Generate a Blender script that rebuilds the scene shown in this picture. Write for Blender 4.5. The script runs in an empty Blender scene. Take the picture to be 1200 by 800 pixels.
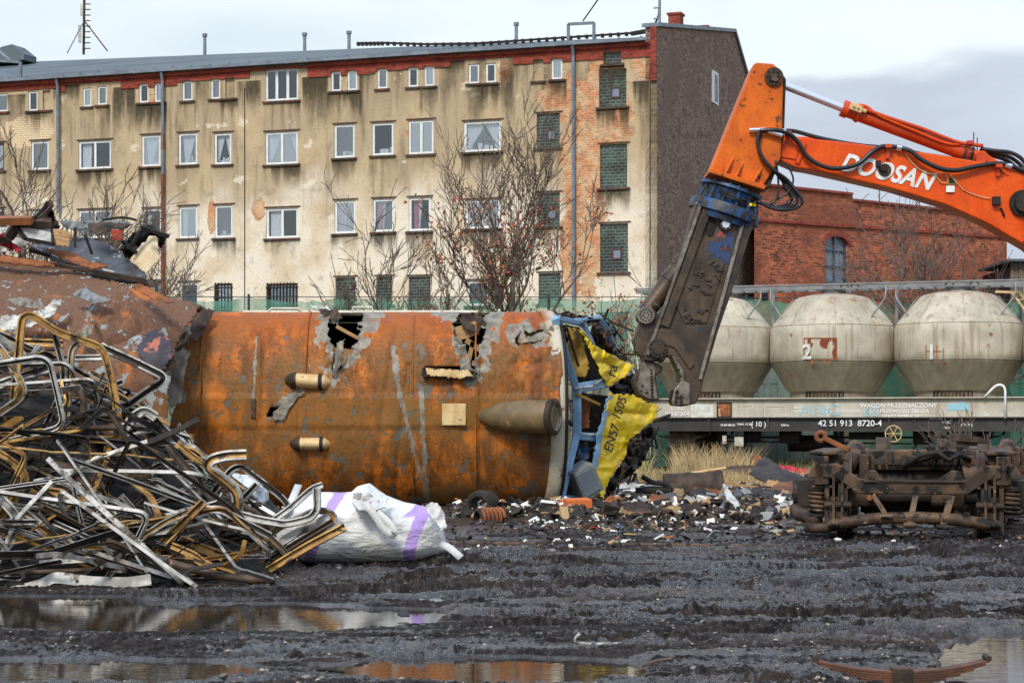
import bpy, bmesh, math, random
import numpy as np
from mathutils import Vector, Matrix, Euler
R = math.radians
SC = bpy.context.scene
COL = SC.collection
rnd = random.Random(7)

# ------------------------------------------------------------------ camera, sky, sun, exposure
F = 2400.0; HOR = 500.0; CH = 1.2            # focal length in photo pixels, horizon row, eye height
cam_d = bpy.data.cameras.new('camera'); cam = bpy.data.objects.new('camera', cam_d); COL.objects.link(cam)
cam_d.sensor_width = 36; cam_d.lens = 72; cam_d.shift_y = 100/1200.0
cam.location = (0, 0, CH); cam.rotation_euler = (R(90), 0, 0)
cam_d.clip_start = 0.1; cam_d.clip_end = 3000
SC.camera = cam

SUN_EL, SUN_AZ = 42, 200       # azimuth measured clockwise from +Y (behind the camera, a little to its left)
w = bpy.data.worlds.new('World'); SC.world = w; w.use_nodes = True
nt = w.node_tree; nt.nodes.clear()
out = nt.nodes.new('ShaderNodeOutputWorld'); bg = nt.nodes.new('ShaderNodeBackground')
sky = nt.nodes.new('ShaderNodeTexSky'); sky.sky_type = 'NISHITA'; sky.sun_disc = False
sky.sun_elevation = R(SUN_EL); sky.sun_rotation = R(SUN_AZ)
bg.inputs['Strength'].default_value = 0.1
def wn(t, **k):
    n = nt.nodes.new(t)
    for a, b in k.items(): setattr(n, a, b)
    return n
def wl(a, b): nt.links.new(a, b)
tc = wn('ShaderNodeTexCoord'); sep = wn('ShaderNodeSeparateXYZ'); wl(tc.outputs['Generated'], sep.inputs[0])
mp = wn('ShaderNodeMapping'); mp.inputs['Scale'].default_value = (9, 9, 34); wl(tc.outputs['Generated'], mp.inputs[0])
cn = wn('ShaderNodeTexNoise'); cn.inputs['Scale'].default_value = 1.0; cn.inputs['Detail'].default_value = 6; wl(mp.outputs[0], cn.inputs['Vector'])
def wm(op, a, b, c=None):
    n = wn('ShaderNodeMath', operation=op)
    for i, v in enumerate((a, b, c)):
        if v is None: continue
        if isinstance(v, (int, float)): n.inputs[i].default_value = v
        else: wl(v, n.inputs[i])
    return n.outputs[0]
# height of the cloud bank: top edge about ten degrees up, ragged
edge = wm('MULTIPLY_ADD', cn.outputs['Fac'], 0.05, 0.142)
edge = wm('MULTIPLY_ADD', sep.outputs['X'], 0.03, edge)
bank = wn('ShaderNodeMapRange', interpolation_type='SMOOTHSTEP')
wl(wm('SUBTRACT', edge, sep.outputs['Z']), bank.inputs['Value']); bank.inputs['From Min'].default_value = -0.001; bank.inputs['From Max'].default_value = 0.012
azi = wn('ShaderNodeMapRange', interpolation_type='SMOOTHSTEP'); wl(sep.outputs['X'], azi.inputs['Value'])
azi.inputs['From Min'].default_value = 0.06; azi.inputs['From Max'].default_value = 0.14
bm_ = wm('MULTIPLY', bank.outputs[0], azi.outputs[0])
mp2 = wn('ShaderNodeMapping'); mp2.inputs['Scale'].default_value = (3, 3, 9); wl(tc.outputs['Generated'], mp2.inputs[0])
cn2 = wn('ShaderNodeTexNoise'); cn2.inputs['Scale'].default_value = 1.4; cn2.inputs['Detail'].default_value = 5; wl(mp2.outputs[0], cn2.inputs['Vector'])
r1 = wn('ShaderNodeValToRGB'); wl(cn2.outputs['Fac'], r1.inputs[0])
r1.color_ramp.elements[0].position = .3; r1.color_ramp.elements[0].color = (.62, .74, .80, 1)
r1.color_ramp.elements[1].position = .62; r1.color_ramp.elements[1].color = (.86, .93, .96, 1)
zen = wn('ShaderNodeMapRange', interpolation_type='SMOOTHSTEP'); wl(sep.outputs['Z'], zen.inputs['Value']); zen.inputs['From Min'].default_value = .25; zen.inputs['From Max'].default_value = .7
mz = wn('ShaderNodeMix', data_type='RGBA'); wl(zen.outputs[0], mz.inputs[0]); wl(r1.outputs[0], mz.inputs[6]); mz.inputs[7].default_value = (.72, .86, 1.12, 1)
r2 = wn('ShaderNodeValToRGB'); wl(cn.outputs['Fac'], r2.inputs[0])
r2.color_ramp.elements[0].position = .3; r2.color_ramp.elements[0].color = (.47, .52, .61, 1)
r2.color_ramp.elements[1].position = .75; r2.color_ramp.elements[1].color = (.60, .66, .76, 1)
mx = wn('ShaderNodeMix', data_type='RGBA'); wl(bm_, mx.inputs[0]); wl(mz.outputs[2], mx.inputs[6]); wl(r2.outputs[0], mx.inputs[7])
up = wn('ShaderNodeVectorMath', operation='SCALE'); wl(mx.outputs[2], up.inputs[0]); up.inputs['Scale'].default_value = 10.3
mx2 = wn('ShaderNodeMix', data_type='RGBA'); mx2.inputs[0].default_value = 0.93
wl(sky.outputs[0], mx2.inputs[6]); wl(up.outputs[0], mx2.inputs[7]); wl(mx2.outputs[2], bg.inputs['Color']); wl(bg.outputs[0], out.inputs['Surface'])

sd = bpy.data.lights.new('sun', 'SUN'); sun = bpy.data.objects.new('sun', sd); COL.objects.link(sun)
sd.energy = 2.5; sd.angle = R(12); sd.color = (1, .95, .87)
az = R(SUN_AZ); el = R(SUN_EL)
dvec = Vector((math.sin(az)*math.cos(el), math.cos(az)*math.cos(el), math.sin(el)))
sun.rotation_euler = dvec.to_track_quat('Z', 'Y').to_euler(); sun.location = (0, -20, 40)
SC.view_settings.view_transform = 'Standard'; SC.view_settings.look = 'None'
SC.view_settings.exposure = 0.15; SC.view_settings.gamma = 1
try: SC.view_settings.use_curve_mapping = False
except Exception: pass
SC.render.engine = 'CYCLES'
SC.cycles.max_bounces = 6; SC.cycles.transparent_max_bounces = 12; SC.cycles.diffuse_bounces = 3
SC.cycles.use_denoising = True

# ------------------------------------------------------------------ helpers
def P(x, y, Y): return Vector(((x-600)/F*Y, Y, CH-(y-HOR)/F*Y))
def G(x, y):                                   # photo pixel on the ground
    Y = CH*F/(y-HOR); return Vector(((x-600)/F*Y, Y, 0))
def S(r, g, b, k=1.0):                         # sRGB 0..255 -> linear, scaled
    f = lambda c: (c/12.92 if c <= .04045 else ((c+.055)/1.055)**2.4)
    return (min(1, f(r/255)*k), min(1, f(g/255)*k), min(1, f(b/255)*k), 1)

_rs = np.random.RandomState(3); _tab = _rs.rand(256, 256)
def vn(x, y, s=0):
    x = np.asarray(x, float)+s*17.31; y = np.asarray(y, float)+s*9.77
    xi = np.floor(x).astype(int); yi = np.floor(y).astype(int); fx = x-xi; fy = y-yi
    fx = fx*fx*(3-2*fx); fy = fy*fy*(3-2*fy)
    a = _tab[xi % 256, yi % 256]; b = _tab[(xi+1) % 256, yi % 256]; c = _tab[xi % 256, (yi+1) % 256]; d = _tab[(xi+1) % 256, (yi+1) % 256]
    return (a*(1-fx)+b*fx)*(1-fy)+(c*(1-fx)+d*fx)*fy
def fbm(x, y, o=4, s=0, g=.5):
    t = 0; a = 1; n = 0
    for i in range(o):
        t = t+a*vn(np.asarray(x)*2**i, np.asarray(y)*2**i, s+i); n += a; a *= g
    return t/n

class MB:
    def __init__(s): s.v = []; s.f = []; s.m = []
    def add(s, vs, fs, m=0):
        o = len(s.v); s.v += [tuple(v) for v in vs]
        for f in fs: s.f.append(tuple(i+o for i in f)); s.m.append(m)
    def box(s, c, size, m=0, rot=None, taper=1.0):
        hx, hy, hz = size[0]/2, size[1]/2, size[2]/2
        vs = [Vector((sx*hx*(taper if sz > 0 else 1), sy*hy*(taper if sz > 0 else 1), sz*hz)) for sz in (-1, 1) for sx, sy in ((-1, -1), (1, -1), (1, 1), (-1, 1))]
        if rot is not None:
            M = rot.to_matrix() if isinstance(rot, Euler) else rot
            vs = [M @ v for v in vs]
        c = Vector(c); s.add([v+c for v in vs], [(3, 2, 1, 0), (4, 5, 6, 7), (0, 1, 5, 4), (1, 2, 6, 5), (2, 3, 7, 6), (3, 0, 4, 7)], m)
    def beam(s, a, b, w_, h_, m=0, up=(0, 0, 1)):      # rectangular bar a -> b
        a = Vector(a); b = Vector(b); d = (b-a); L = d.length; d.normalize()
        u = Vector(up)
        if abs(d.dot(u)) > .98: u = Vector((0, 1, 0)) if abs(d.y) < .9 else Vector((1, 0, 0))
        sd_ = d.cross(u).normalized(); u = sd_.cross(d)
        vs = []
        for p in (a, b):
            for i, j in ((-1, -1), (1, -1), (1, 1), (-1, 1)): vs.append(p+sd_*(i*w_/2)+u*(j*h_/2))
        s.add(vs, [(0, 1, 2, 3), (7, 6, 5, 4), (0, 4, 5, 1), (1, 5, 6, 2), (2, 6, 7, 3), (3, 7, 4, 0)], m)
    def prism(s, pts, vec, m=0):                        # polygon extruded along vec
        n = len(pts); vec = Vector(vec); A = [Vector(p) for p in pts]
        s.add(A+[p+vec for p in A], [tuple(range(n)), tuple(range(2*n-1, n-1, -1))]+[(i, i+n, (i+1) % n+n, (i+1) % n) for i in range(n)], m)
    def sweep(s, path, prof, closed=False, mats=None, up=(0, 0, 1), capends=True, m=0):
        path = [Vector(p) for p in path]; n = len(path); k = len(prof); vs = []
        u = Vector(up)
        prev = None
        for i, p in enumerate(path):
            a = path[(i-1) % n] if (closed or i > 0) else p
            b = path[(i+1) % n] if (closed or i < n-1) else p
            t = (b-a)
            if t.length < 1e-9: t = Vector((1, 0, 0))
            t.normalize()
            if prev is None:
                q = u-t*u.dot(t)
                if q.length < .15: q = Vector((0.3, 1, 0.1)); q = q-t*q.dot(t)
            else:
                q = prev-t*prev.dot(t)
                if q.length < 1e-4: q = u-t*u.dot(t)
            q.normalize(); prev = q; sd_ = t.cross(q)
            for (x, y) in prof: vs.append(p+sd_*x+q*y)
        fs = []; ms = []
        for i in range(n if closed else n-1):
            j = (i+1) % n
            for e in range(k):
                e2 = (e+1) % k; fs.append((i*k+e, j*k+e, j*k+e2, i*k+e2)); ms.append(mats[e] if mats else m)
        if not closed and capends:
            fs.append(tuple(range(k))); ms.append(ms[0]); fs.append(tuple((n-1)*k+e for e in range(k-1, -1, -1))); ms.append(ms[0])
        o = len(s.v); s.v += [tuple(v) for v in vs]
        for f, mm in zip(fs, ms): s.f.append(tuple(i+o for i in f)); s.m.append(mm)
    def tube(s, path, r, n=8, m=0, closed=False):
        path = [Vector(p) for p in path]
        rr = r if isinstance(r, (list, tuple)) else [r]*len(path)
        o = len(s.v); k = len(path); prev = None
        for i, p in enumerate(path):
            a = path[(i-1) % k] if (closed or i > 0) else p
            b = path[(i+1) % k] if (closed or i < k-1) else p
            t = (b-a)
            if t.length < 1e-9: t = Vector((0, 0, 1))
            t.normalize()
            if prev is None:
                q = Vector((0, 0, 1))-t*t.z
                if q.length < .2: q = Vector((1, 0, 0))-t*t.x
            else:
                q = prev-t*prev.dot(t)
                if q.length < 1e-4: q = Vector((1, 0, 0))-t*t.x
            q.normalize(); prev = q; sd_ = t.cross(q)
            for e in range(n):
                an = 2*math.pi*e/n; s.v.append(tuple(p+(sd_*math.cos(an)+q*math.sin(an))*rr[i]))
        for i in range(k if closed else k-1):
            j = (i+1) % k
            for e in range(n):
                e2 = (e+1) % n; s.f.append((o+i*n+e, o+i*n+e2, o+j*n+e2, o+j*n+e)); s.m.append(m)
        if not closed:
            s.f.append(tuple(o+e for e in range(n-1, -1, -1))); s.m.append(m)
            s.f.append(tuple(o+(k-1)*n+e for e in range(n))); s.m.append(m)
    def cyl(s, a, b, r, n=20, m=0, r2=None): s.tube([a, b], [r, r if r2 is None else r2], n, m)
    def lathe(s, prof, c, n=40, m=0, axis='z', mat=None):       # prof: (r, h)
        c = Vector(c); o = len(s.v); M = mat or Matrix.Identity(3)
        for r_, h in prof:
            for e in range(n):
                an = 2*math.pi*e/n
                v = Vector((r_*math.cos(an), r_*math.sin(an), h))
                if axis == 'x': v = Vector((v.z, v.x, v.y))
                if axis == 'y': v = Vector((v.y, v.z, v.x))
                s.v.append(tuple(c+M @ v))
        for i in range(len(prof)-1):
            for e in range(n):
                e2 = (e+1) % n; s.f.append((o+i*n+e, o+i*n+e2, o+(i+1)*n+e2, o+(i+1)*n+e)); s.m.append(m)
    def rock(s, c, r, seed=0, m=0, sq=(1, 1, .6)):
        t = (1+5**.5)/2
        b = [(-1, t, 0), (1, t, 0), (-1, -t, 0), (1, -t, 0), (0, -1, t), (0, 1, t), (0, -1, -t), (0, 1, -t), (t, 0, -1), (t, 0, 1), (-t, 0, -1), (-t, 0, 1)]
        fs = [(0, 11, 5), (0, 5, 1), (0, 1, 7), (0, 7, 10), (0, 10, 11), (1, 5, 9), (5, 11, 4), (11, 10, 2), (10, 7, 6), (7, 1, 8), (3, 9, 4), (3, 4, 2), (3, 2, 6), (3, 6, 8), (3, 8, 9), (4, 9, 5), (2, 4, 11), (6, 2, 10), (8, 6, 7), (9, 8, 1)]
        q = random.Random(seed); a = q.random()*6
        vs = []
        for v in b:
            k = r/1.9*(.65+.6*q.random()); x, y, z = v[0]*k*sq[0], v[1]*k*sq[1], v[2]*k*sq[2]
            vs.append((c[0]+x*math.cos(a)-y*math.sin(a), c[1]+x*math.sin(a)+y*math.cos(a), c[2]+z))
        s.add(vs, fs, m)
    def build(s, name, mats, parent=None, smooth=False, bevel=0, solid=0, autos=None):
        me = bpy.data.meshes.new(name); me.from_pydata(s.v, [], s.f)
        if not isinstance(mats, (list, tuple)): mats = [mats]
        for m_ in mats: me.materials.append(m_)
        if len(mats) > 1: me.polygons.foreach_set('material_index', s.m)
        if smooth: me.polygons.foreach_set('use_smooth', [True]*len(s.f))
        me.update()
        if autos is not None:
            try: me.set_sharp_from_angle(angle=R(autos))
            except Exception: pass
        o = bpy.data.objects.new(name, me); COL.objects.link(o)
        if parent: o.parent = parent
        if solid: k = o.modifiers.new('solid', 'SOLIDIFY'); k.thickness = solid; k.offset = 0
        if bevel: k = o.modifiers.new('bevel', 'BEVEL'); k.width = bevel; k.segments = 2; k.limit_method = 'ANGLE'; k.angle_limit = R(40)
        return o

def tag(o, label=None, cat=None, group=None, kind=None):
    if label: o['label'] = label
    if cat: o['category'] = cat
    if group: o['group'] = group
    if kind: o['kind'] = kind
    return o
def thing(name, label, cat, loc=(0, 0, 0), rz=0, group=None):
    o = bpy.data.objects.new(name, None); COL.objects.link(o); o.location = loc; o.rotation_euler = (0, 0, rz); o.empty_display_size = .2
    return tag(o, label, cat, group)
def copy_tree(o, parent=None):
    c = o.copy(); COL.objects.link(c)
    if parent: c.parent = parent
    for ch in list(o.children): copy_tree(ch, c)
    return c

def fillet(pts, r, closed=False, n=4):
    pts = [Vector(p) for p in pts]; out_ = []; N_ = len(pts)
    for i, p in enumerate(pts):
        if not closed and i in (0, N_-1): out_.append(p); continue
        a = pts[(i-1) % N_]; b = pts[(i+1) % N_]
        da = (a-p); db = (b-p); ra = min(r, da.length*.45); rb = min(r, db.length*.45)
        p0 = p+da.normalized()*ra; p1 = p+db.normalized()*rb
        for k in range(n+1):
            t = k/n; out_.append(p0*(1-t)**2+p*2*t*(1-t)+p1*t*t)
    return out_
def inpoly(px, py, poly):
    c = np.zeros(np.shape(px), bool); n = len(poly)
    for i in range(n):
        x0, y0 = poly[i]; x1, y1 = poly[(i+1) % n]
        if y0 == y1: continue
        t = ((y0 > py) != (y1 > py)) & (px < (x1-x0)*(py-y0)/(y1-y0)+x0); c ^= t
    return c
def sheet(poly, depth, cell=1.2, amp=.05, freq=.08, seed=0, jag=1.5, wob=0):
    """crumpled sheet cut to an outline; poly in photo pixels, depth(x,y) in metres"""
    xs = np.arange(min(p[0] for p in poly)-2, max(p[0] for p in poly)+2, cell); ys = np.arange(min(p[1] for p in poly)-2, max(p[1] for p in poly)+2, cell)
    X, Y = np.meshgrid(xs, ys)
    JX = X+(fbm(X*.25, Y*.25, 3, seed+5)-.5)*jag*2; JY = Y+(fbm(X*.25, Y*.25, 3, seed+8)-.5)*jag*2
    D = np.vectorize(depth)(X, Y).astype(float)
    fq = freq*.42; rid = 1-np.abs(2*fbm(X*fq, Y*fq*.8, 2, seed, .35)-1); rid2 = np.abs(2*fbm(X*fq*2.3+Y*fq*.7, Y*fq*1.9, 2, seed+3, .3)-1); D = D+(rid-.6)*amp*2.2+(rid2-.4)*amp*.7
    D2 = D
    VX = (X-600)/F*D2; VZ = CH-(Y-HOR)/F*D2
    mb = MB(); nr, nc = X.shape
    ins = inpoly(JX[:-1, :-1]+cell/2, JY[:-1, :-1]+cell/2, poly)
    idx = -np.ones(X.shape, int)
    for r_, c_ in zip(*np.nonzero(ins)):
        q = []
        for (a, b) in ((r_, c_), (r_+1, c_), (r_+1, c_+1), (r_, c_+1)):
            if idx[a, b] < 0: idx[a, b] = len(mb.v); mb.v.append((VX[a, b], D2[a, b], VZ[a, b]))
            q.append(int(idx[a, b]))
        mb.f.append(tuple(q)); mb.m.append(0)
    return mb

FONT_MATS = {}
def text(body, name, mat, parent, M, size, extrude=.002, bold=0, shear=0, align='CENTER', space=1, sx=1):
    c = bpy.data.curves.new(name, 'FONT'); c.body = body; c.size = size; c.extrude = extrude; c.offset = bold; c.shear = shear
    c.align_x = align; c.align_y = 'CENTER'; c.space_character = space
    o = bpy.data.objects.new(name, c); COL.objects.link(o)
    dg = bpy.context.evaluated_depsgraph_get(); dg.update()
    me = bpy.data.meshes.new_from_object(o.evaluated_get(dg))
    COL.objects.unlink(o); bpy.data.objects.remove(o)
    me.transform(M @ Matrix.Diagonal((sx, 1, 1, 1))); me.materials.clear(); me.materials.append(mat)
    t = bpy.data.objects.new(name, me); COL.objects.link(t)
    if parent: t.parent = parent
    return t
def TM(loc, right, upv):                       # text matrix: text x -> right, text y -> upv
    r_ = Vector(right).normalized(); u_ = Vector(upv).normalized(); n_ = r_.cross(u_).normalized(); u_ = n_.cross(r_)
    M = Matrix.Identity(4)
    for i in range(3): M[i][0] = r_[i]; M[i][1] = u_[i]; M[i][2] = n_[i]; M[i][3] = loc[i]
    return M

# ------------------------------------------------------------------ node helpers
class N:
    def __init__(s, name):
        s.mat = bpy.data.materials.new(name); s.mat.use_nodes = True; s.t = s.mat.node_tree; s.t.nodes.clear()
        s.out = s.t.nodes.new('ShaderNodeOutputMaterial'); s.b = s.t.nodes.new('ShaderNodeBsdfPrincipled')
        s.t.links.new(s.b.outputs[0], s.out.inputs[0]); s.tc = s.t.nodes.new('ShaderNodeTexCoord')
        s.co = s.tc.outputs['Object']
    def L(s, a, b): s.t.links.new(a, b)
    def put(s, v, sock):
        if v is None: return
        if hasattr(v, 'links'): s.L(v, sock)
        else: sock.default_value = v
    def map(s, scale=(1, 1, 1), loc=(0, 0, 0), rot=(0, 0, 0), vec=None):
        n = s.t.nodes.new('ShaderNodeMapping'); n.inputs['Scale'].default_value = scale; n.inputs['Location'].default_value = loc; n.inputs['Rotation'].default_value = rot
        s.L(vec or s.co, n.inputs[0]); return n.outputs[0]
    def noise(s, scale, detail=4, vec=None, rough=.55, dist=0, col=False):
        n = s.t.nodes.new('ShaderNodeTexNoise'); n.inputs['Scale'].default_value = scale; n.inputs['Detail'].default_value = detail
        n.inputs['Roughness'].default_value = rough; n.inputs['Distortion'].default_value = dist; s.L(vec or s.co, n.inputs['Vector'])
        return n.outputs['Color' if col else 'Fac']
    def vor(s, scale, vec=None, out='Distance', feature='F1'):
        n = s.t.nodes.new('ShaderNodeTexVoronoi'); n.feature = feature; n.inputs['Scale'].default_value = scale; s.L(vec or s.co, n.inputs['Vector']); return n.outputs[out]
    def ramp(s, v, els, interp='LINEAR'):
        n = s.t.nodes.new('ShaderNodeValToRGB'); s.L(v, n.inputs[0]); cr = n.color_ramp; cr.interpolation = interp
        while len(cr.elements) < len(els): cr.elements.new(.5)
        for e, (p, c) in zip(cr.elements, els): e.position = p; e.color = c if isinstance(c, tuple) else (c, c, c, 1)
        return n.outputs[0]
    def step(s, v, a, b):                       # smooth 0..1
        n = s.t.nodes.new('ShaderNodeMapRange'); n.interpolation_type = 'SMOOTHSTEP'; s.L(v, n.inputs[0])
        if a > b: a, b = b, a; n.inputs[3].default_value = 1; n.inputs[4].default_value = 0
        n.inputs[1].default_value = a; n.inputs[2].default_value = b; return n.outputs[0]
    def mix(s, f, a, b, mode='MIX'):
        n = s.t.nodes.new('ShaderNodeMix'); n.data_type = 'RGBA'; n.blend_type = mode; s.put(f, n.inputs[0]); s.put(a, n.inputs[6]); s.put(b, n.inputs[7]); return n.outputs[2]
    def math(s, op, a, b=None, c=None):
        n = s.t.nodes.new('ShaderNodeMath'); n.operation = op
        for i, v in enumerate((a, b, c)): s.put(v, n.inputs[i])
        return n.outputs[0]
    def sep(s, vec=None):
        n = s.t.nodes.new('ShaderNodeSeparateXYZ'); s.L(vec or s.co, n.inputs[0]); return n.outputs
    def comb(s, x, y, z):
        n = s.t.nodes.new('ShaderNodeCombineXYZ'); s.put(x, n.inputs[0]); s.put(y, n.inputs[1]); s.put(z, n.inputs[2]); return n.outputs[0]
    def bump(s, h, st=.3, dist=.02, normal=None):
        n = s.t.nodes.new('ShaderNodeBump'); s.put(st, n.inputs['Strength']); n.inputs['Distance'].default_value = dist; s.L(h, n.inputs['Height'])
        if normal: s.L(normal, n.inputs['Normal'])
        s.L(n.outputs[0], s.b.inputs['Normal']); return n.outputs[0]
    def brick(s, vec, c1, c2, mortar, bw=.26, bh=.077, ms=.012):
        n = s.t.nodes.new('ShaderNodeTexBrick'); s.L(vec, n.inputs['Vector']); n.inputs['Scale'].default_value = 1
        n.inputs['Brick Width'].default_value = bw; n.inputs['Row Height'].default_value = bh; n.inputs['Mortar Size'].default_value = ms; n.inputs['Mortar Smooth'].default_value = .3
        n.inputs['Color1'].default_value = c1; n.inputs['Color2'].default_value = c2; n.inputs['Mortar'].default_value = mortar; n.inputs['Bias'].default_value = 0
        return n.outputs
    def fin(s, col=None, rough=None, metal=None, spec=None):
        s.put(col, s.b.inputs['Base Color']); s.put(rough, s.b.inputs['Roughness']); s.put(metal, s.b.inputs['Metallic'])
        if spec is not None: s.b.inputs['Specular IOR Level'].default_value = spec
        return s.mat

def weather(name, a, b, sc=3, spots=None, spots2=None, streak=None, rough=(.5, .8), metal=0, bump=.3, grain=60, stretch=(1, 1, 1)):
    """base a/b varied by noise; spots=(colour, threshold, scale, softness); streak=(colour, amount)"""
    n = N(name); v = n.map(stretch)
    n1 = n.noise(sc, 6, v); c = n.mix(n.step(n1, .35, .65), a, b)
    g = n.noise(grain, 3); c = n.mix(n.math('MULTIPLY', n.step(g, .3, .7), .35), c, (a[0]*.45, a[1]*.45, a[2]*.45, 1))
    if streak:
        st = n.noise(1, 5, n.map((7, 7, .5))); c = n.mix(n.math('MULTIPLY', n.step(st, .5, .72), streak[1]), c, streak[0])
    m_all = None
    for sp in (spots, spots2):
        if not sp: continue
        ns = n.noise(sp[2], 7, n.map((1, 1, 1), (sp[1]*9, 3, 1)), .6); k = n.step(ns, sp[1], sp[1]+sp[3]); c = n.mix(k, c, sp[0]); m_all = k if m_all is None else m_all
    r_ = n.math('MULTIPLY_ADD', n1, rough[1]-rough[0], rough[0])
    if bump:
        h = n.math('ADD', n.math('MULTIPLY', g, .5), n1)
        if m_all is not None: h = n.math('SUBTRACT', h, n.math('MULTIPLY', m_all, .6))
        n.bump(h, bump, .01)
    return n.fin(c, r_, metal)
def plain(name, c, rough=.6, metal=0, spec=None): return N(name).fin(c, rough, metal, spec)
# ------------------------------------------------------------------ materials
M = {}
M['steel_white'] = weather('alu_pale', S(198, 196, 190), S(122, 119, 115), 5, (S(62, 48, 36), .51, 6, .12), streak=(S(110, 95, 75), .5), rough=(.3, .55), metal=.35, bump=.2)
M['gold'] = weather('alu_gold', S(206, 160, 84), S(140, 98, 48), 5, (S(60, 46, 34), .52, 7, .10), rough=(.35, .6), metal=.25, bump=.2)
M['rubber'] = weather('dark_rubber', S(30, 27, 25), S(62, 54, 46), 6, (S(120, 110, 95), .7, 9, .05), rough=(.5, .8), bump=.2)
M['brown_pipe'] = weather('brown_pipe', S(105, 85, 70), S(65, 50, 40), 5, (S(140, 120, 95), .65, 12, .05), rough=(.45, .7), bump=.3)
M['white_dirty'] = weather('white_dirty', S(214, 211, 204), S(152, 148, 140), 5, (S(88, 74, 60), .57, 8, .1), rough=(.4, .6), bump=.2)
M['rust_dark'] = weather('rust_dark', S(82, 66, 54), S(50, 40, 34), 5, (S(135, 78, 40), .63, 6, .08), spots2=(S(150, 140, 125), .76, 14, .03), rough=(.45, .8), metal=.1, bump=.5)
M['bogie'] = weather('bogie_steel', S(106, 82, 62), S(56, 44, 37), 4, (S(28, 24, 22), .52, 6, .06), spots2=(S(175, 160, 140), .66, 16, .03), rough=(.4, .75), metal=.15, bump=.5)
M['bogie_dark'] = weather('bogie_dark', S(56, 48, 42), S(34, 29, 27), 4, (S(100, 70, 45), .66, 7, .07), rough=(.4, .8), bump=.5)
M['tread'] = weather('wheel_tread', S(140, 105, 85), S(95, 70, 55), 6, rough=(.3, .5), metal=.4, bump=.2)
M['black'] = weather('burnt_black', S(26, 24, 24), S(48, 42, 38), 4, (S(110, 95, 80), .72, 9, .04), rough=(.4, .9), bump=.5)
M['hose'] = plain('hose_black', S(32, 32, 36), .35)
M['chrome'] = plain('chrome', S(225, 228, 235), .22, .75)
M['orange'] = weather('orange_paint', S(246, 94, 12, .95), S(226, 76, 8, .95), 2, (S(120, 62, 30), .66, 11, .04), spots2=(S(60, 40, 30), .72, 24, .02), streak=(S(150, 62, 24), .28), rough=(.28, .45), bump=.08, grain=25)
M['orange_dull'] = weather('orange_dull', S(234, 112, 16, .95), S(206, 90, 14, .95), 2.5, (S(95, 58, 28), .62, 10, .05), spots2=(S(60, 40, 30), .72, 20, .02), streak=(S(120, 66, 26), .4), rough=(.4, .6), bump=.12, grain=25)
M['orange_dark'] = weather('orange_dark', S(214, 72, 14), S(188, 58, 12), 2.5, (S(60, 35, 25), .68, 9, .05), rough=(.35, .55), bump=.12)
M['blue_paint'] = weather('blue_paint', S(36, 78, 128), S(26, 50, 84), 5, (S(42, 40, 40), .50, 7, .06), spots2=(S(90, 84, 76), .64, 12, .04), rough=(.35, .6), bump=.3)
M['shear'] = weather('shear_steel', S(98, 80, 64), S(58, 49, 44), 3, (S(150, 140, 128), .66, 5, .07), spots2=(S(34, 60, 115), .70, 3.1, .05), streak=(S(40, 34, 32), .6), rough=(.3, .6), metal=.45, bump=.7)
M['shear_dark'] = weather('shear_dark', S(50, 44, 42), S(78, 66, 56), 4, (S(130, 120, 108), .68, 7, .05), rough=(.3, .6), metal=.4, bump=.6)
M['shear_blade'] = weather('blade_steel', S(150, 140, 128), S(100, 88, 76), 7, (S(60, 48, 40), .58, 7, .08), rough=(.3, .5), metal=.5, bump=.6)
M['white_paint'] = plain('white_paint', S(240, 240, 238), .5)
M['letters'] = weather('white_letters', S(238, 238, 236), S(225, 222, 215), 6, (S(220, 100, 40), .72, 25, .05), rough=(.5, .6), bump=0)
M['sign_white'] = weather('stencil_white', S(232, 232, 225), S(200, 200, 190), 9, rough=(.6, .7), bump=0)
M['black_text'] = plain('black_text', S(22, 22, 20), .6)
M['cyan_spray'] = plain('cyan_spray', S(150, 195, 210), .6)
M['yellow'] = weather('yellow_paint', S(255, 222, 10), S(250, 208, 8), 4, (S(150, 118, 40), .68, 7, .05), rough=(.35, .5), bump=.15, grain=30)
M['lightblue'] = weather('lightblue_paint', S(145, 185, 220), S(120, 160, 198), 5, (S(70, 60, 55), .66, 8, .06), rough=(.4, .6), bump=.15)
M['mustard'] = weather('mustard_panel', S(185, 145, 50), S(150, 115, 42), 5, (S(50, 40, 30), .64, 7, .08), rough=(.6, .8), bump=.2)
M['cream'] = weather('cream_vent', S(226, 196, 142), S(205, 170, 112), 5, (S(120, 110, 100), .64, 12, .05), streak=(S(150, 95, 50), .5), rough=(.5, .7), bump=.2)
M['grey_metal'] = weather('grey_metal', S(140, 143, 142), S(110, 112, 112), 4, (S(85, 70, 55), .68, 8, .06), rough=(.4, .6), bump=.2)
M['zinc'] = weather('zinc', S(128, 138, 148), S(105, 114, 124), 2, (S(150, 85, 50), .70, 3, .05), rough=(.4, .6), metal=.2, bump=.1)
M['downpipe_rust'] = weather('rusty_pipe', S(132, 66, 38), S(100, 48, 28), 3, (S(130, 138, 146), .68, 2, .05), rough=(.5, .7), bump=.2)
M['window_white'] = weather('upvc', S(236, 238, 238), S(220, 222, 220), 3, rough=(.3, .45), bump=0)
M['window_brown'] = plain('window_brown', S(80, 50, 38), .6)
M['sill'] = weather('sill', S(92, 70, 52), S(60, 48, 38), 3, (S(125, 60, 40), .55, 4, .1), rough=(.6, .9), bump=.3)
M['room'] = plain('room_dark', S(70, 72, 78), .9)
M['curtain'] = weather('curtain', S(225, 226, 222), S(190, 192, 192), 5, rough=(.8, .9), bump=.1, stretch=(6, 1, .6))
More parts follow.
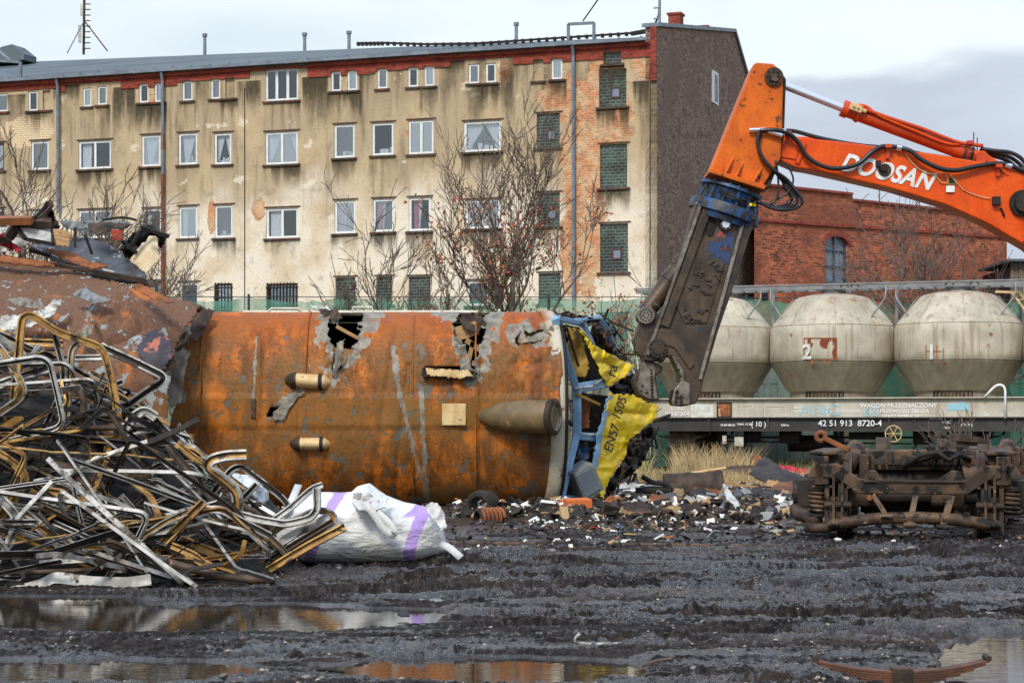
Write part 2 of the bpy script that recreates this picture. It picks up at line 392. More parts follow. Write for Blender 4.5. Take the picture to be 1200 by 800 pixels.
M['curtain_pink'] = weather('curtain_pink', S(190, 110, 130), S(150, 75, 100), 5, rough=(.8, .9), bump=.1, stretch=(6, 1, .6))
M['curtain_purple'] = weather('curtain_purple', S(150, 30, 95), S(110, 20, 70), 5, rough=(.8, .9), bump=.1, stretch=(6, 1, .6))
M['plant'] = plain('plant', S(70, 110, 60), .7)
M['bag'] = None
M['wood'] = weather('old_wood', S(190, 150, 100), S(150, 112, 72), 4, (S(80, 62, 45), .62, 6, .08), rough=(.6, .8), bump=.2, stretch=(1, 5, 5))
M['red_cloth'] = weather('red_cloth', S(205, 40, 60), S(150, 25, 40), 6, rough=(.6, .8), bump=.3)
M['panel_grey'] = weather('panel_greyblue', S(88, 92, 98), S(60, 58, 58), 2.5, (S(150, 150, 155), .62, 5, .03), spots2=(S(130, 85, 50), .66, 4, .05), rough=(.35, .6), bump=.3)
M['panel_orange'] = weather('panel_orange', S(165, 98, 52), S(115, 68, 40), 3, (S(70, 60, 55), .62, 6, .05), rough=(.5, .7), bump=.3)
M['panel_cream'] = weather('panel_cream', S(232, 214, 178), S(215, 190, 150), 3, (S(60, 48, 38), .68, 5, .03), rough=(.6, .8), bump=.2)
M['foil'] = weather('foil_white', S(225, 230, 235), S(190, 198, 205), 8, (S(120, 120, 122), .60, 14, .08), rough=(.3, .5), bump=.6)
M['bark'] = weather('bark', S(124, 108, 95), S(94, 80, 70), 6, (S(110, 112, 90), .65, 5, .08), rough=(.8, .95), bump=.4)
M['bark_pale'] = weather('bark_pale', S(120, 105, 95), S(88, 76, 68), 6, rough=(.8, .95), bump=.3)
M['leaf_brown'] = weather('leaf_brown', S(184, 104, 60), S(140, 76, 46), 9, rough=(.7, .9), bump=0)
M['straw'] = weather('straw', S(196, 172, 128), S(160, 136, 96), 3, rough=(.8, .9), bump=0)
M['moss'] = weather('moss_grass', S(110, 130, 60), S(90, 105, 55), 3, rough=(.8, .9), bump=0)

# burnt roof skin of the carriage: rust run down across the skin, grey where the paint has peeled
def rust_skin(name, A, B, D, grey, thr=.6, scorch=True):
    n = N(name); z = n.sep()[2]; x = n.sep()[0]
    st = n.noise(1, 6, n.map((6, 6, .55))); st2 = n.noise(1, 5, n.map((22, 22, 1.2)))
    c = n.mix(n.step(n.math('ADD', n.math('MULTIPLY', st, .75), n.math('MULTIPLY', st2, .25)), .38, .6), A, B)
    cloud = n.noise(.9, 5, n.map((1, 1, 1.5), (3, 0, 1)))
    c = n.mix(n.step(cloud, .38, .58), c, D)
    fine = n.noise(26, 5); c = n.mix(n.math('MULTIPLY', n.step(fine, .45, .66), .6), c, (D[0]*.5, D[1]*.5, D[2]*.5, 1))
    bright = n.step(n.noise(2.2, 4, n.map((1, 1, .6), (9, 1, 4))), .58, .72); c = n.mix(n.math('MULTIPLY', bright, .6), c, S(222, 122, 26))
    band = n.math('ABSOLUTE', n.math('SUBTRACT', z, 1.42)); bandm = n.step(band, .24, .16)
    c = n.mix(n.math('MULTIPLY', bandm, .45), c, S(138, 92, 36))
    pv = n.map((1, 1, .8), (5, 2, 7)); pn = n.noise(4.2, 9, pv, .60, .5)
    low = n.step(n.noise(.8, 2, n.map((1, 1, 1), (1, 8, 2))), .45, .62)
    lowz = n.step(z, 2.4, .4)
    lim = n.math('SUBTRACT', pn, n.math('SUBTRACT', .12, n.math('MULTIPLY', n.math('ADD', low, lowz), .05)))
    peel = n.step(lim, thr-.1, thr-.085)
    peel2 = n.step(n.noise(8, 6, n.map((1, 1, 1), (2, 9, 9)), .62), .62, .635)
    pk = n.math('MAXIMUM', peel, peel2)
    g2 = n.mix(n.noise(8, 4), grey, (grey[0]*.6, grey[1]*.58, grey[2]*.5, 1))
    c = n.mix(pk, c, g2)
    fl = n.step(n.noise(15, 3, n.map((1, 1, 1), (7, 7, 2))), .76, .78); c = n.mix(fl, c, S(200, 190, 165))
    if scorch:
        sc_ = n.math('ADD', x, n.math('MULTIPLY', n.math('SUBTRACT', n.noise(3, 4), .5), .25)); sm = n.math('MULTIPLY', n.step(sc_, .16, .30), n.step(sc_, .52, .40)); c = n.mix(n.math('MULTIPLY', sm, .6), c, S(82, 50, 36))
        tp_ = n.step(z, 2.1, 2.8); c = n.mix(n.math('MULTIPLY', tp_, .35), c, S(196, 92, 30))
    h = n.math('ADD', n.math('MULTIPLY', st, .3), n.math('SUBTRACT', n.math('MULTIPLY', fine, .25), n.math('MULTIPLY', pk, .35)))
    n.bump(n.math('ADD', h, n.math('MULTIPLY', n.noise(3, 5), .8)), .75, .02)
    return n.fin(c, n.math('MULTIPLY_ADD', fine, .35, .42), .0, .22)
M['rust_skin'] = rust_skin('rust_skin', S(190, 106, 34), S(108, 66, 30), S(128, 88, 46), S(116, 108, 94), .63)
M['brown_skin'] = rust_skin('brown_skin', S(134, 92, 64), S(96, 66, 48), S(116, 86, 68), S(160, 168, 172), .60, False)

# bare render with brick showing through
def ell(n, vec, cx, cz, rx, rz):
    m = n.map((1/rx, 1, 1/rz), (-cx/rx, 0, -cz/rz), vec=vec)
    s_ = n.sep(m); return n.math('SQRT', n.math('ADD', n.math('MULTIPLY', s_[0], s_[0]), n.math('MULTIPLY', s_[2], s_[2])))

for k_ in ('rust_dark', 'bogie', 'bogie_dark', 'panel_orange', 'brown_pipe', 'black', 'rubber', 'orange', 'orange_dull'): M[k_].node_tree.nodes['Principled BSDF'].inputs['Specular IOR Level'].default_value = .3
# ------------------------------------------------------------------ ground
def smooth(v, a, b):
    t = np.clip((v-a)/(b-a), 0, 1); return t*t*(3-2*t)
PUD = [(215, 722, 325, 18.0, 1), (90, 784, 215, 15, 2), (565, 783, 190, 17, 3), (1215, 770, 125, 33, 4), (420, 719, 108, 9, 5),
       (960, 727, 150, 3.0, 6), (700, 672, 110, 2.0, 7), (860, 745, 110, 4, 8), (1010, 700, 120, 3, 11), (760, 690, 100, 2.5, 12), (1120, 690, 80, 2.5, 13), (640, 735, 90, 3, 14), (330, 660, 60, 3, 9), (60, 704, 120, 8, 10)]
def puddle(px, py):
    m = np.zeros(np.shape(px))
    for cx, cy, rx, ry, s in PUD:
        nx = (fbm(px*.02, py*.05+s*7, 4, s)-.5)*1.0
        d = np.abs((px-cx)/rx)**2.6+np.abs((py-cy)/ry)**2.2
        m = np.maximum(m, smooth(1.12+nx-d, 0, .55))
    return m
RUTS = [(14.6, .16, .0, .16), (16.1, .20, .01, .17), (17.6, .26, .0, .18), (18.9, .10, -.02, .18), (11.6, .05, .02, .10), (12.9, -.06, .0, .12), (15.4, -.12, .03, .14)]
def gheight(X, Y):
    px = 600+F*X/Y; py = HOR+CH*F/Y
    h = .020+(fbm(X*.35, Y*1.0, 3, 11)-.5)*.06
    rut = fbm(X*.22+Y*.05, Y*2.6, 3, 21); h = h+(rut-.5)*.10; lug = fbm(X*2.2+Y*.6, Y*7, 3, 25); h = h+(lug-.5)*.035
    for (c0, c1, c2, hw_) in RUTS:
        yc = c0+c1*X+c2*X*X; dd_ = (Y-yc)/hw_; amp_ = .1+1.5*vn(X*.7, yc*.7, 91); h = h+amp_*(-.055*np.exp(-dd_**4)+.05*(np.exp(-((np.abs(dd_)-1.5)/.38)**2)))+.012*np.exp(-dd_**4)*np.sin(X*26+Y*9)
    clod = fbm(X*7, Y*6, 4, 31, .6); rough = smooth(fbm(X*.6, Y*1.2, 3, 41), .35, .7)
    h = h+(clod-.42)*(.022+.11*rough)
    h = h+(fbm(X*30, Y*17, 3, 51, .75)-.5)*(.034+.045*rough)
    # churned berm behind the near puddle and along the buffer between the ruts
    h = h+.05*np.exp(-((py-662-6*np.sin(px*.01))/9)**2)*smooth(px, 560, 700)*.4
    far = smooth(Y, 20.5, 24); h = h*(1-.35*far)+far*(.0+.10*(fbm(X*1.4, Y*1.4, 4, 61)-.42)+.03)
    m = puddle(px, py); near = np.zeros(np.shape(px))
    for cx, cy, rx, ry, s in PUD:
        if ry > 7: near = np.maximum(near, np.exp(-(np.abs((px-cx)/(rx*1.15))**4+np.abs((py-cy-ry*.5)/(ry*1.9))**4)))
    h = h*(1-.68*near)+.004*near
    h = np.maximum(h, -.02)*(1-m)-.05*m
    return h
n = N('wet_mud')
big = n.noise(.6, 5, n.map((.5, 1.6, 1))); med = n.noise(5, 7, rough=.65); fine = n.noise(40, 5, rough=.7); grit = n.vor(55)
c = n.mix(n.step(med, .35, .65), S(27, 23, 23), S(54, 48, 46))
gr = n.noise(1, 4, n.map((26, 11, 11)), .75); c = n.mix(n.math('MULTIPLY', n.step(gr, .50, .60), .7), c, S(76, 69, 64)); c = n.mix(n.math('MULTIPLY', n.step(gr, .46, .34), .8), c, S(14, 12, 12)); c = n.mix(n.math('MULTIPLY', n.step(n.noise(1, 3, n.map((60, 22, 22)), .7), .64, .70), .6), c, S(120, 112, 100))
c = n.mix(n.math('MULTIPLY', n.step(n.noise(1.1, 5, n.map((.4, 1.5, 1), (4, 4, 4))), .5, .68), .5), c, S(78, 64, 52))
yy = n.sep()[1]; c = n.mix(n.math('MULTIPLY', n.step(yy, 20.5, 26), .55), c, S(84, 70, 58))
wet = n.math('ADD', n.math('MULTIPLY', big, .6), n.math('MULTIPLY', n.noise(2.3, 6, n.map((.35, 1.8, 1), (2, 2, 2))), .5))
rg = n.step(wet, .66, .40)       # lower = drier
rgh = n.math('MULTIPLY_ADD', n.step(n.math('ADD', wet, n.math('MULTIPLY', n.math('SUBTRACT', gr, .5), .25)), .52, .60), -.56, .74)
smear = n.step(n.math('ADD', n.noise(1, 6, n.map((.5, 2.3, 1), (7, 1, 0)), .62), n.math('MULTIPLY', n.math('SUBTRACT', gr, .5), .12)), .50, .58); rgh = n.math('MULTIPLY_ADD', smear, -.32, rgh); rgh = n.math('MAXIMUM', rgh, .16); c = n.mix(n.math('MULTIPLY', smear, .45), c, S(34, 29, 27))
n.bump(n.math('ADD', n.math('ADD', n.math('MULTIPLY', fine, .5), n.math('MULTIPLY', grit, .4)), n.math('MULTIPLY', gr, 1.2)), n.math('MULTIPLY_ADD', smear, -.55, .92), .035)
zl_ = n.step(n.math('ADD', n.sep()[2], n.math('MULTIPLY', n.math('SUBTRACT', gr, .5), .02)), .008, -.004); rgh = n.math('MULTIPLY_ADD', zl_, -.45, rgh); rgh = n.math('MAXIMUM', rgh, .12); M['mud'] = n.fin(c, rgh, 0, .25); n.L(n.math('MULTIPLY_ADD', n.step(rgh, .50, .22), .75, .12), n.b.inputs['Specular IOR Level'])
n = N('puddle_water'); n.b.inputs['IOR'].default_value = 1.33
wv = n.noise(3, 3, n.map((1, 6, 1))); n.bump(wv, .035, .02)
M['water'] = n.fin(S(46, 38, 30), .03, 0, .9)
n = N('far_soil'); c = n.mix(n.step(n.noise(.8, 6), .4, .6), S(92, 82, 64), S(70, 64, 54)); c = n.mix(n.step(n.noise(3, 5), .55, .65), c, S(100, 104, 62))
n.bump(n.noise(12, 5), .6, .05); M['soil'] = n.fin(c, .9)

nr, nc = 820, 900
Yr = 8.0*(33.0/8.0)**(np.linspace(0, 1, nr)); U = np.linspace(-1, 1, nc)
XX = np.outer(Yr*.34+.6, U); YY = np.repeat(Yr[:, None], nc, 1)
ZZ = gheight(XX, YY)
edge = np.maximum(smooth(np.abs(U)[None, :]*np.ones((nr, 1)), .97, 1), smooth(YY, 32, 33)); ZZ = ZZ*(1-edge)-.03*edge
co = np.stack([XX, YY, ZZ], -1).reshape(-1, 3)
I = np.arange((nr-1)*(nc-1)); r_ = I//(nc-1); c_ = I % (nc-1); a = r_*nc+c_
q = np.stack([a, a+1, a+nc+1, a+nc], -1)
def bigmesh(name, co, q, mats, smooth_=True):
    me = bpy.data.meshes.new(name); me.vertices.add(len(co)); me.vertices.foreach_set('co', co.astype(np.float32).ravel())
    k = q.shape[1]; me.loops.add(q.size); me.loops.foreach_set('vertex_index', q.astype(np.int32).ravel())
    me.polygons.add(len(q)); me.polygons.foreach_set('loop_start', (np.arange(len(q))*k).astype(np.int32)); me.polygons.foreach_set('loop_total', np.full(len(q), k, np.int32))
    me.polygons.foreach_set('use_smooth', np.full(len(q), smooth_)); me.update(calc_edges=True); me.validate()
    for m_ in mats: me.materials.append(m_)
    o = bpy.data.objects.new(name, me); COL.objects.link(o); return o
tag(bigmesh('muddy_ground', co, q, [M['mud']]), kind='structure')
mb = MB(); mb.add([(-12.5, 4, -.012), (12.5, 4, -.012), (12.5, 20.2, -.012), (-12.5, 20.2, -.012)], [(0, 1, 2, 3)])
tag(mb.build('puddle_water', M['water']), kind='structure')
# the rest of the yard out to the horizon, as one sheet with a hole-free grid a little lower than the mud
xs = np.concatenate([np.linspace(-900, -60, 12), np.linspace(-50, 50, 120), np.linspace(60, 900, 12)]); ys = np.concatenate([np.linspace(-30, 7, 10), np.linspace(9, 60, 120), np.linspace(65, 1500, 20)])
X2, Y2 = np.meshgrid(xs, ys); nearm = (np.abs(X2) < 60) & (Y2 > 33) & (Y2 < 62)
Z2 = np.full(X2.shape, -.07); Z2[nearm] += .10*(fbm(X2*.5, Y2*.5, 3, 71)[nearm])
co = np.stack([X2, Y2, Z2], -1).reshape(-1, 3); n2r, n2c = X2.shape; I = np.arange((n2r-1)*(n2c-1)); r_ = I//(n2c-1); c_ = I % (n2c-1); a = r_*n2c+c_
tag(bigmesh('yard_ground', co, np.stack([a, a+1, a+n2c+1, a+n2c], -1), [M['soil']]), kind='structure')

# small stones pressed in the mud
mb = MB(); q = random.Random(5)
for i in range(5200):
    Y = 9.4+ (q.random()**1.3)*17; X = q.uniform(-.27, .27)*Y
    px = 600+F*X/Y; py = HOR+CH*F/Y
    if puddle(np.array([px]), np.array([py]))[0] > .05: continue
    z = float(gheight(np.array([X]), np.array([Y]))[0]); r0 = q.choice((.005, .006, .008, .008, .011, .015)) if q.random() < .985 else .028
    mb.rock((X, Y, z+r0*.1), r0, i, m=q.choice((0, 1, 1, 1, 1, 2)))
tag(mb.build('gravel', [plain('stone_a', S(120, 116, 112), .6), plain('stone_b', S(80, 74, 70), .5), plain('stone_c', S(160, 150, 135), .7)]), kind='stuff')
# ------------------------------------------------------------------ tenement building
CX, CY = 6.02, 85.0; DX, DY = .9435, -.3313      # facade corner and direction (towards the right of the picture)
def fac(x, y=500):
    k = (x-600)/F; a = (CY*k-CX)/(DX-DY*k); Y = CY+DY*a; return a, CH-(y-HOR)*Y/F
def gab(x, y):
    k = (x-600)/F; t = (CY*k-CX)/(-DY-DX*k); Y = CY+DX*t; return t, CH-(y-HOR)*Y/F
bld = thing('tenement_building', 'long weathered tenement block with cream render, brick patches and rows of windows', 'building', (CX, CY, 0), math.atan2(DY, DX))
ZE = 17.3
# render material
n = N('old_render'); s3 = n.sep(); vz = n.comb(s3[0], s3[2], 0)
hz = n.math('ADD', s3[2], n.math('MULTIPLY', n.math('SUBTRACT', n.noise(.35, 5), .5), 6.0))
up_ = n.step(hz, 10.0, 12.6)
c = n.mix(up_, S(230, 217, 196), S(178, 157, 126))
c = n.mix(n.math('MULTIPLY', n.step(n.noise(.5, 6, n.map((1, 1, .8))), .45, .6), .6), c, S(200, 176, 138))
c = n.mix(n.math('MULTIPLY', n.step(n.noise(1.6, 7, n.map((1, 1, 1), (5, 0, 3)), .65), .52, .7), .5), c, S(136, 122, 98))
drip = n.noise(1, 5, n.map((1.1, 1, .16))); dm = n.math('MULTIPLY', n.step(drip, .52, .68), n.step(hz, 9.5, 15.5)); c = n.mix(n.math('MULTIPLY', dm, .75), c, S(92, 78, 56))
drip2 = n.noise(1, 4, n.map((3.5, 1, .3), (4, 0, 0))); c = n.mix(n.math('MULTIPLY', n.math('MULTIPLY', n.step(drip2, .55, .7), n.step(hz, 7, 14)), .5), c, S(108, 96, 74))
c = n.mix(n.math('MULTIPLY', n.step(n.noise(9, 5), .5, .75), .3), c, S(120, 105, 80))
pale = n.step(n.noise(.9, 6, n.map((1, 1, 1.2), (11, 0, 5)), .6), .62, .66); c = n.mix(n.math('MULTIPLY', pale, .6), c, S(232, 222, 198))
bk = n.brick(vz, S(222, 150, 100), S(150, 84, 56), S(206, 188, 156), .30, .10, .02)
bc = n.mix(n.step(n.noise(1.5, 7, n.map((1, 1, 1), (2, 0, 8)), .7), .44, .58), S(232, 206, 162), S(206, 112, 60)); bc = n.mix(n.step(n.noise(6, 4, n.map((1, 1, 2.5)), .7), .52, .62), bc, S(176, 122, 84)); bc = n.mix(n.step(n.noise(3, 6, n.map((1, 1, 1), (8, 0, 1)), .7), .56, .62), bc, S(222, 208, 178)); bc2 = n.mix(.45, bk[0], bc); bc2 = n.mix(n.math('MULTIPLY', bk[1], .4), bc2, S(160, 130, 95))
E = []
for (x, y, rx, ry) in [(672, 118, 44, 30), (716, 150, 26, 38), (678, 190, 22, 70), (690, 250, 22, 100), (671, 290, 16, 60), (592, 84, 7, 20), (762, 72, 22, 26), (714, 135, 30, 22), (712, 108, 24, 60), (303, 245, 8, 14), (396, 86, 6, 30), (412, 92, 6, 18), (176, 112, 5, 14), (248, 255, 5, 20), (480, 150, 6, 14)]:
    a_, z_ = fac(x, y); a2, _ = fac(x+rx, y); _, z2 = fac(x, y-ry); E.append(ell(n, n.co, a_, z_, abs(a2-a_), abs(z2-z_)))
dmin = E[0]
for e in E[1:]: dmin = n.math('MINIMUM', dmin, e)
dn = n.math('ADD', dmin, n.math('MULTIPLY', n.math('SUBTRACT', n.noise(1.4, 9, rough=.72), .5), 1.9))
bm1 = n.step(dn, 1.0, .93); c = n.mix(bm1, c, bc2)
a_, z_ = fac(30, 154); e2 = ell(n, n.co, a_, z_, 1.5, .75); e2 = n.math('ADD', e2, n.math('MULTIPLY', n.math('SUBTRACT', n.noise(1.5, 5), .5), 1.2)); c = n.mix(n.step(e2, 1.0, .93), c, n.mix(bk[1], S(226, 205, 170), S(190, 160, 120)))
n.bump(n.math('SUBTRACT', n.noise(14, 5), n.math('MULTIPLY', bm1, n.math('ADD', .6, n.math('MULTIPLY', bk[1], .5)))), .5, .05)
M['render'] = n.fin(c, .9)
def brickmat(name, c1, c2, mo, dark, axis='xz', stain=None, bw=.27, bh=.085, var=None):
    n = N(name); s3 = n.sep(); v = n.comb(s3[0] if axis == 'xz' else s3[1], s3[2], 0)
    b = n.brick(v, c1, c2, mo, bw, bh); c = b[0]
    c = n.mix(n.math('MULTIPLY', n.step(n.noise(1.5, 8, n.map((1, 1, 1.5)), .7), .48, .64), .6), c, dark)
    pc = n.noise(3.4, 4, n.map((1, 1, 2.8)), .8); c = n.mix(n.math('MULTIPLY', n.step(pc, .52, .60), .6), c, var or c2); pd = n.noise(3.4, 4, n.map((1, 1, 2.8), (9, 9, 9)), .8); c = n.mix(n.math('MULTIPLY', n.step(pd, .54, .62), .6), c, dark)
    if stain: c = n.mix(n.math('MULTIPLY', n.step(n.noise(.35, 5, n.map((1, 1, 1), (6, 2, 2))), .5, .6), .7), c, stain)
    n.bump(n.math('MULTIPLY', b[1], -1.0), .5, .03); return n.fin(c, .9)
M['brick_red'] = brickmat('brick_red', S(176, 62, 38), S(140, 40, 28), S(120, 95, 80), S(70, 30, 24))
M['brick_gable'] = brickmat('brick_gable', S(146, 114, 94), S(78, 58, 48), S(160, 138, 118), S(54, 42, 36), 'yz', S(118, 92, 78), var=S(172, 146, 126), bw=.30, bh=.11)
M['brick_ware'] = brickmat('brick_warehouse', S(192, 98, 62), S(112, 50, 34), S(158, 126, 100), S(62, 38, 33), 'xz', S(128, 72, 52), .36, .14, S(214, 132, 90))

WINS = []   # x0,y0,x1,y1,kind,curtain
def W_(x0, y0, x1, y1, k='single', cu=None): WINS.append((x0, y0, x1, y1, k, cu))
for a4 in [(-6, 110, 9, 131), (33, 107, 44, 130), (97, 103, 107, 125), (114, 101, 125, 123), (163, 98.5, 174, 120.5), (181, 97.5, 192, 119.5), (213.5, 95.5, 225.5, 118), (388, 84, 399.5, 107), (407, 83, 418.5, 106),
           (442, 81, 454, 104), (478, 79.5, 490, 102), (497, 78, 509, 101), (549, 75, 561.5, 98), (569, 74, 581, 97), (646, 69, 659, 93)]: W_(*a4, 'attic')
W_(247, 93, 258, 116, 'attic', 'purple')
for a4 in [(50, 106, 59, 129), (264, 92, 275, 115), (625, 70.5, 637, 95)]: W_(*a4, 'blind')
W_(311, 81, 349.5, 118, 'triple')
W_(707, 61, 728, 75, 'block'); W_(702, 81, 734, 125, 'blockvent'); W_(629, 133, 656, 173, 'blockvent'); W_(703, 169, 735, 220, 'block')
W_(630, 226, 656, 265, 'blockvent'); W_(703, 262, 736, 319, 'blockvent')
W_(-12, 168, 5, 200, 'dark'); W_(36.5, 165.5, 57, 199); W_(92, 165, 130, 198, 'double', 'left'); W_(166, 158.5, 188, 195, 'single', 'slant'); W_(209, 156, 231, 193, 'single', 'slant')
W_(251, 156, 271, 192.5, 'single', 'tent'); W_(311, 154.5, 349, 192.5, 'double', 'sides'); W_(391.5, 146, 415.5, 185, 'single', 'low'); W_(436, 144, 461, 182, 'single', 'low'); W_(478.5, 141, 508, 180.5, 'double'); W_(543.5, 142, 587, 177.5, 'wide', 'tent')
W_(-12, 245, 5, 275); W_(36, 247, 57, 278); W_(92, 246, 130, 279, 'double'); W_(168, 244.5, 189, 276, 'single', 'left'); W_(209.5, 242, 231, 279, 'single', 'leftp'); W_(251.5, 240.5, 272.5, 278.5, 'single', 'plant')
W_(312, 244, 349, 279, 'double', 'full'); W_(392, 235, 416.5, 273.5, 'single', 'pink'); W_(437, 233, 461.5, 271.5, 'single', 'pink'); W_(479, 231.5, 504.5, 270.5, 'single', 'pink'); W_(545, 234, 586, 267.5, 'double')
W_(181, 330, 190, 358, 'dark'); W_(210, 331, 232.5, 362, 'single'); W_(251, 332, 272.5, 365, 'barred'); W_(312, 332, 349, 363, 'barred'); W_(393, 325, 416.5, 358, 'block'); W_(441, 324, 460, 357, 'block'); W_(479, 324, 504.5, 357, 'block')
W_(547, 329, 573, 358, 'single'); W_(631, 320, 657, 356, 'block'); W_(702, 368, 736, 410, 'block')

AL = fac(-170)[0]; holes = []
for wdw in WINS:
    xa, zt = fac(wdw[0], wdw[1]); xb, _ = fac(wdw[2], wdw[1]); _, zb = fac((wdw[0]+wdw[2])/2, wdw[3]); _, zt = fac((wdw[0]+wdw[2])/2, wdw[1])
    holes.append((xa, xb, zb, zt))
ua = sorted(set([AL, 0.0]+[round(h[i], 4) for h in holes for i in (0, 1)])); za = sorted(set([0.0, ZE]+[round(h[i], 4) for h in holes for i in (2, 3)]))
mb = MB()
for i in range(len(ua)-1):
    for j in range(len(za)-1):
        mx_, mz_ = (ua[i]+ua[i+1])/2, (za[j]+za[j+1])/2
        if any(h[0] < mx_ < h[1] and h[2] < mz_ < h[3] for h in holes): continue
        mb.add([(ua[i], 0, za[j]), (ua[i+1], 0, za[j]), (ua[i+1], 0, za[j+1]), (ua[i], 0, za[j+1])], [(0, 1, 2, 3)])
DEP = .26
for (xa, xb, zb, zt) in holes:
    mb.add([(xa, 0, zb), (xb, 0, zb), (xb, 0, zt), (xa, 0, zt), (xa, DEP, zb), (xb, DEP, zb), (xb, DEP, zt), (xa, DEP, zt)], [(0, 4, 5, 1), (1, 5, 6, 2), (2, 6, 7, 3), (3, 7, 4, 0)])
mb.build('facade_wall', M['render'], bld)
# glass
def glassmat(name, tint, refl):
    n = N(name); tr = n.t.nodes.new('ShaderNodeBsdfTransparent'); tr.inputs[0].default_value = tint
    gl = n.t.nodes.new('ShaderNodeBsdfGlossy'); gl.inputs[0].default_value = (.9, .95, 1, 1); gl.inputs[1].default_value = .06
    ms = n.t.nodes.new('ShaderNodeMixShader'); ms.inputs[0].default_value = refl; n.L(tr.outputs[0], ms.inputs[1]); n.L(gl.outputs[0], ms.inputs[2]); n.L(ms.outputs[0], n.out.inputs[0]); return n.mat
M['glass'] = glassmat('window_glass', (.72, .76, .8, 1), .24); GL3 = [M['glass'], glassmat('window_glass_clear', (.8, .84, .88, 1), .12), glassmat('window_glass_bright', (.6, .64, .7, 1), .40)]
n = N('glass_block'); s3 = n.sep(); v = n.comb(s3[0], s3[2], 0); b = n.brick(v, S(44, 56, 50), S(64, 84, 74), S(118, 124, 112), .26, .135, .014)
c = n.mix(n.step(n.noise(1.2, 3), .45, .6), b[0], n.mix(b[1], S(30, 34, 32), S(96, 104, 96))); n.bump(n.math('MULTIPLY', b[1], -1), .4, .03); M['gblock'] = n.fin(c, .25)
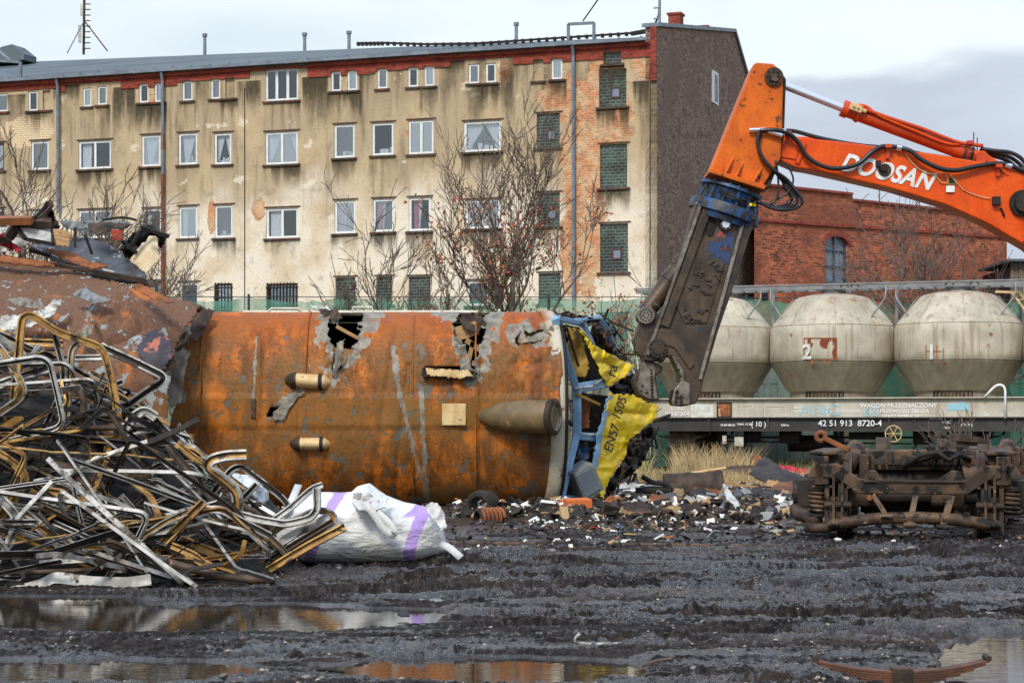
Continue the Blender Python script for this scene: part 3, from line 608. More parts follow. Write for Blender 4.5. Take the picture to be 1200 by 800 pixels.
for wi, ((x0, y0, x1, y1, kind, cu), (xa, xb, zb, zt)) in enumerate(zip(WINS, holes)):
    wd, ht = xb-xa, zt-zb; xm = (xa+xb)/2; zm = (zb+zt)/2
    if kind == 'blind':
        mb = MB(); mb.box((xm, .14, zm), (wd, .04, ht)); mb.build('blind_window', M['render'], bld)
    elif kind in ('block', 'blockvent'):
        mb = MB(); mb.box((xm, .16, zm), (wd, .08, ht)); wo = mb.build('glass_block_window', M['gblock'], bld)
        if kind == 'blockvent':
            mb = MB(); vx = xm+.1; vz = zm-ht*.12; ww = .36; hh = .40
            for s_ in (-1, 1): mb.box((vx+s_*ww*.5, .10, vz), (.05, .06, hh+.05)); mb.box((vx, .10, vz+s_*hh*.5), (ww-.05, .06, .05))
            mb.build('vent_frame', M['window_brown'], wo)
            mb = MB(); mb.box((vx, .11, vz), (ww-.06, .02, hh-.06)); mb.build('vent_pane', plain('vent_pane_grey', S(120, 130, 145), .3), wo)
    else:
        ft = .10 if kind != 'attic' else .085
        fm = M['window_white'] if kind not in ('dark', 'barred') else M['window_brown']
        mb = MB(); yf = .09
        for s_ in (-1, 1): mb.box((xm+s_*(wd/2-ft/2), yf, zm), (ft, .06, ht)); mb.box((xm, yf, zm+s_*(ht/2-ft/2)), (wd-2*ft, .06, ft))
        if kind == 'double': mb.box((xm, yf-.003, zm), (ft*1.1, .06, ht-2*ft))
        if kind == 'triple': mb.box((xm-wd/6, yf-.003, zm), (ft*1.3, .06, ht-2*ft)); mb.box((xm+wd/6, yf-.003, zm), (ft*1.3, .06, ht-2*ft))
        wo = mb.build('window', fm, bld)
        mb = MB(); mb.add([(xa+ft, yf+.01, zb+ft), (xb-ft, yf+.01, zb+ft), (xb-ft, yf+.01, zt-ft), (xa+ft, yf+.01, zt-ft)], [(0, 1, 2, 3)]); mb.build('pane', GL3[(wi*7) % 3], wo)
        if kind == 'barred':
            mb = MB()
            for k in range(int(wd/.16)): mb.box((xa+.08+k*.16, -.03, zm), (.03, .03, ht+.1))
            for s_ in (-.35, 0, .35): mb.box((xm, -.015, zm+s_*ht), (wd+.06, .02, .04))
            mb.build('window_bars', M['black'], wo)
        def cur(poly, mat, name='curtain'):
            # softly pleated cloth hung inside
            xs = np.linspace(0, 1, 14); top = poly[0]; bot = poly[1]; mb = MB(); rows = 10
            for r_ in range(rows+1):
                t = r_/rows; l = top[0]*(1-t)+bot[0]*t; rr_ = top[1]*(1-t)+bot[1]*t
                for x_ in xs: mb.v.append((xa+ft+(l+(rr_-l)*x_)*(wd-2*ft), .22+.02*math.sin(x_*30+wi), zt-ft-t*(ht-2*ft)*poly[2]))
            for r_ in range(rows):
                for k in range(13): mb.f.append((r_*14+k, r_*14+k+1, (r_+1)*14+k+1, (r_+1)*14+k)); mb.m.append(0)
            mb.build(name, mat, wo, smooth=True)
        if cu in ('left', 'leftp'): cur(((0, .32), (0, .3), 1), M['curtain'])
        if cu == 'leftp': cur(((.93, 1), (.9, 1), .7), M['curtain_pink'])
        if cu == 'slant': cur(((.05, .9), (.2, .42), 1), M['curtain'])
        if cu == 'tent': cur(((.0, .55), (0, .08), .95), M['curtain']); cur(((.55, 1), (.92, 1), .95), M['curtain'])
        if cu == 'sides': cur(((.0, .42), (.0, .12), .85), M['curtain']); cur(((.72, 1), (.95, 1), .75), M['curtain'])
        if cu == 'full': cur(((.03, .45), (.03, .45), 1), M['curtain'])
        if cu == 'pink': cur(((.06, .38), (.1, .34), 1), M['curtain_pink']); cur(((.38, .55), (.36, .42), 1), M['curtain'])
        if cu == 'purple': cur(((.0, 1), (.1, 1), 1), M['curtain_purple'])
        if cu in ('low', 'tent', 'plant', 'slant', 'wide') or (kind == 'wide'):
            mb = MB(); q = random.Random(wi)
            for k in range(5): xx = xa+ft+.15+q.random()*(wd-.4); h_ = q.uniform(.08, .3); mb.box((xx, .3, zb+ft+h_/2), (q.uniform(.06, .22), .1, h_))
            mb.build('things_on_sill', M['curtain'], wo)
        if cu == 'plant':
            mb = MB(); q = random.Random(wi)
            for k in range(60):
                p = Vector((xa+wd*(.3+.5*q.random()), .28, zb+ft+q.random()*ht*.42)); mb.add([p, p+Vector((q.uniform(-.06, .06), .01, .06)), p+Vector((q.uniform(.02, .07), 0, .01))], [(0, 1, 2)])
            mb.build('plant', M['plant'], wo)
    if kind != 'blind' or True:
        mb = MB(); mb.box((xm, -.03, zb-.05), (wd+.24, .14, .09)); 
        mb.build('sill', M['sill'], bld, bevel=.01)
        if y0 > 120 and kind != 'barred': mb = MB(); mb.box((xm+.02, -.012, zt+.06), (wd+.22, .05, .06)); mb.build('lintel', M['sill'], bld, bevel=.01)
# dark run marks below the sills and the cornice
n = N('water_stain'); uv = n.tc.outputs['UV']; su = n.sep(uv); st = n.noise(1, 5, n.map((2.6, 1, .22)), .6); fn = n.noise(5, 4)
gg = n.math('MULTIPLY', n.math('POWER', su[1], 1.3), n.math('MULTIPLY', n.step(su[0], 0, .12), n.step(su[0], 1, .88)))
al = n.math('MULTIPLY', n.math('MULTIPLY', n.step(n.math('ADD', st, n.math('MULTIPLY', gg, .22)), .46, .72), gg), n.math('MULTIPLY_ADD', fn, .7, .45)); al = n.math('MULTIPLY', al, n.math('MULTIPLY_ADD', n.step(n.noise(.22, 3, n.map((1, 1, 1), (5, 5, 5))), .42, .6), 1.1, .15)); n.L(n.math('MINIMUM', al, .85), n.b.inputs['Alpha']); M['stain'] = n.fin(S(72, 62, 46), .95)
mb = MB()
for wi, ((x0, y0, x1, y1, kind, cu), (xa, xb, zb, zt)) in enumerate(zip(WINS, holes)):
    L_ = (1.9 if y0 < 130 else 1.3) if kind != 'blind' else 1.2
    mb.add([(xa-.25, -.012, zb-L_), (xb+.25, -.012, zb-L_), (xb+.25, -.012, zb-.02), (xa-.25, -.012, zb-.02)], [(0, 1, 2, 3)])
for x0, x1, yb in [(-100, -10, 112), (5, 32, 111), (60, 95, 100), (130, 160, 102), (228, 246, 96), (276, 308, 95), (352, 386, 90), (420, 440, 88), (456, 476, 84), (512, 547, 70), (583, 622, 70), (740, 762, 95)]:
    a0 = fac(x0)[0]; a1 = fac(x1)[0]; z1_ = fac((x0+x1)/2, yb)[1]; mb.add([(a0, -.009, z1_-2.9), (a1, -.009, z1_-2.9), (a1, -.009, z1_), (a0, -.009, z1_)], [(0, 1, 2, 3)])
so_ = mb.build('water_stain', M['stain'], bld); uvl = so_.data.uv_layers.new(name='UVMap')
for i in range(len(so_.data.loops)): uvl.data[i].uv = ((0, 0), (1, 0), (1, 1), (0, 1))[i % 4]
# dim rooms behind the panes
mb = MB(); mb.box(((AL)/2-.1, 1.75, ZE/2), (abs(AL)-.6, .05, ZE-.4)); mb.build('room_partition', M['room'], bld)
# gable wall
GT = gab(888, 300)[0]; t1, z1 = gab(772, 33); t2, z2 = gab(860, 38); t3, z3 = gab(880, 78)
ZR = z2
mb = MB(); prof = [(0, 0), (0, z1), (t2, z2), (GT, z2-(GT-t2)*.62), (GT, 0)]
mb.prism([(0.0, y, z) for y, z in prof], (-.5, 0, 0)); go = mb.build('gable_wall', M['brick_gable'], bld)
tw0, zw0 = gab(834, 82); tw1, zw1 = gab(841, 124)
mb = MB(); mb.box((.01, (tw0+tw1)/2, (zw0+zw1)/2), (.08, tw1-tw0, zw0-zw1)); wo = mb.build('gable_window', M['window_white'], bld)
mb = MB(); mb.box((.056, (tw0+tw1)/2+.1, (zw0+zw1)/2), (.02, (tw1-tw0)*.5, (zw0-zw1)*.85)); mb.build('pane', M['grey_metal'], wo)
mb = MB(); mb.prism([(.12, 0-.1, z1), (.12, t2, z2), (.12, GT+.1, z2-(GT-t2)*.62), (.12, GT+.1, z2-(GT-t2)*.62+.16), (.12, t2, z2+.16), (.12, -.1, z1+.16)], (-.75, 0, 0)); mb.build('gable_coping', M['zinc'], bld)
# back wall and far wall so the block is a solid from the side
mb = MB(); mb.box((AL/2, GT-.2, 7), (abs(AL)-1.0, .4, 14)); mb.box((AL+.2, GT/2, 8), (.4, GT-1, 16)); mb.build('rear_wall', M['brick_gable'], bld)
# roof
n = N('roof_felt'); c = n.mix(n.step(n.noise(.6, 5, n.map((.3, 1, 1))), .4, .65), S(84, 96, 100), S(62, 72, 76)); c = n.mix(n.math('MULTIPLY', n.step(n.noise(1, 4, n.map((4, .3, .3))), .55, .7), .4), c, S(110, 118, 120)); M['felt'] = n.fin(c, .6)
mb = MB(); zl = 21.0
mb.prism([(-.52, -.28, ZE+.02), (-.52, t2, ZR-.05), (-.52, GT, 16.5), (-.52, GT-.5, 16.2), (-.52, -.28, ZE-.08)], (0, 0, 0.0001))
mb = MB()
A = [(-.52, -.28, ZE+.02), (AL, -.28, ZE+.02), (AL, t2, zl), (-.52, t2, ZR-.05), (-.52, GT, 16.9), (AL, GT, 16.9)]
mb.add(A+[(x, y, z-.14) for x, y, z in A], [(0, 3, 2, 1), (3, 4, 5, 2), (6, 7, 8, 9), (0, 1, 7, 6), (0, 6, 9, 3), (3, 9, 10, 4)])
mb.build('roof', M['felt'], bld)
mb = MB(); mb.beam((-.3, -.36, ZE-.04), (AL, -.36, ZE-.04), .15, .13); 
for k in range(40): mb.box((-.6-k*.95, -.30, ZE-.02), (.05, .26, .2))
mb.build('gutter', M['zinc'], bld)
# brick cornice in stepped lengths
mb = MB(); segs = [(-170, 67, 111), (67, 77, 108), (77, 142, 97.5), (142, 208, 102.5), (208, 293, 94), (361, 440, 89), (440, 528, 81.5), (528, 601, 69.5), (601, 694, 73.5), (694, 769, 68.5)]
for x0, x1, yb in segs:
    a0 = fac(x0)[0]; a1 = fac(x1)[0]; zb = fac((x0+x1)/2, yb)[1]
    hs = [h for h in holes if h[1] > a0 and h[0] < a1 and h[3] > zb]
    xs = sorted(set([a0, a1]+[min(max(v, a0), a1) for h in hs for v in h[:2]]))
    for p_, q_ in zip(xs[:-1], xs[1:]):
        if q_-p_ < .02: continue
        m_ = (p_+q_)/2; zz = zb
        for h in hs:
            if h[0] < m_ < h[1]: zz = h[3]+.02
        mb.add([(p_, -.06, zz), (q_, -.06, zz), (q_, -.06, ZE-.12), (p_, -.06, ZE-.12), (p_, .0, zz), (q_, .0, zz), (q_, 0, ZE-.12), (p_, 0, ZE-.12)], [(0, 1, 2, 3), (0, 4, 5, 1), (0, 3, 7, 4), (1, 5, 6, 2)])
mb.box((AL/2-.2, -.12, ZE-.2), (abs(AL)-.5, .12, .16)); mb.build('brick_cornice', M['brick_red'], bld)
mb = MB(); a0 = fac(292)[0]; a1 = fac(362)[0]; mb.box(((a0+a1)/2, -.14, fac(330, 77)[1]), (a1-a0, .2, .22)); mb.build('lintel_board', M['sill'], bld)
a0 = fac(763)[0]; mb = MB(); mb.box((a0/2, -.065, (fac(765, 95)[1]+z1)/2), (abs(a0), .13, z1-fac(765, 95)[1])); mb.build('brick_pier', M['brick_red'], bld)
# downpipes
def downpipe(x, ybot, mat, ytop=100):
    a_ = fac(x)[0]; mb = MB(); z0 = max(0.2, fac(x, ybot)[1]); mb.tube([(a_, -.32, ZE-.1), (a_, -.2, ZE-.5), (a_, -.17, z0)], .075, 10)
    for k in range(8): z = z0+.5+k*(ZE-1-z0)/8; mb.tube([(a_, -.17, z), (a_, -.17, z+.08)], .095, 10)
    return mb
downpipe(70.5, 250, 0).build('downpipe', M['zinc'], bld)
a_ = fac(193)[0]; zc = fac(193, 205)[1]
mb = MB(); mb.tube([(a_, -.32, ZE-.1), (a_, -.2, ZE-.5), (a_, -.17, zc)], .075, 10); mb.build('downpipe', M['zinc'], bld)
mb = MB(); mb.tube([(a_, -.17, zc), (a_, -.17, .2)], .09, 10); mb.tube([(a_, -.17, fac(193, 176)[1]), (a_, -.17, fac(193, 158)[1])], .085, 10); mb.build('cast_iron_pipe', M['downpipe_rust'], bld)
downpipe(673.5, 360, 0).build('downpipe', M['zinc'], bld)
for x in (287, 762): a_ = fac(x)[0]; mb = MB(); mb.tube([(a_, -.03, ZE-1), (a_, -.03, 1)], .018, 6); mb.build('lightning_wire', M['black'], bld)
# things on the roof
def roofpt(x, y, t): # point on the ray of pixel x at depth t behind the facade
    k = (x-600)/F; a = (k*(CY+DX*t)-CX-(-DY)*t)/(DX-DY*k); Yw = CY+DY*a+DX*t; return (a, t, CH-(y-HOR)*Yw/F)
for x, y0, y1 in [(240, 42, 62), (357, 41, 60), (409, 39, 58), (605, 29, 47)]:
    p0 = roofpt(x, y1+4, 12); p1 = roofpt(x, y0, 12); mb = MB(); mb.cyl(p0, p1, .085, 10); mb.cyl((p1[0], p1[1], p1[2]-.05), (p1[0], p1[1], p1[2]+.1), .13, 10); mb.build('vent_pipe', M['zinc'], bld)
for x0, y0, x1, y1 in [(785, 17, 799, 34)]:
    p0 = roofpt(x0, y1+3, 9); p1 = roofpt(x1, y0, 9); mb = MB(); mb.box(((p0[0]+p1[0])/2, 9, (p0[2]+p1[2])/2), (p1[0]-p0[0], .6, p1[2]-p0[2])); mb.box(((p0[0]+p1[0])/2, 9, p1[2]), (p1[0]-p0[0]+.12, .72, .1)); mb.build('chimney', M['brick_red'], bld)
p0 = roofpt(832, 36, 11); mb = MB(); mb.box((p0[0]-.3, 11, p0[2]+.1), (.55, .5, .25)); mb.build('chimney_stub', M['brick_red'], bld)
# dormer with skylight frames at the far end and the pale frame beside the downpipe
p = [roofpt(x, y, t) for x, y, t in [(-8, 92, .6), (24, 92, .6), (24, 73, .6), (-8, 71, .6)]]
mb = MB()
for i in range(4): mb.beam(p[i], p[(i+1) % 4], .12, .12)
p2 = roofpt(-6, 56, 5); mb.beam(p2, roofpt(12, 71, 1.5), .09, .09); mb.build('roof_hatch_frame', M['zinc'], bld)
p = [roofpt(x, y, 10.5) for x, y in [(-20, 68), (2, 55), (14, 52), (28, 63), (28, 70), (-20, 75)]]
mb = MB(); mb.prism(p, (0, 1.2, 0)); mb.build('dormer', M['felt'], bld)
p = [roofpt(x, y, -.2) for x, y in [(666, 47), (666, 28.5), (696, 27), (696, 46)]]
mb = MB()
for i in range(3): mb.beam(p[i], p[i+1], .11, .11)
mb.build('hatch_frame', M['zinc'], bld)
p0 = roofpt(683, 25, 1); p1 = roofpt(712, -16, 1); mb = MB(); mb.tube([p0, p1], .03, 6); mb.build('stay_wire', M['black'], bld)
# ducting pipe running along the roof edge
pts = [roofpt(x, y, 1.2) for x, y in [(420, 51), (450, 50.5), (500, 52), (560, 51), (620, 47), (680, 43), (740, 39), (757, 36), (767, 30), (772, 18), (774, -12)]]
mb = MB(); mb.tube(pts, .05, 8)
for k in range(46):
    t = k/45*(len(pts)-4.01); i = int(t); p = Vector(pts[i]).lerp(Vector(pts[i+1]), t-i); mb.box(p+Vector((0, 0, -.03)), (.11, .16, .16)); 
mb.build('roof_cable', M['black'], bld)
p0 = roofpt(773, 33, .9); p1 = roofpt(773, -14, .9); mb = MB(); mb.cyl(p0, p1, .06, 8); 
for k in range(3): z = p0[2]+.4+k*.45; mb.box((p0[0]-.12, .9, z), (.28, .08, .05))
mb.build('roof_mast', M['zinc'], bld)
# radio mast, standing on the roof ridge: its own thing
b0 = bld.matrix_basis.copy() if False else (Matrix.Translation((CX, CY, 0)) @ Matrix.Rotation(math.atan2(DY, DX), 4, 'Z'))
mast = thing('antenna_mast', 'thin steel antenna mast with rungs and two stays on the roof ridge', 'antenna', b0 @ Vector(roofpt(98, 63, 12)))
o_ = mast.location
def rel(x, y, t): return (b0 @ Vector(roofpt(x, y, t)))-o_
mb = MB(); mb.tube([rel(98, 64, 12), rel(99, -20, 12)], .07, 8)
for k in range(10): p = rel(100, 57-k*6.5, 12); mb.box(p+Vector((.12, 0, 0)), (.3, .05, .05))
mb.build('pole', M['bogie'], mast)
mb = MB(); mb.tube([rel(98, 26, 12), rel(79, 62, 10)], .035, 6); mb.build('stay', M['zinc'], mast)
mb = MB(); mb.tube([rel(100, 26, 12), rel(126, 60, 12)], .035, 6); mb.build('stay', M['bogie'], mast)
mb = MB(); mb.box(rel(93.5, 40, 12), (.14, .14, .9)); mb.box(rel(97, 12, 12), (.22, .14, .6)); mb.build('antenna_panel', M['white_dirty'], mast)

# ------------------------------------------------------------------ brick warehouse
A0 = P(884, 500, 99); B0 = P(1180, 500, 111); wdir = (B0-A0); wl_ = Vector((wdir.x, wdir.y, 0)).length; wa = math.atan2(wdir.y, wdir.x)
wh = thing('brick_warehouse', 'low red brick warehouse wall with one arched window behind the hopper wagon', 'building', (A0.x, A0.y, 0), wa)
def wpt(x, y):
    k = (x-600)/F; dx, dy = math.cos(wa), math.sin(wa); a = (k*A0.y-A0.x)/(dx-dy*k); return a, CH-(y-HOR)*(A0.y+dy*a)/F
a1, zt1 = wpt(998, 226); _, ztl = wpt(888, 214); a2, zt2 = wpt(1000, 233); _, zt3 = wpt(1180, 252)
wx0, wz0 = wpt(967, 331); wx1, wz1 = wpt(994, 278)
mb = MB()
def quad(x0, x1, z0, z1, z1b=None): mb.add([(x0, 0, z0), (x1, 0, z0), (x1, 0, z1 if z1b is None else z1b), (x0, 0, z1)], [(0, 1, 2, 3)])
quad(0, wx0, 0, wz1); quad(wx0, wx1, 0, wz0); quad(wx1, wl_, 0, wz1)
mb.add([(0, 0, wz1), (wl_, 0, wz1), (wl_, 0, zt3), (a2, 0, zt2), (a1, 0, zt1), (0, 0, ztl)], [(0, 1, 2, 3, 4, 5)])
mb.add([(wx0, 0, wz0), (wx1, 0, wz0), (wx1, 0, wz1), (wx0, 0, wz1), (wx0, .3, wz0), (wx1, .3, wz0), (wx1, .3, wz1), (wx0, .3, wz1)], [(0, 4, 5, 1), (1, 5, 6, 2), (2, 6, 7, 3), (3, 7, 4, 0)])
mb.add([(wl_, 0, 0), (wl_, 14, 0), (wl_, 14, zt3), (wl_, 0, zt3)], [(0, 1, 2, 3)]); mb.add([(0, .01, zt2-.3), (wl_, .01, zt3-.3), (wl_, 14, zt3-.3), (0, 14, zt2-.3)], [(0, 1, 2, 3)])
mb.build('wall', M['brick_ware'], wh)
# arch spandrel + arch ring + cornice ledge
mb = MB(); xm = (wx0+wx1)/2; hw = (wx1-wx0)/2; arc = [(xm+hw*math.cos(t), wz1-.42+.42*math.sin(t)) for t in np.linspace(0, math.pi, 13)]
L = [(wx0, wz1)]+[p for p in reversed(arc) if p[0] <= xm+1e-6]; Rr = [(wx1, wz1)]+[p for p in arc if p[0] >= xm-1e-6]
mb.prism([(x, -.002, z) for x, z in L], (0, .28, 0)); mb.prism([(x, -.002, z) for x, z in Rr][::-1], (0, .28, 0)); 
for i in range(12):
    (xA, zA), (xB, zB) = arc[i], arc[i+1]; k = 1.24
    mb.prism([(xA, -.05, zA), (xB, -.05, zB), (xm+(xB-xm)*k, -.05, wz1-.42+(zB-wz1+.42)*1.7), (xm+(xA-xm)*k, -.05, wz1-.42+(zA-wz1+.42)*1.7)], (0, .045, 0))
mb.build('window_arch', M['brick_red'], wh)
mb = MB(); mb.beam((0, -.05, wpt(900, 259)[1]), (wl_, -.05, wpt(1180, 278)[1]), .1, .14); mb.beam((0, -.04, ztl-.06), (a1, -.04, zt1-.06), .16, .12); mb.beam((a2, -.04, zt2-.06), (wl_, -.04, zt3-.06), .16, .12); mb.build('ledge', M['brick_red'], wh)
fr = MB(); fmt = plain('frame_bluegrey', S(62, 78, 96), .5)
for s_ in (-1, 1): fr.box((xm+s_*(hw-.05), .2, (wz0+wz1)/2), (.1, .08, wz1-wz0))
fr.box((xm, .2, (wz0+wz1)/2), (.07, .08, wz1-wz0))
for zz in (wz0+.05, wz0+(wz1-wz0)*.36, wz0+(wz1-wz0)*.70): fr.box((xm, .2, zz), (hw*2, .07, .08))
fo = fr.build('window', fmt, wh); mb = MB(); mb.box((xm, .26, (wz0+wz1)/2), (hw*2, .02, wz1-wz0)); mb.build('pane', plain('bluegrey_pane', S(120, 130, 142), .25), fo)  # pane in one flat blue-grey
mb = MB(); mb.box((xm, -.03, wz0-.08), (hw*2+.3, .18, .12)); mb.build('sill', M['sill'], wh)
mb = MB(); a3, z3_ = wpt(896, 354); mb.box((a3, -.02, z3_+.3), (.35, .06, .5)); mb.build('bricked_opening', M['black'], wh)
shed = thing('timber_shed', 'dark vertical boarded shed beside the warehouse end', 'shed', P(1180, 557, 60) and (P(1184, 500, 100).x, 100, 0), 0)
mb = MB()
for k in range(26): mb.box((.1+k*.2, (k % 2)*.03, 4.6), (.185, .06, 9.2+(k % 3)*.02))
mb.build('boarding', M['bark'], shed); mb = MB(); mb.box((2.6, 3, 4.5), (5.2, 5.8, 9)); mb.build('body', M['black'], shed); mb = MB(); mb.box((2.6, 2.8, 9.3), (5.6, 6.6, .12)); mb.build('roof', M['felt'], shed)

# ------------------------------------------------------------------ green netting fence, pipe rack, container
def netmat(name, c1, c2, a0, a1):
    n = N(name); s3 = n.sep(); v = n.noise(1.2, 5); c = n.mix(n.step(v, .35, .65), c1, c2); f = n.noise(1, 4, n.map((3, 3, .5)))
    n.b.inputs['Alpha'].default_value = 1; al = n.math('MULTIPLY_ADD', n.step(f, .4, .62), a1-a0, a0); n.L(al, n.b.inputs['Alpha']); return n.fin(c, .9)
M['net'] = netmat('green_net', S(110, 165, 140), S(70, 135, 112), .45, .72); M['net_dark'] = netmat('green_net_dark', S(42, 110, 88), S(26, 78, 66), .72, .93)
M['post'] = plain('post_green', S(40, 62, 56), .6)
def netfence(label, pts, ztop, zmid, step=2.6, zb=0.1):
    f = thing('netting_fence', label, 'fence', (pts[0][0], pts[0][1], 0)); o = Vector((pts[0][0], pts[0][1], 0))
    up = MB(); lo = MB(); q = random.Random(int(ztop*100)); ps = []
    for (a, b) in zip(pts[:-1], pts[1:]):
        L = (Vector(b)-Vector(a)).length; n_ = max(1, round(L/step))
        for i in range(n_): ps.append(Vector(a).lerp(Vector(b), i/n_))
    ps.append(Vector(pts[-1])); ps = [Vector((p.x, p.y, 0))-o for p in ps]
    for p in ps: mb = MB(); mb.tube([p, p+Vector((0, 0, ztop+.08))], .035, 8); mb.build('post', M['post'], f)
    for a, b in zip(ps[:-1], ps[1:]):
        nn = 14
        for (mbx, z0, z1, off) in ((up, zmid-.1, ztop, .05), (lo, zb, zmid, -.05)):
            g = []
            for i in range(nn+1):
                t = i/nn; p = a.lerp(b, t); sag = .12*math.sin(math.pi*t)*(1 if z1 == ztop else .3)*q.uniform(.6, 1.4)
                for j in range(5): s_ = j/4; g.append((p.x, p.y+off+.07*math.sin(t*19+j*1.3)*q.uniform(.2, 1), z0+(z1-sag-z0)*s_))
            fs = [(i*5+j, (i+1)*5+j, (i+1)*5+j+1, i*5+j+1) for i in range(nn) for j in range(4)]; mbx.add(g, fs)
    up.build('upper_net', M['net'], f, smooth=True); lo.build('lower_net', M['net_dark'], f, smooth=True)
    mb = MB(); mb.tube([ps[0]+Vector((0, 0, ztop)), ps[-1]+Vector((0, 0, ztop))], .012, 5); mb.build('top_wire', M['post'], f)
    return f
netfence('green shade netting fence on thin posts in front of the tenement', [(P(-60, 500, 56).x, 56, 0), (P(760, 500, 56).x, 56, 0)], 4.75, 2.6)
netfence('green shade netting fence behind the grey hopper wagon', [(P(764, 500, 55.9).x, 55.9, 0), (P(1300, 500, 58).x, 58, 0)], 4.75, 3.7)
# white steel pipe railing behind the wreck
pr = thing('pipe_railing', 'white rust-stained steel pipe railing seen over the wreck roof', 'railing', P(300, 540, 44)*1)
pr.location.z = 0; o_ = pr.location
mb = MB()
for y, x0, x1 in ((366, 285, 560), (371.5, 290, 640), (376, 300, 640)): mb.tube([P(x0, y, 44)-o_, P(x1, y, 44)-o_], .045, 8)
for x in range(310, 640, 55): mb.tube([P(x, 378, 44)-o_, P(x, 362, 44)-o_], .03, 6); mb.tube([P(x, 378, 44)-o_, Vector((P(x, 378, 44).x, 44, 0))-o_], .04, 6)
mb.tube([P(312, 368, 43.8)-o_, P(318, 361.5, 43.8)-o_, P(350, 361.5, 43.8)-o_, P(356, 368, 43.8)-o_], .03, 6); mb.tube([P(412, 368, 43.8)-o_, P(414, 360, 43.8)-o_, P(436, 360, 43.8)-o_, P(438, 368, 43.8)-o_], .03, 6)
mb.build('rails', weather('rail_white', S(225, 218, 200), S(200, 190, 170), 3, (S(150, 90, 50), .6, 5, .05), rough=(.5, .7)), pr)
ct = thing('grey_shelter', 'grey green corrugated metal shelter between the hoppers', 'shelter', (P(906, 500, 54.5).x, 54.3, 0))
mb = MB(); 
for k in range(19): mb.box((-1.55+k*.172, (k % 2)*.025, 1.25), (.165, .05, 2.3))
mb.prism([(-1.65, -.02, 2.35), (1.65, -.02, 2.35), (.1, -.02, 3.45)], (0, 1.2, 0)); mb.build('cladding', weather('cladding', S(118, 132, 122), S(96, 110, 102), 2, rough=(.5, .7)), ct)
mb = MB(); mb.beam((-1.8, .5, 2.3), (.1, .5, 3.5), 1.4, .05, up=(0, 0, 1)); mb.beam((.1, .5, 3.5), (1.8, .5, 2.3), 1.4, .05); mb.build('roof', M['grey_metal'], ct)
# ------------------------------------------------------------------ bare trees
def tree(name, label, base, height, spread, seed, cat='tree', forks=4, trunk_h=.22, r0=.12, levels=5, leaves=0, mat='bark', group=None, lean=0, upb=.35, leafz=(0, 1), minr=.009):
    q = random.Random(seed); t = thing(name, label, cat, base, 0, group); r0 = r0*1.1
    tr = MB(); cr = MB(); tips = []
    def seg(p, d, L, r, lv, mbx):
        n_ = 5; pts = [p]; rr = [r]; dd = d.copy()
        for i in range(n_):
            dd = (dd+Vector((q.gauss(0, .13), q.gauss(0, .13), q.gauss(0, .08)+upb*.12))).normalized(); pts.append(pts[-1]+dd*L/n_); rr.append(max(minr, r*(1-.45*(i+1)/n_)))
        mbx.tube(pts, rr, 7 if lv == 0 else (5 if lv < 3 else 3)); return pts, rr, dd
    def grow(p, d, L, r, lv):
        pts, rr, dd = seg(p, d, L, r, lv, cr)
        if lv >= levels: tips.extend(pts[2:]); return
        nb = q.choice((2, 3, 3, 4)) if lv < levels-1 else q.choice((2, 3, 4))
        for k in range(nb):
            i = q.randint(1, 4) if k else 5
            ax = Vector((q.gauss(0, 1), q.gauss(0, 1), q.gauss(0, 1)))
            ax = (ax-dd*ax.dot(dd)).normalized(); an = q.uniform(.25, .8) if k else q.uniform(.05, .35)
            nd = (dd*math.cos(an)+ax*math.sin(an)); nd.z += upb*.25; nd.normalize()
            grow(pts[i], nd, L*q.uniform(.55, .85), rr[i]*(.82 if k == 0 else .62), lv+1)
    pts, rr, dd = seg(Vector((0, 0, 0)), Vector((lean, 0, 1)).normalized(), height*trunk_h, r0, 0, tr)
    for k in range(forks):
        an = 2*math.pi*(k+q.random()*.6)/forks; h = spread
        d = Vector((math.cos(an)*h, math.sin(an)*h, 1)).normalized() if k else Vector((.05, 0, 1)).normalized()
        grow(pts[-1-(k % 3 > 1)], d, height*q.uniform(.22, .30)*(1.15 if k == 0 else 1), r0*.62, 1)
    tr.build('trunk', M[mat], t, smooth=True)
    cr.build('crown', M[mat], t, smooth=True)
    if leaves and tips:
        lf = MB()
        zs = [p.z for p in tips]; zmx = max(zs)
        cl = [p for p in tips if leafz[0]*zmx <= p.z <= leafz[1]*zmx] or tips
        for i in range(leaves):
            c = q.choice(cl[::3] if i % 3 else cl); p = c+Vector((q.gauss(0, .14), q.gauss(0, .14), q.gauss(0, .14))); s_ = q.uniform(.04, .07)
            a = Vector((q.gauss(0, 1), q.gauss(0, 1), q.gauss(0, 1))).normalized(); b = a.cross(Vector((q.gauss(0, 1), q.gauss(0, 1), q.gauss(0, 1)))).normalized(); c_ = a.cross(b)*.35
            lf.add([p-a*s_, p+b*s_*.6+c_*s_, p+a*s_, p-b*s_*.6+c_*s_], [(0, 1, 2, 3)])
        lf.build('leaves', M['leaf_brown'], t)
    return t
def gx(x, Y): return (P(x, 500, Y).x, Y, 0)
tree('oak_tree', 'bare tree with clinging russet leaves rising centrally behind the rusty wreck', gx(588, 50), 7.9, .62, 18, leaves=900, forks=6, leafz=(.1, .7), levels=6, r0=.12, upb=.4, trunk_h=.36)
tree('young_oak_tree', 'smaller leafless tree left of the russet-leaved one', gx(522, 50.5), 6.2, .9, 9, leaves=240, forks=6, leafz=(.2, .7), levels=5, r0=.1, upb=.4)
tree('bare_tree', 'low spreading bare tree in front of the block windows', gx(462, 51.5), 6.4, 1.0, 23, forks=7, levels=6, r0=.09, upb=.2)
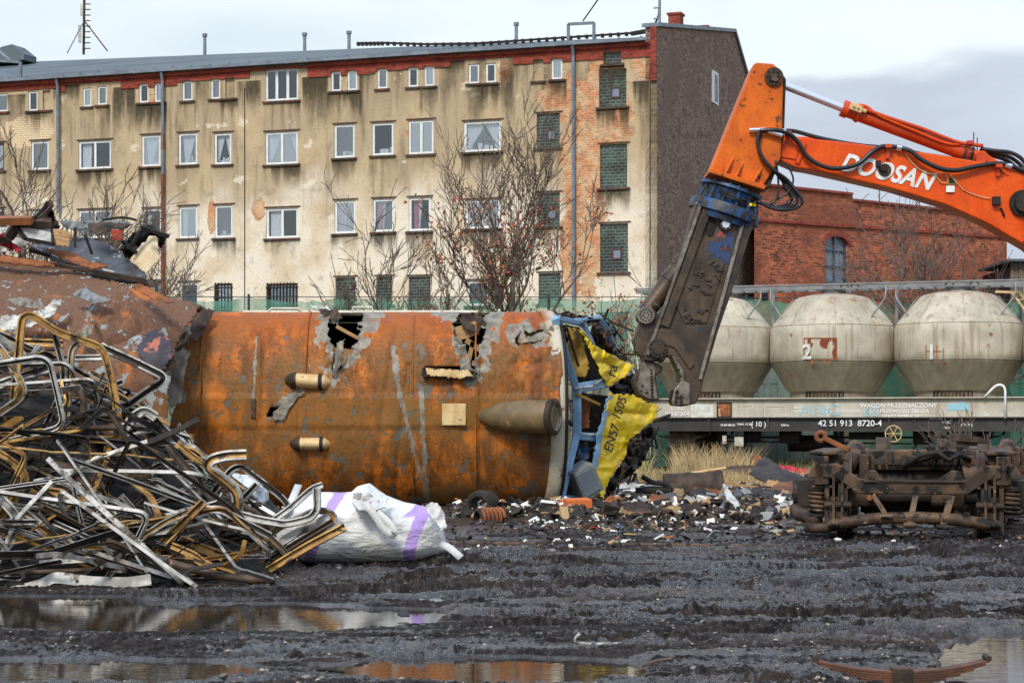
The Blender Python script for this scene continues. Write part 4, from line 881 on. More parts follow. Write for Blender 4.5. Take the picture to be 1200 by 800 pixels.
tree('russet_shrub', 'low shrub with russet leaves beside the cab end', gx(668, 50), 5.2, .9, 31, leaves=500, forks=5, leafz=(.3, 1), levels=4, r0=.06, upb=.3)
tree('bare_tree', 'broad bare tree by the lowered left end of the tenement', gx(36, 47), 9.0, 1.0, 44, forks=8, levels=6, r0=.15, upb=.25)
tree('bare_tree', 'bare bushy tree between the scrap pile and the iron drainpipe', gx(118, 48), 7.6, 1.2, 47, forks=8, levels=6, r0=.09, upb=.1)
tree('sapling', 'slim sapling at the tenement corner above the green net', gx(748, 52), 5.6, .35, 52, forks=4, levels=4, r0=.05, mat='bark_pale', upb=.5)
tree('bare_tree', 'leafless tree in front of the warehouse wall', gx(1108, 54.6), 8.5, .5, 61, forks=6, levels=5, r0=.1, mat='bark_pale', upb=.25)
tree('bare_tree', 'thin grey tree beside the dark boarded shed', gx(1150, 54.8), 8.0, .5, 66, forks=5, levels=5, r0=.07, mat='bark_pale', upb=.4)
tree('bare_bush', 'leafless straggling bush at the upturned bogie', gx(1150, 30), 2.3, .9, 71, cat='bush', forks=7, levels=4, r0=.022, mat='bark_pale', upb=.35, trunk_h=.08, minr=.006)
# ------------------------------------------------------------------ railway tracks
def rail_track(name, label, p0, ang, L, w_=1.435, rust='rust_dark', sleepers=True):
    t = thing(name, label, 'railway track', p0, ang)
    prof = [(-.07, 0), (.07, 0), (.07, .015), (.012, .04), (.012, .12), (.035, .13), (.035, .165), (-.035, .165), (-.035, .13), (-.012, .12), (-.012, .04), (-.07, .015)]
    for s_ in (-1, 1):
        mb = MB(); mb.sweep([(-L/2, s_*w_/2, .02), (L/2, s_*w_/2, .02)], prof); mb.build('rail', M[rust], t)
    if sleepers:
        for k in range(int(L/.7)):
            mb = MB(); mb.box((-L/2+.3+k*.7, 0, -.02), (.24, 2.4, .1)); mb.build('sleeper', M['bogie_dark'], t, bevel=.01)
    return t
WY, WA = 50.0, R(-20)
wx = P(976, 500, WY).x
rail_track('railway_track', 'rusty siding track under the hopper wagon', (wx+.5, WY-.2, .0), WA, 36)
# ------------------------------------------------------------------ hopper wagon
def hopmat(seed=0):
    n = N('hopper_paint'); n.co = n.map(loc=(seed, seed*2, 0)); s3 = n.sep(n.tc.outputs['Object']); z = s3[2]
    c = n.mix(n.step(n.noise(1.3, 5), .35, .65), S(200, 190, 168), S(172, 163, 144))
    sp = n.step(n.noise(30, 3), .63, .70); c = n.mix(n.math('MULTIPLY', sp, .35), c, S(110, 100, 84))
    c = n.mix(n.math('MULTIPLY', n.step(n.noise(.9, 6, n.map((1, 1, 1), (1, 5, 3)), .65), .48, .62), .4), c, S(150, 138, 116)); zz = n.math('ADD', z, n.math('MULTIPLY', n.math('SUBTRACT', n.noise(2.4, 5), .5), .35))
    st = n.noise(1, 5, n.map((6, 6, .6))); c = n.mix(n.math('MULTIPLY', n.step(zz, 3.0, 2.72), n.math('MULTIPLY_ADD', st, .7, .35)), c, S(98, 92, 72))  # underside shade painted into the lower cone, broken up by streaks
    st2 = n.noise(1, 5, n.map((9, 9, .35), (3, 3, 0))); c = n.mix(n.math('MULTIPLY', n.step(st2, .53, .66), .55), c, S(134, 112, 80))
    tp = n.math('MULTIPLY', n.step(zz, 4.1, 4.5), n.step(n.noise(3.5, 6, rough=.7), .50, .58)); c = n.mix(n.math('MULTIPLY', tp, .8), c, S(150, 92, 58))
    ru = n.noise(3.2, 8, n.map((1, 1, .8), (2, 7, 3)), .66); c = n.mix(n.step(ru, .645, .67), c, S(150, 86, 44))
    dk = n.step(n.noise(1.1, 5, n.map((1, 1, 1), (8, 3, 9))), .56, .75); c = n.mix(n.math('MULTIPLY', dk, .5), c, S(120, 112, 92))
    n.bump(n.noise(6, 4), .12, .02); return n.fin(c, n.math('MULTIPLY_ADD', st, .25, .45))
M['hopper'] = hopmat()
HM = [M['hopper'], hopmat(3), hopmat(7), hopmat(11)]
M['sole'] = weather('solebar', S(206, 200, 182), S(186, 178, 160), 2.5, (S(150, 82, 42), .68, 3, .06), streak=(S(140, 112, 78), .5), rough=(.5, .7), bump=.2)
M['sole_dark'] = weather('solebar_dark', S(64, 60, 56), S(46, 43, 42), 2.5, (S(120, 80, 50), .68, 4, .06), rough=(.5, .7), bump=.2)
wg = thing('hopper_wagon', 'grey bulk powder wagon with bulbous rust-streaked hoppers numbered 1 and 2', 'railway wagon', (wx, WY, 0), WA)
wd_ = Vector((math.cos(WA), math.sin(WA), 0)); wn_ = Vector((-math.sin(WA), math.cos(WA), 0)); wo_ = Vector((wx, WY, 0)); NF = -1.35
def wp(x, y, off=NF):     # pixel -> wagon-local point on the plane local y = off
    k = (x-600)/F; o = wo_+wn_*off; a = (k*o.y-o.x)/(wd_.x-wd_.y*k); Y = o.y+wd_.y*a; return Vector((a, off, CH-(y-HOR)*Y/F))
HP = [(1.03, 1.84), (1.03, 2.02), (1.10, 2.06), (1.49, 2.70), (1.515, 2.76), (1.525, 2.84), (1.525, 3.1), (1.525, 3.42), (1.505, 3.58), (1.44, 3.70), (.96, 4.25), (.90, 4.31), (.82, 4.35), (.5, 4.42), (.0, 4.46)]
for hi, hx in enumerate((3.03, 0, -3.03, 6.06)):
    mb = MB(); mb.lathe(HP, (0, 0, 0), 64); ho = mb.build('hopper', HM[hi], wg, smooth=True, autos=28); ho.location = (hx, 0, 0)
    mb = MB()
    for h_, r_ in ((2.78, 1.522), (3.64, 1.478)):
        mb.tube([(r_*math.cos(t), r_*math.sin(t), h_) for t in np.linspace(0, 2*math.pi, 65)[:-1]], .012, 6, closed=True)
    for k in range(8):
        t = 2*math.pi*(k+.3)/8; mb.tube([(1.5*math.cos(t), 1.5*math.sin(t), 3.62), (.94*math.cos(t), .94*math.sin(t), 4.33)], .007, 4)
        t2_ = t+.35; mb.tube([(1.528*math.cos(t2_), 1.528*math.sin(t2_), 2.8), (1.528*math.cos(t2_), 1.528*math.sin(t2_), 3.62)], .006, 4)
    mb.build('weld_seam', M['hopper'], ho, smooth=True)
    mb = MB(); mb.lathe([(.30, 4.40), (.30, 4.50), (.33, 4.50), (.33, 4.54), (0, 4.57)], (0, 0, 0), 24); 
    mb.box((.36, 0, 4.5), (.2, .1, .08)); mb.build('hatch', M['grey_metal'], ho, smooth=False)
    mb = MB()
    for side in (-1, 1):
        for k in range(9): mb.box((-.34+k*.085+.1*side, -1.0, 1.93), (.02, .16, .2))
    mb.build('gusset', M['bogie'], ho)
# frame
Lx0, Lx1 = -4.72, 7.9
mb = MB(); mb.box(((Lx0+Lx1)/2, NF+.06, 1.64), (Lx1-Lx0, .12, .46)); mb.box(((Lx0+Lx1)/2, NF+.0, 1.88), (Lx1-Lx0, .22, .03)); mb.box(((Lx0+Lx1)/2, -NF-.06, 1.64), (Lx1-Lx0, .12, .46)); mb.box(((Lx0+Lx1)/2, 0, 1.75), (Lx1-Lx0, 2.4, .12)); mb.box((Lx0+.06, 0, 1.62), (.12, 2.45, .42)); mb.build('solebar', M['sole'], wg, bevel=.01)
mb = MB(); mb.box(((Lx0+Lx1)/2, NF+.08, 1.26), (Lx1-Lx0-.2, .10, .30)); mb.box(((Lx0+Lx1)/2, NF+.04, 1.42), (Lx1-Lx0-.1, .2, .025)); mb.box(((Lx0+Lx1)/2, NF+.04, 1.11), (Lx1-Lx0-.3, .2, .025)); mb.box(((Lx0+Lx1)/2, -NF-.08, 1.26), (Lx1-Lx0-.2, .10, .30))
for k in range(9): mb.box((-4.2+k*1.45, NF+.05, 1.27), (.05, .16, .28))
mb.build('lower_frame', M['sole_dark'], wg)
# ladder-like stand on top: walkway with rail pipes
mb = MB()
zt = 4.58
for y_ in (-.32, .32): mb.beam((-4.9, y_, zt), (6.4, y_, zt), .05, .09)
for k in range(36): mb.box((-4.8+k*.315, 0, zt-.02), (.05, .6, .03))
mb.tube([(-4.9, -.55, zt+.06), (6.4, -.55, zt+.06)], .022, 6)
mb.build('walkway', M['grey_metal'], wg)
mb = MB()
for hx in (-4.55, -1.52, 1.52, 4.55):
    for s_ in (-1, 1):
        mb.tube(fillet([(hx+s_*.12, -.6, zt), (hx+s_*.12, -.7, 4.28), (hx+s_*.5, -.8, 3.75)], .1), .022, 6)
    mb.box((hx, .2, 3.9), (.07, .07, 1.3))
mb.build('walkway_support', M['grey_metal'], wg)
for px in (1002, 1113, 1142, 990): 
    p = wp(px, 344, -.3); mb = MB(); mb.tube([(p.x-.1, -.35, zt), (p.x+.05, -.35, zt+.2)], .015, 5); mb.tube([(p.x+.1, -.35, zt), (p.x-.06, -.35, zt+.22)], .015, 5); mb.build('clamp_lever', M['bogie'], wg)
# end ladder
mb = MB(); p0 = wp(1166, 342, -.6); p1 = wp(1186, 343, -.6); p2 = wp(1212, 378, -.6)
mb.tube([p0, p1, p2], .03, 6); q0 = p0+Vector((0, .5, .05)); mb.tube([q0, p1+Vector((.1, .5, .05)), p2+Vector((.1, .5, .05))], .03, 6)
for k in range(4): a = p1.lerp(p2, k/4); mb.tube([a, a+Vector((.1, .5, .05))], .02, 6)
mb.build('ladder', M['cream'], wg)
# handrail tube, handwheel, plates
mb = MB(); mb.tube(fillet([wp(1178, 490, NF-.12), wp(1178, 452, NF-.12), wp(1168, 450, NF-.12), wp(1153, 466, NF-.12)], .15), .028, 8); mb.build('handrail', M['white_paint'], wg, smooth=True)
c_ = wp(1047, 508, NF-.18); mb = MB(); mb.tube([(c_.x+.19*math.cos(t), c_.y, c_.z+.19*math.sin(t)) for t in np.linspace(0, 2*math.pi, 33)[:-1]], .013, 6, closed=True)
for k in range(3): t = k*math.pi/3; mb.tube([(c_.x-.18*math.cos(t), c_.y, c_.z-.18*math.sin(t)), (c_.x+.18*math.cos(t), c_.y, c_.z+.18*math.sin(t))], .011, 5)
mb.cyl((c_.x, c_.y-.01, c_.z), (c_.x, NF+.4, c_.z), .02, 8); mb.build('handwheel', M['cream'], wg)
pl = MB(); a = wp(849, 480); pl.box((a.x, NF-.012, a.z), (.36, .02, .36)); po = pl.build('rusty_plate', weather('plate_rust', S(170, 100, 50), S(120, 70, 40), 6, (S(190, 180, 150), .55, 8, .05), rough=(.6, .8)), wg)
mb = MB()
for s_ in (-1, 1): mb.box((a.x+s_*.17, NF-.03, a.z), (.03, .02, .37)); mb.box((a.x, NF-.03, a.z+s_*.17), (.31, .02, .03))
mb.build('plate_frame', M['black'], po)
mb = MB(); a = wp(823, 483); mb.box((a.x, NF-.008, a.z+.02), (.56, .008, .34)); mb.build('white_panel', M['sign_white'], wg)
# hopper number plate frames with heavy rust on hopper two
rp = MB(); 
def hopface(hx, px, py, up_to=0):   # point on the hopper cylinder nearest the ray of pixel
    g = wp(px, py, -1.52); a = g.x-hx; a = max(-1.2, min(1.2, a)); yy_ = -math.sqrt(1.53**2-a*a); return a, yy_, wp(px, py, yy_).z
def patch(hx, x0, y0, x1, y1, name, mat, parent, lift=.006, nx_=10):
    mb = MB(); V = []
    for j, yy_ in enumerate((y0, y1)):
        for i in range(nx_+1):
            px = x0+(x1-x0)*i/nx_; a, b, z = hopface(hx, px, yy_); k = (1.53+lift)/1.53; V.append((hx+a*k, b*k, z))
    for i in range(nx_): mb.add([V[i+nx_+1], V[i+nx_+2], V[i+1], V[i]], [(0, 1, 2, 3)])
    return mb.build(name, mat, parent)
n = N('rust_bleed'); v_ = n.noise(3.2, 6, n.map((1.6, 1.6, 1))); k = n.step(v_, .535, .585); c = n.mix(n.noise(12, 3), S(150, 66, 26), S(96, 44, 24)); n.L(k, n.b.inputs['Alpha']); M['bleed'] = n.fin(c, .8)
patch(0, 942, 396, 980, 421, 'rusted_plate', M['bleed'], wg, .008)
for (x0, y0, x1, y1) in ((942, 395.5, 980, 396.6), (942, 420.4, 980, 421.5), (941.5, 396, 942.5, 421), (979.5, 396, 980.5, 421)): patch(0, x0, y0, x1, y1, 'plate_edge', M['panel_orange'], wg, .012, 4)
n = N('rust_drip'); s_ = n.noise(1, 4, n.map((14, 14, .8))); n.L(n.math('MULTIPLY', n.step(s_, .5, .62), .7), n.b.inputs['Alpha']); M['drip'] = n.fin(S(165, 110, 50), .8)
patch(0, 950, 421, 974, 427, 'rust_run', M['drip'], wg, .007)
def hoptext(body, hx, px, py, size, mat=None, sx=1):
    a, b, z = hopface(hx, px, py); nrm = Vector((a, b, 0)).normalized(); rt = Vector((-nrm.y, nrm.x, 0)); 
    return text(body, 'number', mat or M['sign_white'], wg, TM(Vector((hx+a, b, z))+nrm*.04, rt, (0, 0, 1)), size, .001, .012, 0, sx=sx)
hoptext('1', 3.03, 1092, 413, .48); hoptext('2', 0, 946, 413, .48)
for (x0, y0, x1, y1) in ((1084, 404, 1085, 420), (1084, 411, 1104, 412), (1097, 405, 1098, 421), (1105, 408, 1106, 421)): patch(3.03, x0, y0, x1, y1, 'rust_line', M['panel_orange'], wg, .006, 3)
def st(body, px, py, size, mat='white_paint', lift=.012, align='CENTER', bold=.0015, sx=1, off=NF):
    p = wp(px, py, off); return text(body, 'stencil', M[mat], wg, TM((p.x, off-lift, p.z), (1, 0, 0), (0, 0, 1)), size, .001, bold, 0, align, sx=sx)
st('WAGON PRZEZNACZONY', 1053, 475, .14, bold=.0015, sx=1.05); st('DO PRZEWOZU ZBOŻA', 1054, 481.5, .125, bold=.0015, sx=1.02); st('I PASZ SYPKICH', 1055, 488, .125, bold=.0015)
st('42 51 913  8720-4', 996, 496, .20, bold=.0015, sx=1.02, off=NF-.005)
st('42', 786, 473, .12, align='LEFT'); st('51 PKP', 786, 479, .12, align='LEFT'); st('913 8720-4', 780, 485, .13, align='LEFT')
st('MASZYNY', 938, 478, .07); st('PRZYRZĄD', 938, 482, .06); st('ZAKAZ', 972, 478, .07); st('WJAZDU NA GÓRKĘ ROZRZĄDOWĄ', 983, 482, .06); st('TARA 13 250', 873, 497, .07); st('T-12', 873, 483, .07)
st('REW. 08', 1096, 490, .07); st('Sp', 1156, 485, .13); st('18 80 000.25', 853, 498, .07); st('9,50 m', 920, 498, .07); st('+ 4,3 m', 1110, 495, .08); st('- 45,8t -', 1110, 501, .07); st('( 3,25 )', 1133, 498, .09)
st('( 10 )', 889, 497, .17); st('ANG', 961, 481, .36, 'cyan_spray', bold=-.002, sx=1.3); st('6S', 1021, 483, .30, 'cyan_spray', bold=.0, sx=1.3)
mb = MB(); a = wp(1123, 477); mb.box((a.x, NF-.008, a.z), (.5, .006, .14)); mb.box((a.x+.05, NF-.009, a.z+.09), (.25, .006, .05)); mb.build('paint_patch', M['cyan_spray'], wg)
def outline(x0, y0, x1, y1):
    a = wp(x0, y0); b = wp(x1, y1); mb = MB(); t = .012; xm, zm = (a.x+b.x)/2, (a.z+b.z)/2
    for s_ in (-1, 1): mb.box((xm+s_*(b.x-a.x)/2, NF-.009, zm), (t, .006, a.z-b.z)); mb.box((xm, NF-.009, zm+s_*(a.z-b.z)/2), (b.x-a.x-t, .006, t))
    mb.build('stencil_box', M['sign_white'], wg)
outline(896, 476, 921, 488); outline(870, 475, 882, 480)
for yy_ in (479, 482, 485): st('— — — — —', 908, yy_, .05)
# running gear
def wagon_axle(x):
    ax = MB()
    for s_ in (-1, 1):
        ax.lathe([(0, -.07), (.46, -.07), (.46, .0), (.49, .0), (.49, .04), (.40, .06), (.40, .03), (.12, .03), (.12, .1), (0, .1)], (x, s_*.75, .55), 32, axis='y')
    ax.cyl((x, -1.0, .55), (x, 1.0, .55), .08, 12); w0 = ax.build('wheelset', M['rust_dark'], wg, smooth=True, autos=30)
    for s_ in (-1, 1):
        g = MB(); yb = s_*1.12; g.cyl((x, yb-.12*s_, .55), (x, yb+.16*s_, .55), .16, 16); g.box((x, yb, .55), (.36, .2, .3))
        for k in range(6): g.beam((x-.62+k*.09, yb, .93-.0-.03*k+.05), (x+.62-k*.09, yb, .93-.03*k+.05), .12, .025)
        g.tube([(x-.66, yb, 1.0), (x-.72, yb, 1.12)], .03, 8); g.tube([(x+.66, yb, 1.0), (x+.72, yb, 1.12)], .03, 8)
        g.prism([(x-.34, yb-.03, 1.1), (x+.34, yb-.03, 1.1), (x+.2, yb-.03, .35), (x+.12, yb-.03, .35), (x+.12, yb-.03, .75), (x-.12, yb-.03, .75), (x-.12, yb-.03, .35), (x-.2, yb-.03, .35)][::-1], (0, .05, 0))
        g.build('axle_guard', M['rust_dark'], wg)
wagon_axle(wp(800, 520, -1.12).x); wagon_axle(wp(1128, 520, -1.12).x)
mb = MB()
for x_, w_, z0, z1 in ((-3.3, .1, .6, 1.1), (-2.6, .18, .75, 1.1), (-2.0, .05, .45, 1.1), (-1.8, .3, .85, 1.1), (-.9, .5, .8, 1.1), (.2, .05, .6, 1.1), (.35, .05, .6, 1.1), (1.0, .9, .9, 1.08), (2.1, .05, .55, 1.1), (2.3, .4, .78, 1.1)): mb.box((x_, -.7, (z0+z1)/2), (w_, .3, z1-z0))
mb.tube([(-3.5, -.8, .95), (3.2, -.8, .95)], .03, 6); mb.tube([(-3, -.6, .85), (2, -.6, .8)], .02, 6); mb.cyl((-1, -.4, .8), (.2, -.4, .8), .2, 16); mb.build('brake_gear', M['black'], wg)
mb = MB(); a = wp(866, 517); mb.box((a.x, NF+.0, a.z), (.22, .02, .22)); b = wp(849, 515); mb.box((b.x, NF, b.z), (.1, .02, .2)); mb.build('label_plate', weather('lp', S(200, 196, 184), S(170, 160, 140), 6, (S(150, 85, 45), .6, 9, .05)), wg)
mb = MB()
for y_ in (-.87, .87): mb.cyl((Lx0, y_, 1.3), (Lx0-.5, y_, 1.3), .07, 12); mb.lathe([(0, 0), (.22, .0), (.22, .04), (0, .07)], (Lx0-.5, y_, 1.3), 20, axis='x', mat=Matrix.Diagonal((-1, 1, 1)))
mb.build('buffer', M['black'], wg)
# dry grass
mb = MB(); q = random.Random(9)
def blades(n_, xr, Yr, hr, ms=(0,), dens=None):
    for i in range(n_):
        x = q.uniform(*xr); Y = q.uniform(*Yr); X = P(x, 500, Y).x
        if dens and float(fbm(np.array([X*.8]), np.array([Y*.8]), 3, 88)[0]) < dens*q.uniform(.8, 1.2): continue
        h = q.uniform(*hr); a = q.gauss(0, .35)*h; b = q.gauss(0, .2)*h; w_ = q.uniform(.006, .014); z = -.05
        mb.add([(X-w_, Y, z), (X+w_, Y, z), (X+a*.5+w_*.7, Y+b*.5, z+h*.6), (X+a*.5-w_*.7, Y+b*.5, z+h*.6), (X+a*1.1, Y+b, z+h)], [(0, 1, 2, 3), (3, 2, 4)], q.choice(ms))
blades(9000, (740, 1230), (43.2, 47.5), (.10, .38), (0, 0, 0, 0, 1), .44); blades(2600, (780, 960), (41, 45), (.12, .42), (0,), .42); blades(1500, (850, 1000), (49, 54), (.2, .5), (0, 1)); blades(1500, (980, 1120), (49, 56), (.1, .4), (1,)); blades(500, (790, 880), (46, 48.4), (.5, .95)); blades(3000, (200, 760), (46, 55), (.2, .9), (0, 0, 1)); blades(1400, (1100, 1230), (38, 46), (.2, .6), (0, 0, 1))
tag(mb.build('dry_grass', [M['straw'], M['moss']]), kind='stuff')
# ------------------------------------------------------------------ overturned rusty carriage
CYc = 29.2
car = thing('wrecked_carriage', 'overturned rusty orange railcar wreck with torn roof and crushed yellow and blue cab end', 'railway carriage', (0, CYc, 0))
def cl(v): return Vector(v)-Vector((0, CYc, 0))      # world -> carriage local
def xs_(phi):                    # cross section: depth and height
    s_, c_ = math.sin(phi), math.cos(phi); return 1.0*(1-abs(c_)**.95), 1.44+1.44*(1 if s_ > 0 else -1)*abs(s_)**.78
nS, nP = 330, 150
PH = np.linspace(-math.pi/2, math.pi/2, nP); dd = np.array([xs_(p)[0] for p in PH]); zz = np.array([xs_(p)[1] for p in PH])
SX = np.linspace(0, 1, nS)
Xl = -4.86+.10*np.sin(PH*5)+.16*(fbm(zz*2.2, zz*0, 3, 5)-.5)*2; Xr = .53+.20*np.cos(PH)
GXs = Xl[:, None]+(Xr-Xl)[:, None]*SX[None, :]; GD = np.repeat(dd[:, None], nS, 1); GZ = np.repeat(zz[:, None], nS, 1)
dent = (fbm(GXs*.9, GZ*.9, 3, 77)-.5)*.16+(fbm(GXs*4, GZ*2, 3, 78)-.5)*.03+.03*(np.abs(2*fbm(GXs*1.4, GZ*.8, 2, 79, .4)-1))
band = -.022*(np.abs(GZ-1.42) < .22)
crease = .05*np.exp(-((GXs+1.55-.1*(GZ-1.4))/.05)**2)*(GZ < 2.1)*(GZ > .1)+.035*np.exp(-((GXs+2.05-.15*GZ)/.05)**2)+.04*np.exp(-((GXs+.45)/.03)**2)*(GZ<2.9)
YY_ = CYc+GD+dent+band-.03*np.exp(-((GXs+3.62)/.03)**2)*(GZ>1.3)*(GZ<2.5)+crease*.6
PX = 600+F*GXs/YY_; PY = HOR-(GZ-CH)*F/YY_
jx = PX+(fbm(PX*.12, PY*.12, 4, 91)-.5)*16; jy = PY+(fbm(PX*.12, PY*.12, 4, 95)-.5)*14
HO = [[(398, 360), (428, 360), (424, 392), (412, 410), (402, 428), (392, 440), (390, 425), (394, 404), (386, 398), (384, 378)],
      [(536, 366), (570, 364), (566, 392), (560, 412), (552, 436), (544, 436), (545, 412), (538, 396), (530, 380)],
      [(604, 392), (640, 388), (636, 400), (618, 402), (606, 404)], [(496, 430), (558, 431), (558, 440), (498, 440)], [(315, 481), (334, 480), (336, 486), (316, 487)], [(657, 440), (664, 440), (664, 508), (657, 508)]]
cut = np.zeros(PX.shape, bool); bare = np.zeros(PX.shape, bool)
for k, h in enumerate(HO):
    j = .5 if k in (3, 5) else 1
    a_, b_ = (jx, jy) if j == 1 else (PX, PY)
    cut |= inpoly(a_, b_, h); cx_ = sum(p[0] for p in h)/len(h); cy_ = sum(p[1] for p in h)/len(h)
    if k < 3:
        sx_, sy_ = ((1.7, 1.4), (2.0, 1.45), (1.5, 1.9))[k]
        bare |= inpoly(PX+(fbm(PX*.09, PY*.09, 4, 31)-.5)*34, PY+(fbm(PX*.09, PY*.09, 4, 37)-.5)*30, [(cx_+(p[0]-cx_)*sx_, cy_+(p[1]-cy_)*sy_) for p in h])
# long scraped strokes where the rust is gone
for (x0, y0, x1, y1, w_) in [(460, 408, 470, 480, 5), (470, 470, 492, 560, 3.5), (492, 455, 500, 590, 4), (300, 398, 297, 470, 2.5), (322, 478, 352, 458, 5), (392, 440, 418, 402, 7), (322, 484, 330, 492, 8), (205, 420, 212, 470, 8)]:
    tt = np.clip(((PX-x0)*(x1-x0)+(PY-y0)*(y1-y0))/((x1-x0)**2+(y1-y0)**2), 0, 1); d_ = np.hypot(PX-x0-tt*(x1-x0), PY-y0-tt*(y1-y0)); bare |= (d_+(fbm(PX*.2, PY*.2, 3, 47)-.5)*5) < w_*.6
# lift the lips of the tears outward
near = np.zeros(PX.shape)
for h in HO[:3]:
    cx_ = sum(p[0] for p in h)/len(h); cy_ = sum(p[1] for p in h)/len(h); near = np.maximum(near, np.exp(-(((PX-cx_)/26)**2+((PY-cy_)/44)**2)))
YY_ = YY_-near*.10*(fbm(PX*.1, PY*.1, 3, 55)-.35)*2
keep = ~(cut[:-1, :-1] | cut[1:, 1:])
co = np.stack([GXs, YY_-CYc, GZ], -1).reshape(-1, 3); rr_, cc_ = np.nonzero(keep); a = rr_*nS+cc_
q4 = np.stack([a, a+1, a+nS+1, a+nS], -1); used, inv = np.unique(q4, return_inverse=True)
M['bare'] = weather('bare_grey_steel', S(150, 142, 126), S(112, 104, 92), 7, (S(150, 95, 50), .60, 7, .05), rough=(.4, .65), bump=.4)
ro = bigmesh('roof_skin', co[used], inv.reshape(-1, 4), [M['rust_skin'], M['bare']]); ro.parent = car
ro.data.polygons.foreach_set('material_index', bare[:-1, :-1][rr_, cc_].astype(np.int32)); k = ro.modifiers.new('solid', 'SOLIDIFY'); k.thickness = .012; k.offset = 1
# closed sides, floor and dark inside
mb = MB(); xa, xb = -4.9, .50
mb.box(((xa+xb)/2, 1.0+1.0, 2.86), (xb-xa, 2.0, .04)); mb.build('side_wall', M['rust_dark'], car)
mb = MB(); mb.box(((xa+xb)/2, 2.0, .03), (xb-xa, 2.0, .05)); mb.build('side_wall', M['rust_dark'], car)
mb = MB(); mb.box(((xa+xb)/2, 3.0, 1.44), (xb-xa, .06, 2.78)); mb.build('floor_pan', M['black'], car)
mb = MB(); mb.box((-4.6, 2, 1.44), (.05, 1.9, 2.7)); mb.box((-.1, 2.0, 1.44), (.05, 1.9, 2.7)); mb.build('bulkhead', M['black'], car)
mb = MB(); q = random.Random(8)
for (x, y, w_, h_, a) in [(402, 418, .3, .24, .1), (412, 392, .5, .05, .5), (546, 388, .35, .2, -.3), (556, 405, .3, .08, .6), (550, 420, .06, .5, .2), (622, 397, .4, .16, .0)]:
    p = cl(P(x, y, CYc+.45)); mb = MB(); mb.box(p, (w_, .05, h_), rot=Euler((0, a, 0))); mb.build('inner_panel', M['wood'], car)
mb = MB(); p = cl(P(622, 396, CYc+.55)); mb.box(p, (.6, .04, .3)); mb.build('inner_panel', M['mustard'], car)
# torn curled flaps
def flap(name, poly, d0, mat, slope=.0, amp=.06, seed=1, parent=car, off=(0, CYc, 0), solid=.01, sx=0, cell=1.1, freq=.1):
    cx_ = sum(p[0] for p in poly)/len(poly); cy_ = sum(p[1] for p in poly)/len(poly)
    mb = sheet(poly, lambda x, y: d0+slope*(cy_-y)/80+sx*(x-cx_)/80, cell=cell, amp=amp, freq=freq, seed=seed, jag=2)
    mb.v = [(v[0]-off[0], v[1]-off[1], v[2]-off[2]) for v in mb.v]
    return mb.build(name, mat, parent, smooth=True, solid=solid)
flap('torn_flap', [(362, 358), (386, 360), (398, 372), (396, 380), (388, 378), (376, 366)], 29.9, M['white_dirty'], 1.0, .10, 3)
flap('torn_flap', [(372, 362), (396, 362), (402, 372), (388, 376)], 29.8, M['rust_dark'], .5, .10, 4)
flap('torn_flap', [(534, 371), (560, 368), (570, 378), (560, 390), (545, 386)], 29.55, M['rust_dark'], .9, .12, 5)
flap('torn_flap', [(396, 400), (404, 398), (402, 420), (394, 438), (389, 440)], 29.15, M['bare'], 0, .06, 6)
flap('torn_flap', [(606, 380), (614, 378), (616, 396), (640, 386), (648, 380), (650, 392), (620, 402), (606, 402)], 29.45, M['bare'], .3, .08, 7)
flap('torn_flap', [(536, 404), (546, 404), (552, 430), (560, 436), (540, 437)], 29.15, M['bare'], .2, .06, 27)
flap('curled_edge', [(212, 362), (232, 356), (242, 362), (238, 368), (228, 370), (222, 378), (216, 382)], 29.6, M['rust_dark'], .6, .16, 8)
flap('curled_edge', [(222, 380), (226, 384), (220, 400), (214, 412), (206, 408), (212, 398), (216, 386)], 29.3, M['bare'], .3, .16, 9)
flap('scorched_edge', [(225, 372), (240, 362), (252, 364), (236, 392), (230, 400), (222, 396)], 29.38, M['rust_dark'], .8, .08, 19)
flap('peeled_lap', [(196, 420), (214, 408), (222, 412), (216, 440), (212, 470), (200, 480), (194, 450)], 29.12, M['bare'], .3, .06, 10)
flap('scrape_lip', [(322, 482), (346, 460), (356, 459), (340, 478), (332, 492), (320, 492)], 29.12, M['bare'], 0, .05, 11)
flap('torn_flap', [(394, 578), (418, 566), (448, 566), (446, 578), (420, 586)], 29.72, M['bare'], 0, .05, 12)
flap('torn_flap', [(336, 566), (352, 560), (356, 572), (340, 580)], 29.6, M['bare'], 0, .05, 14)
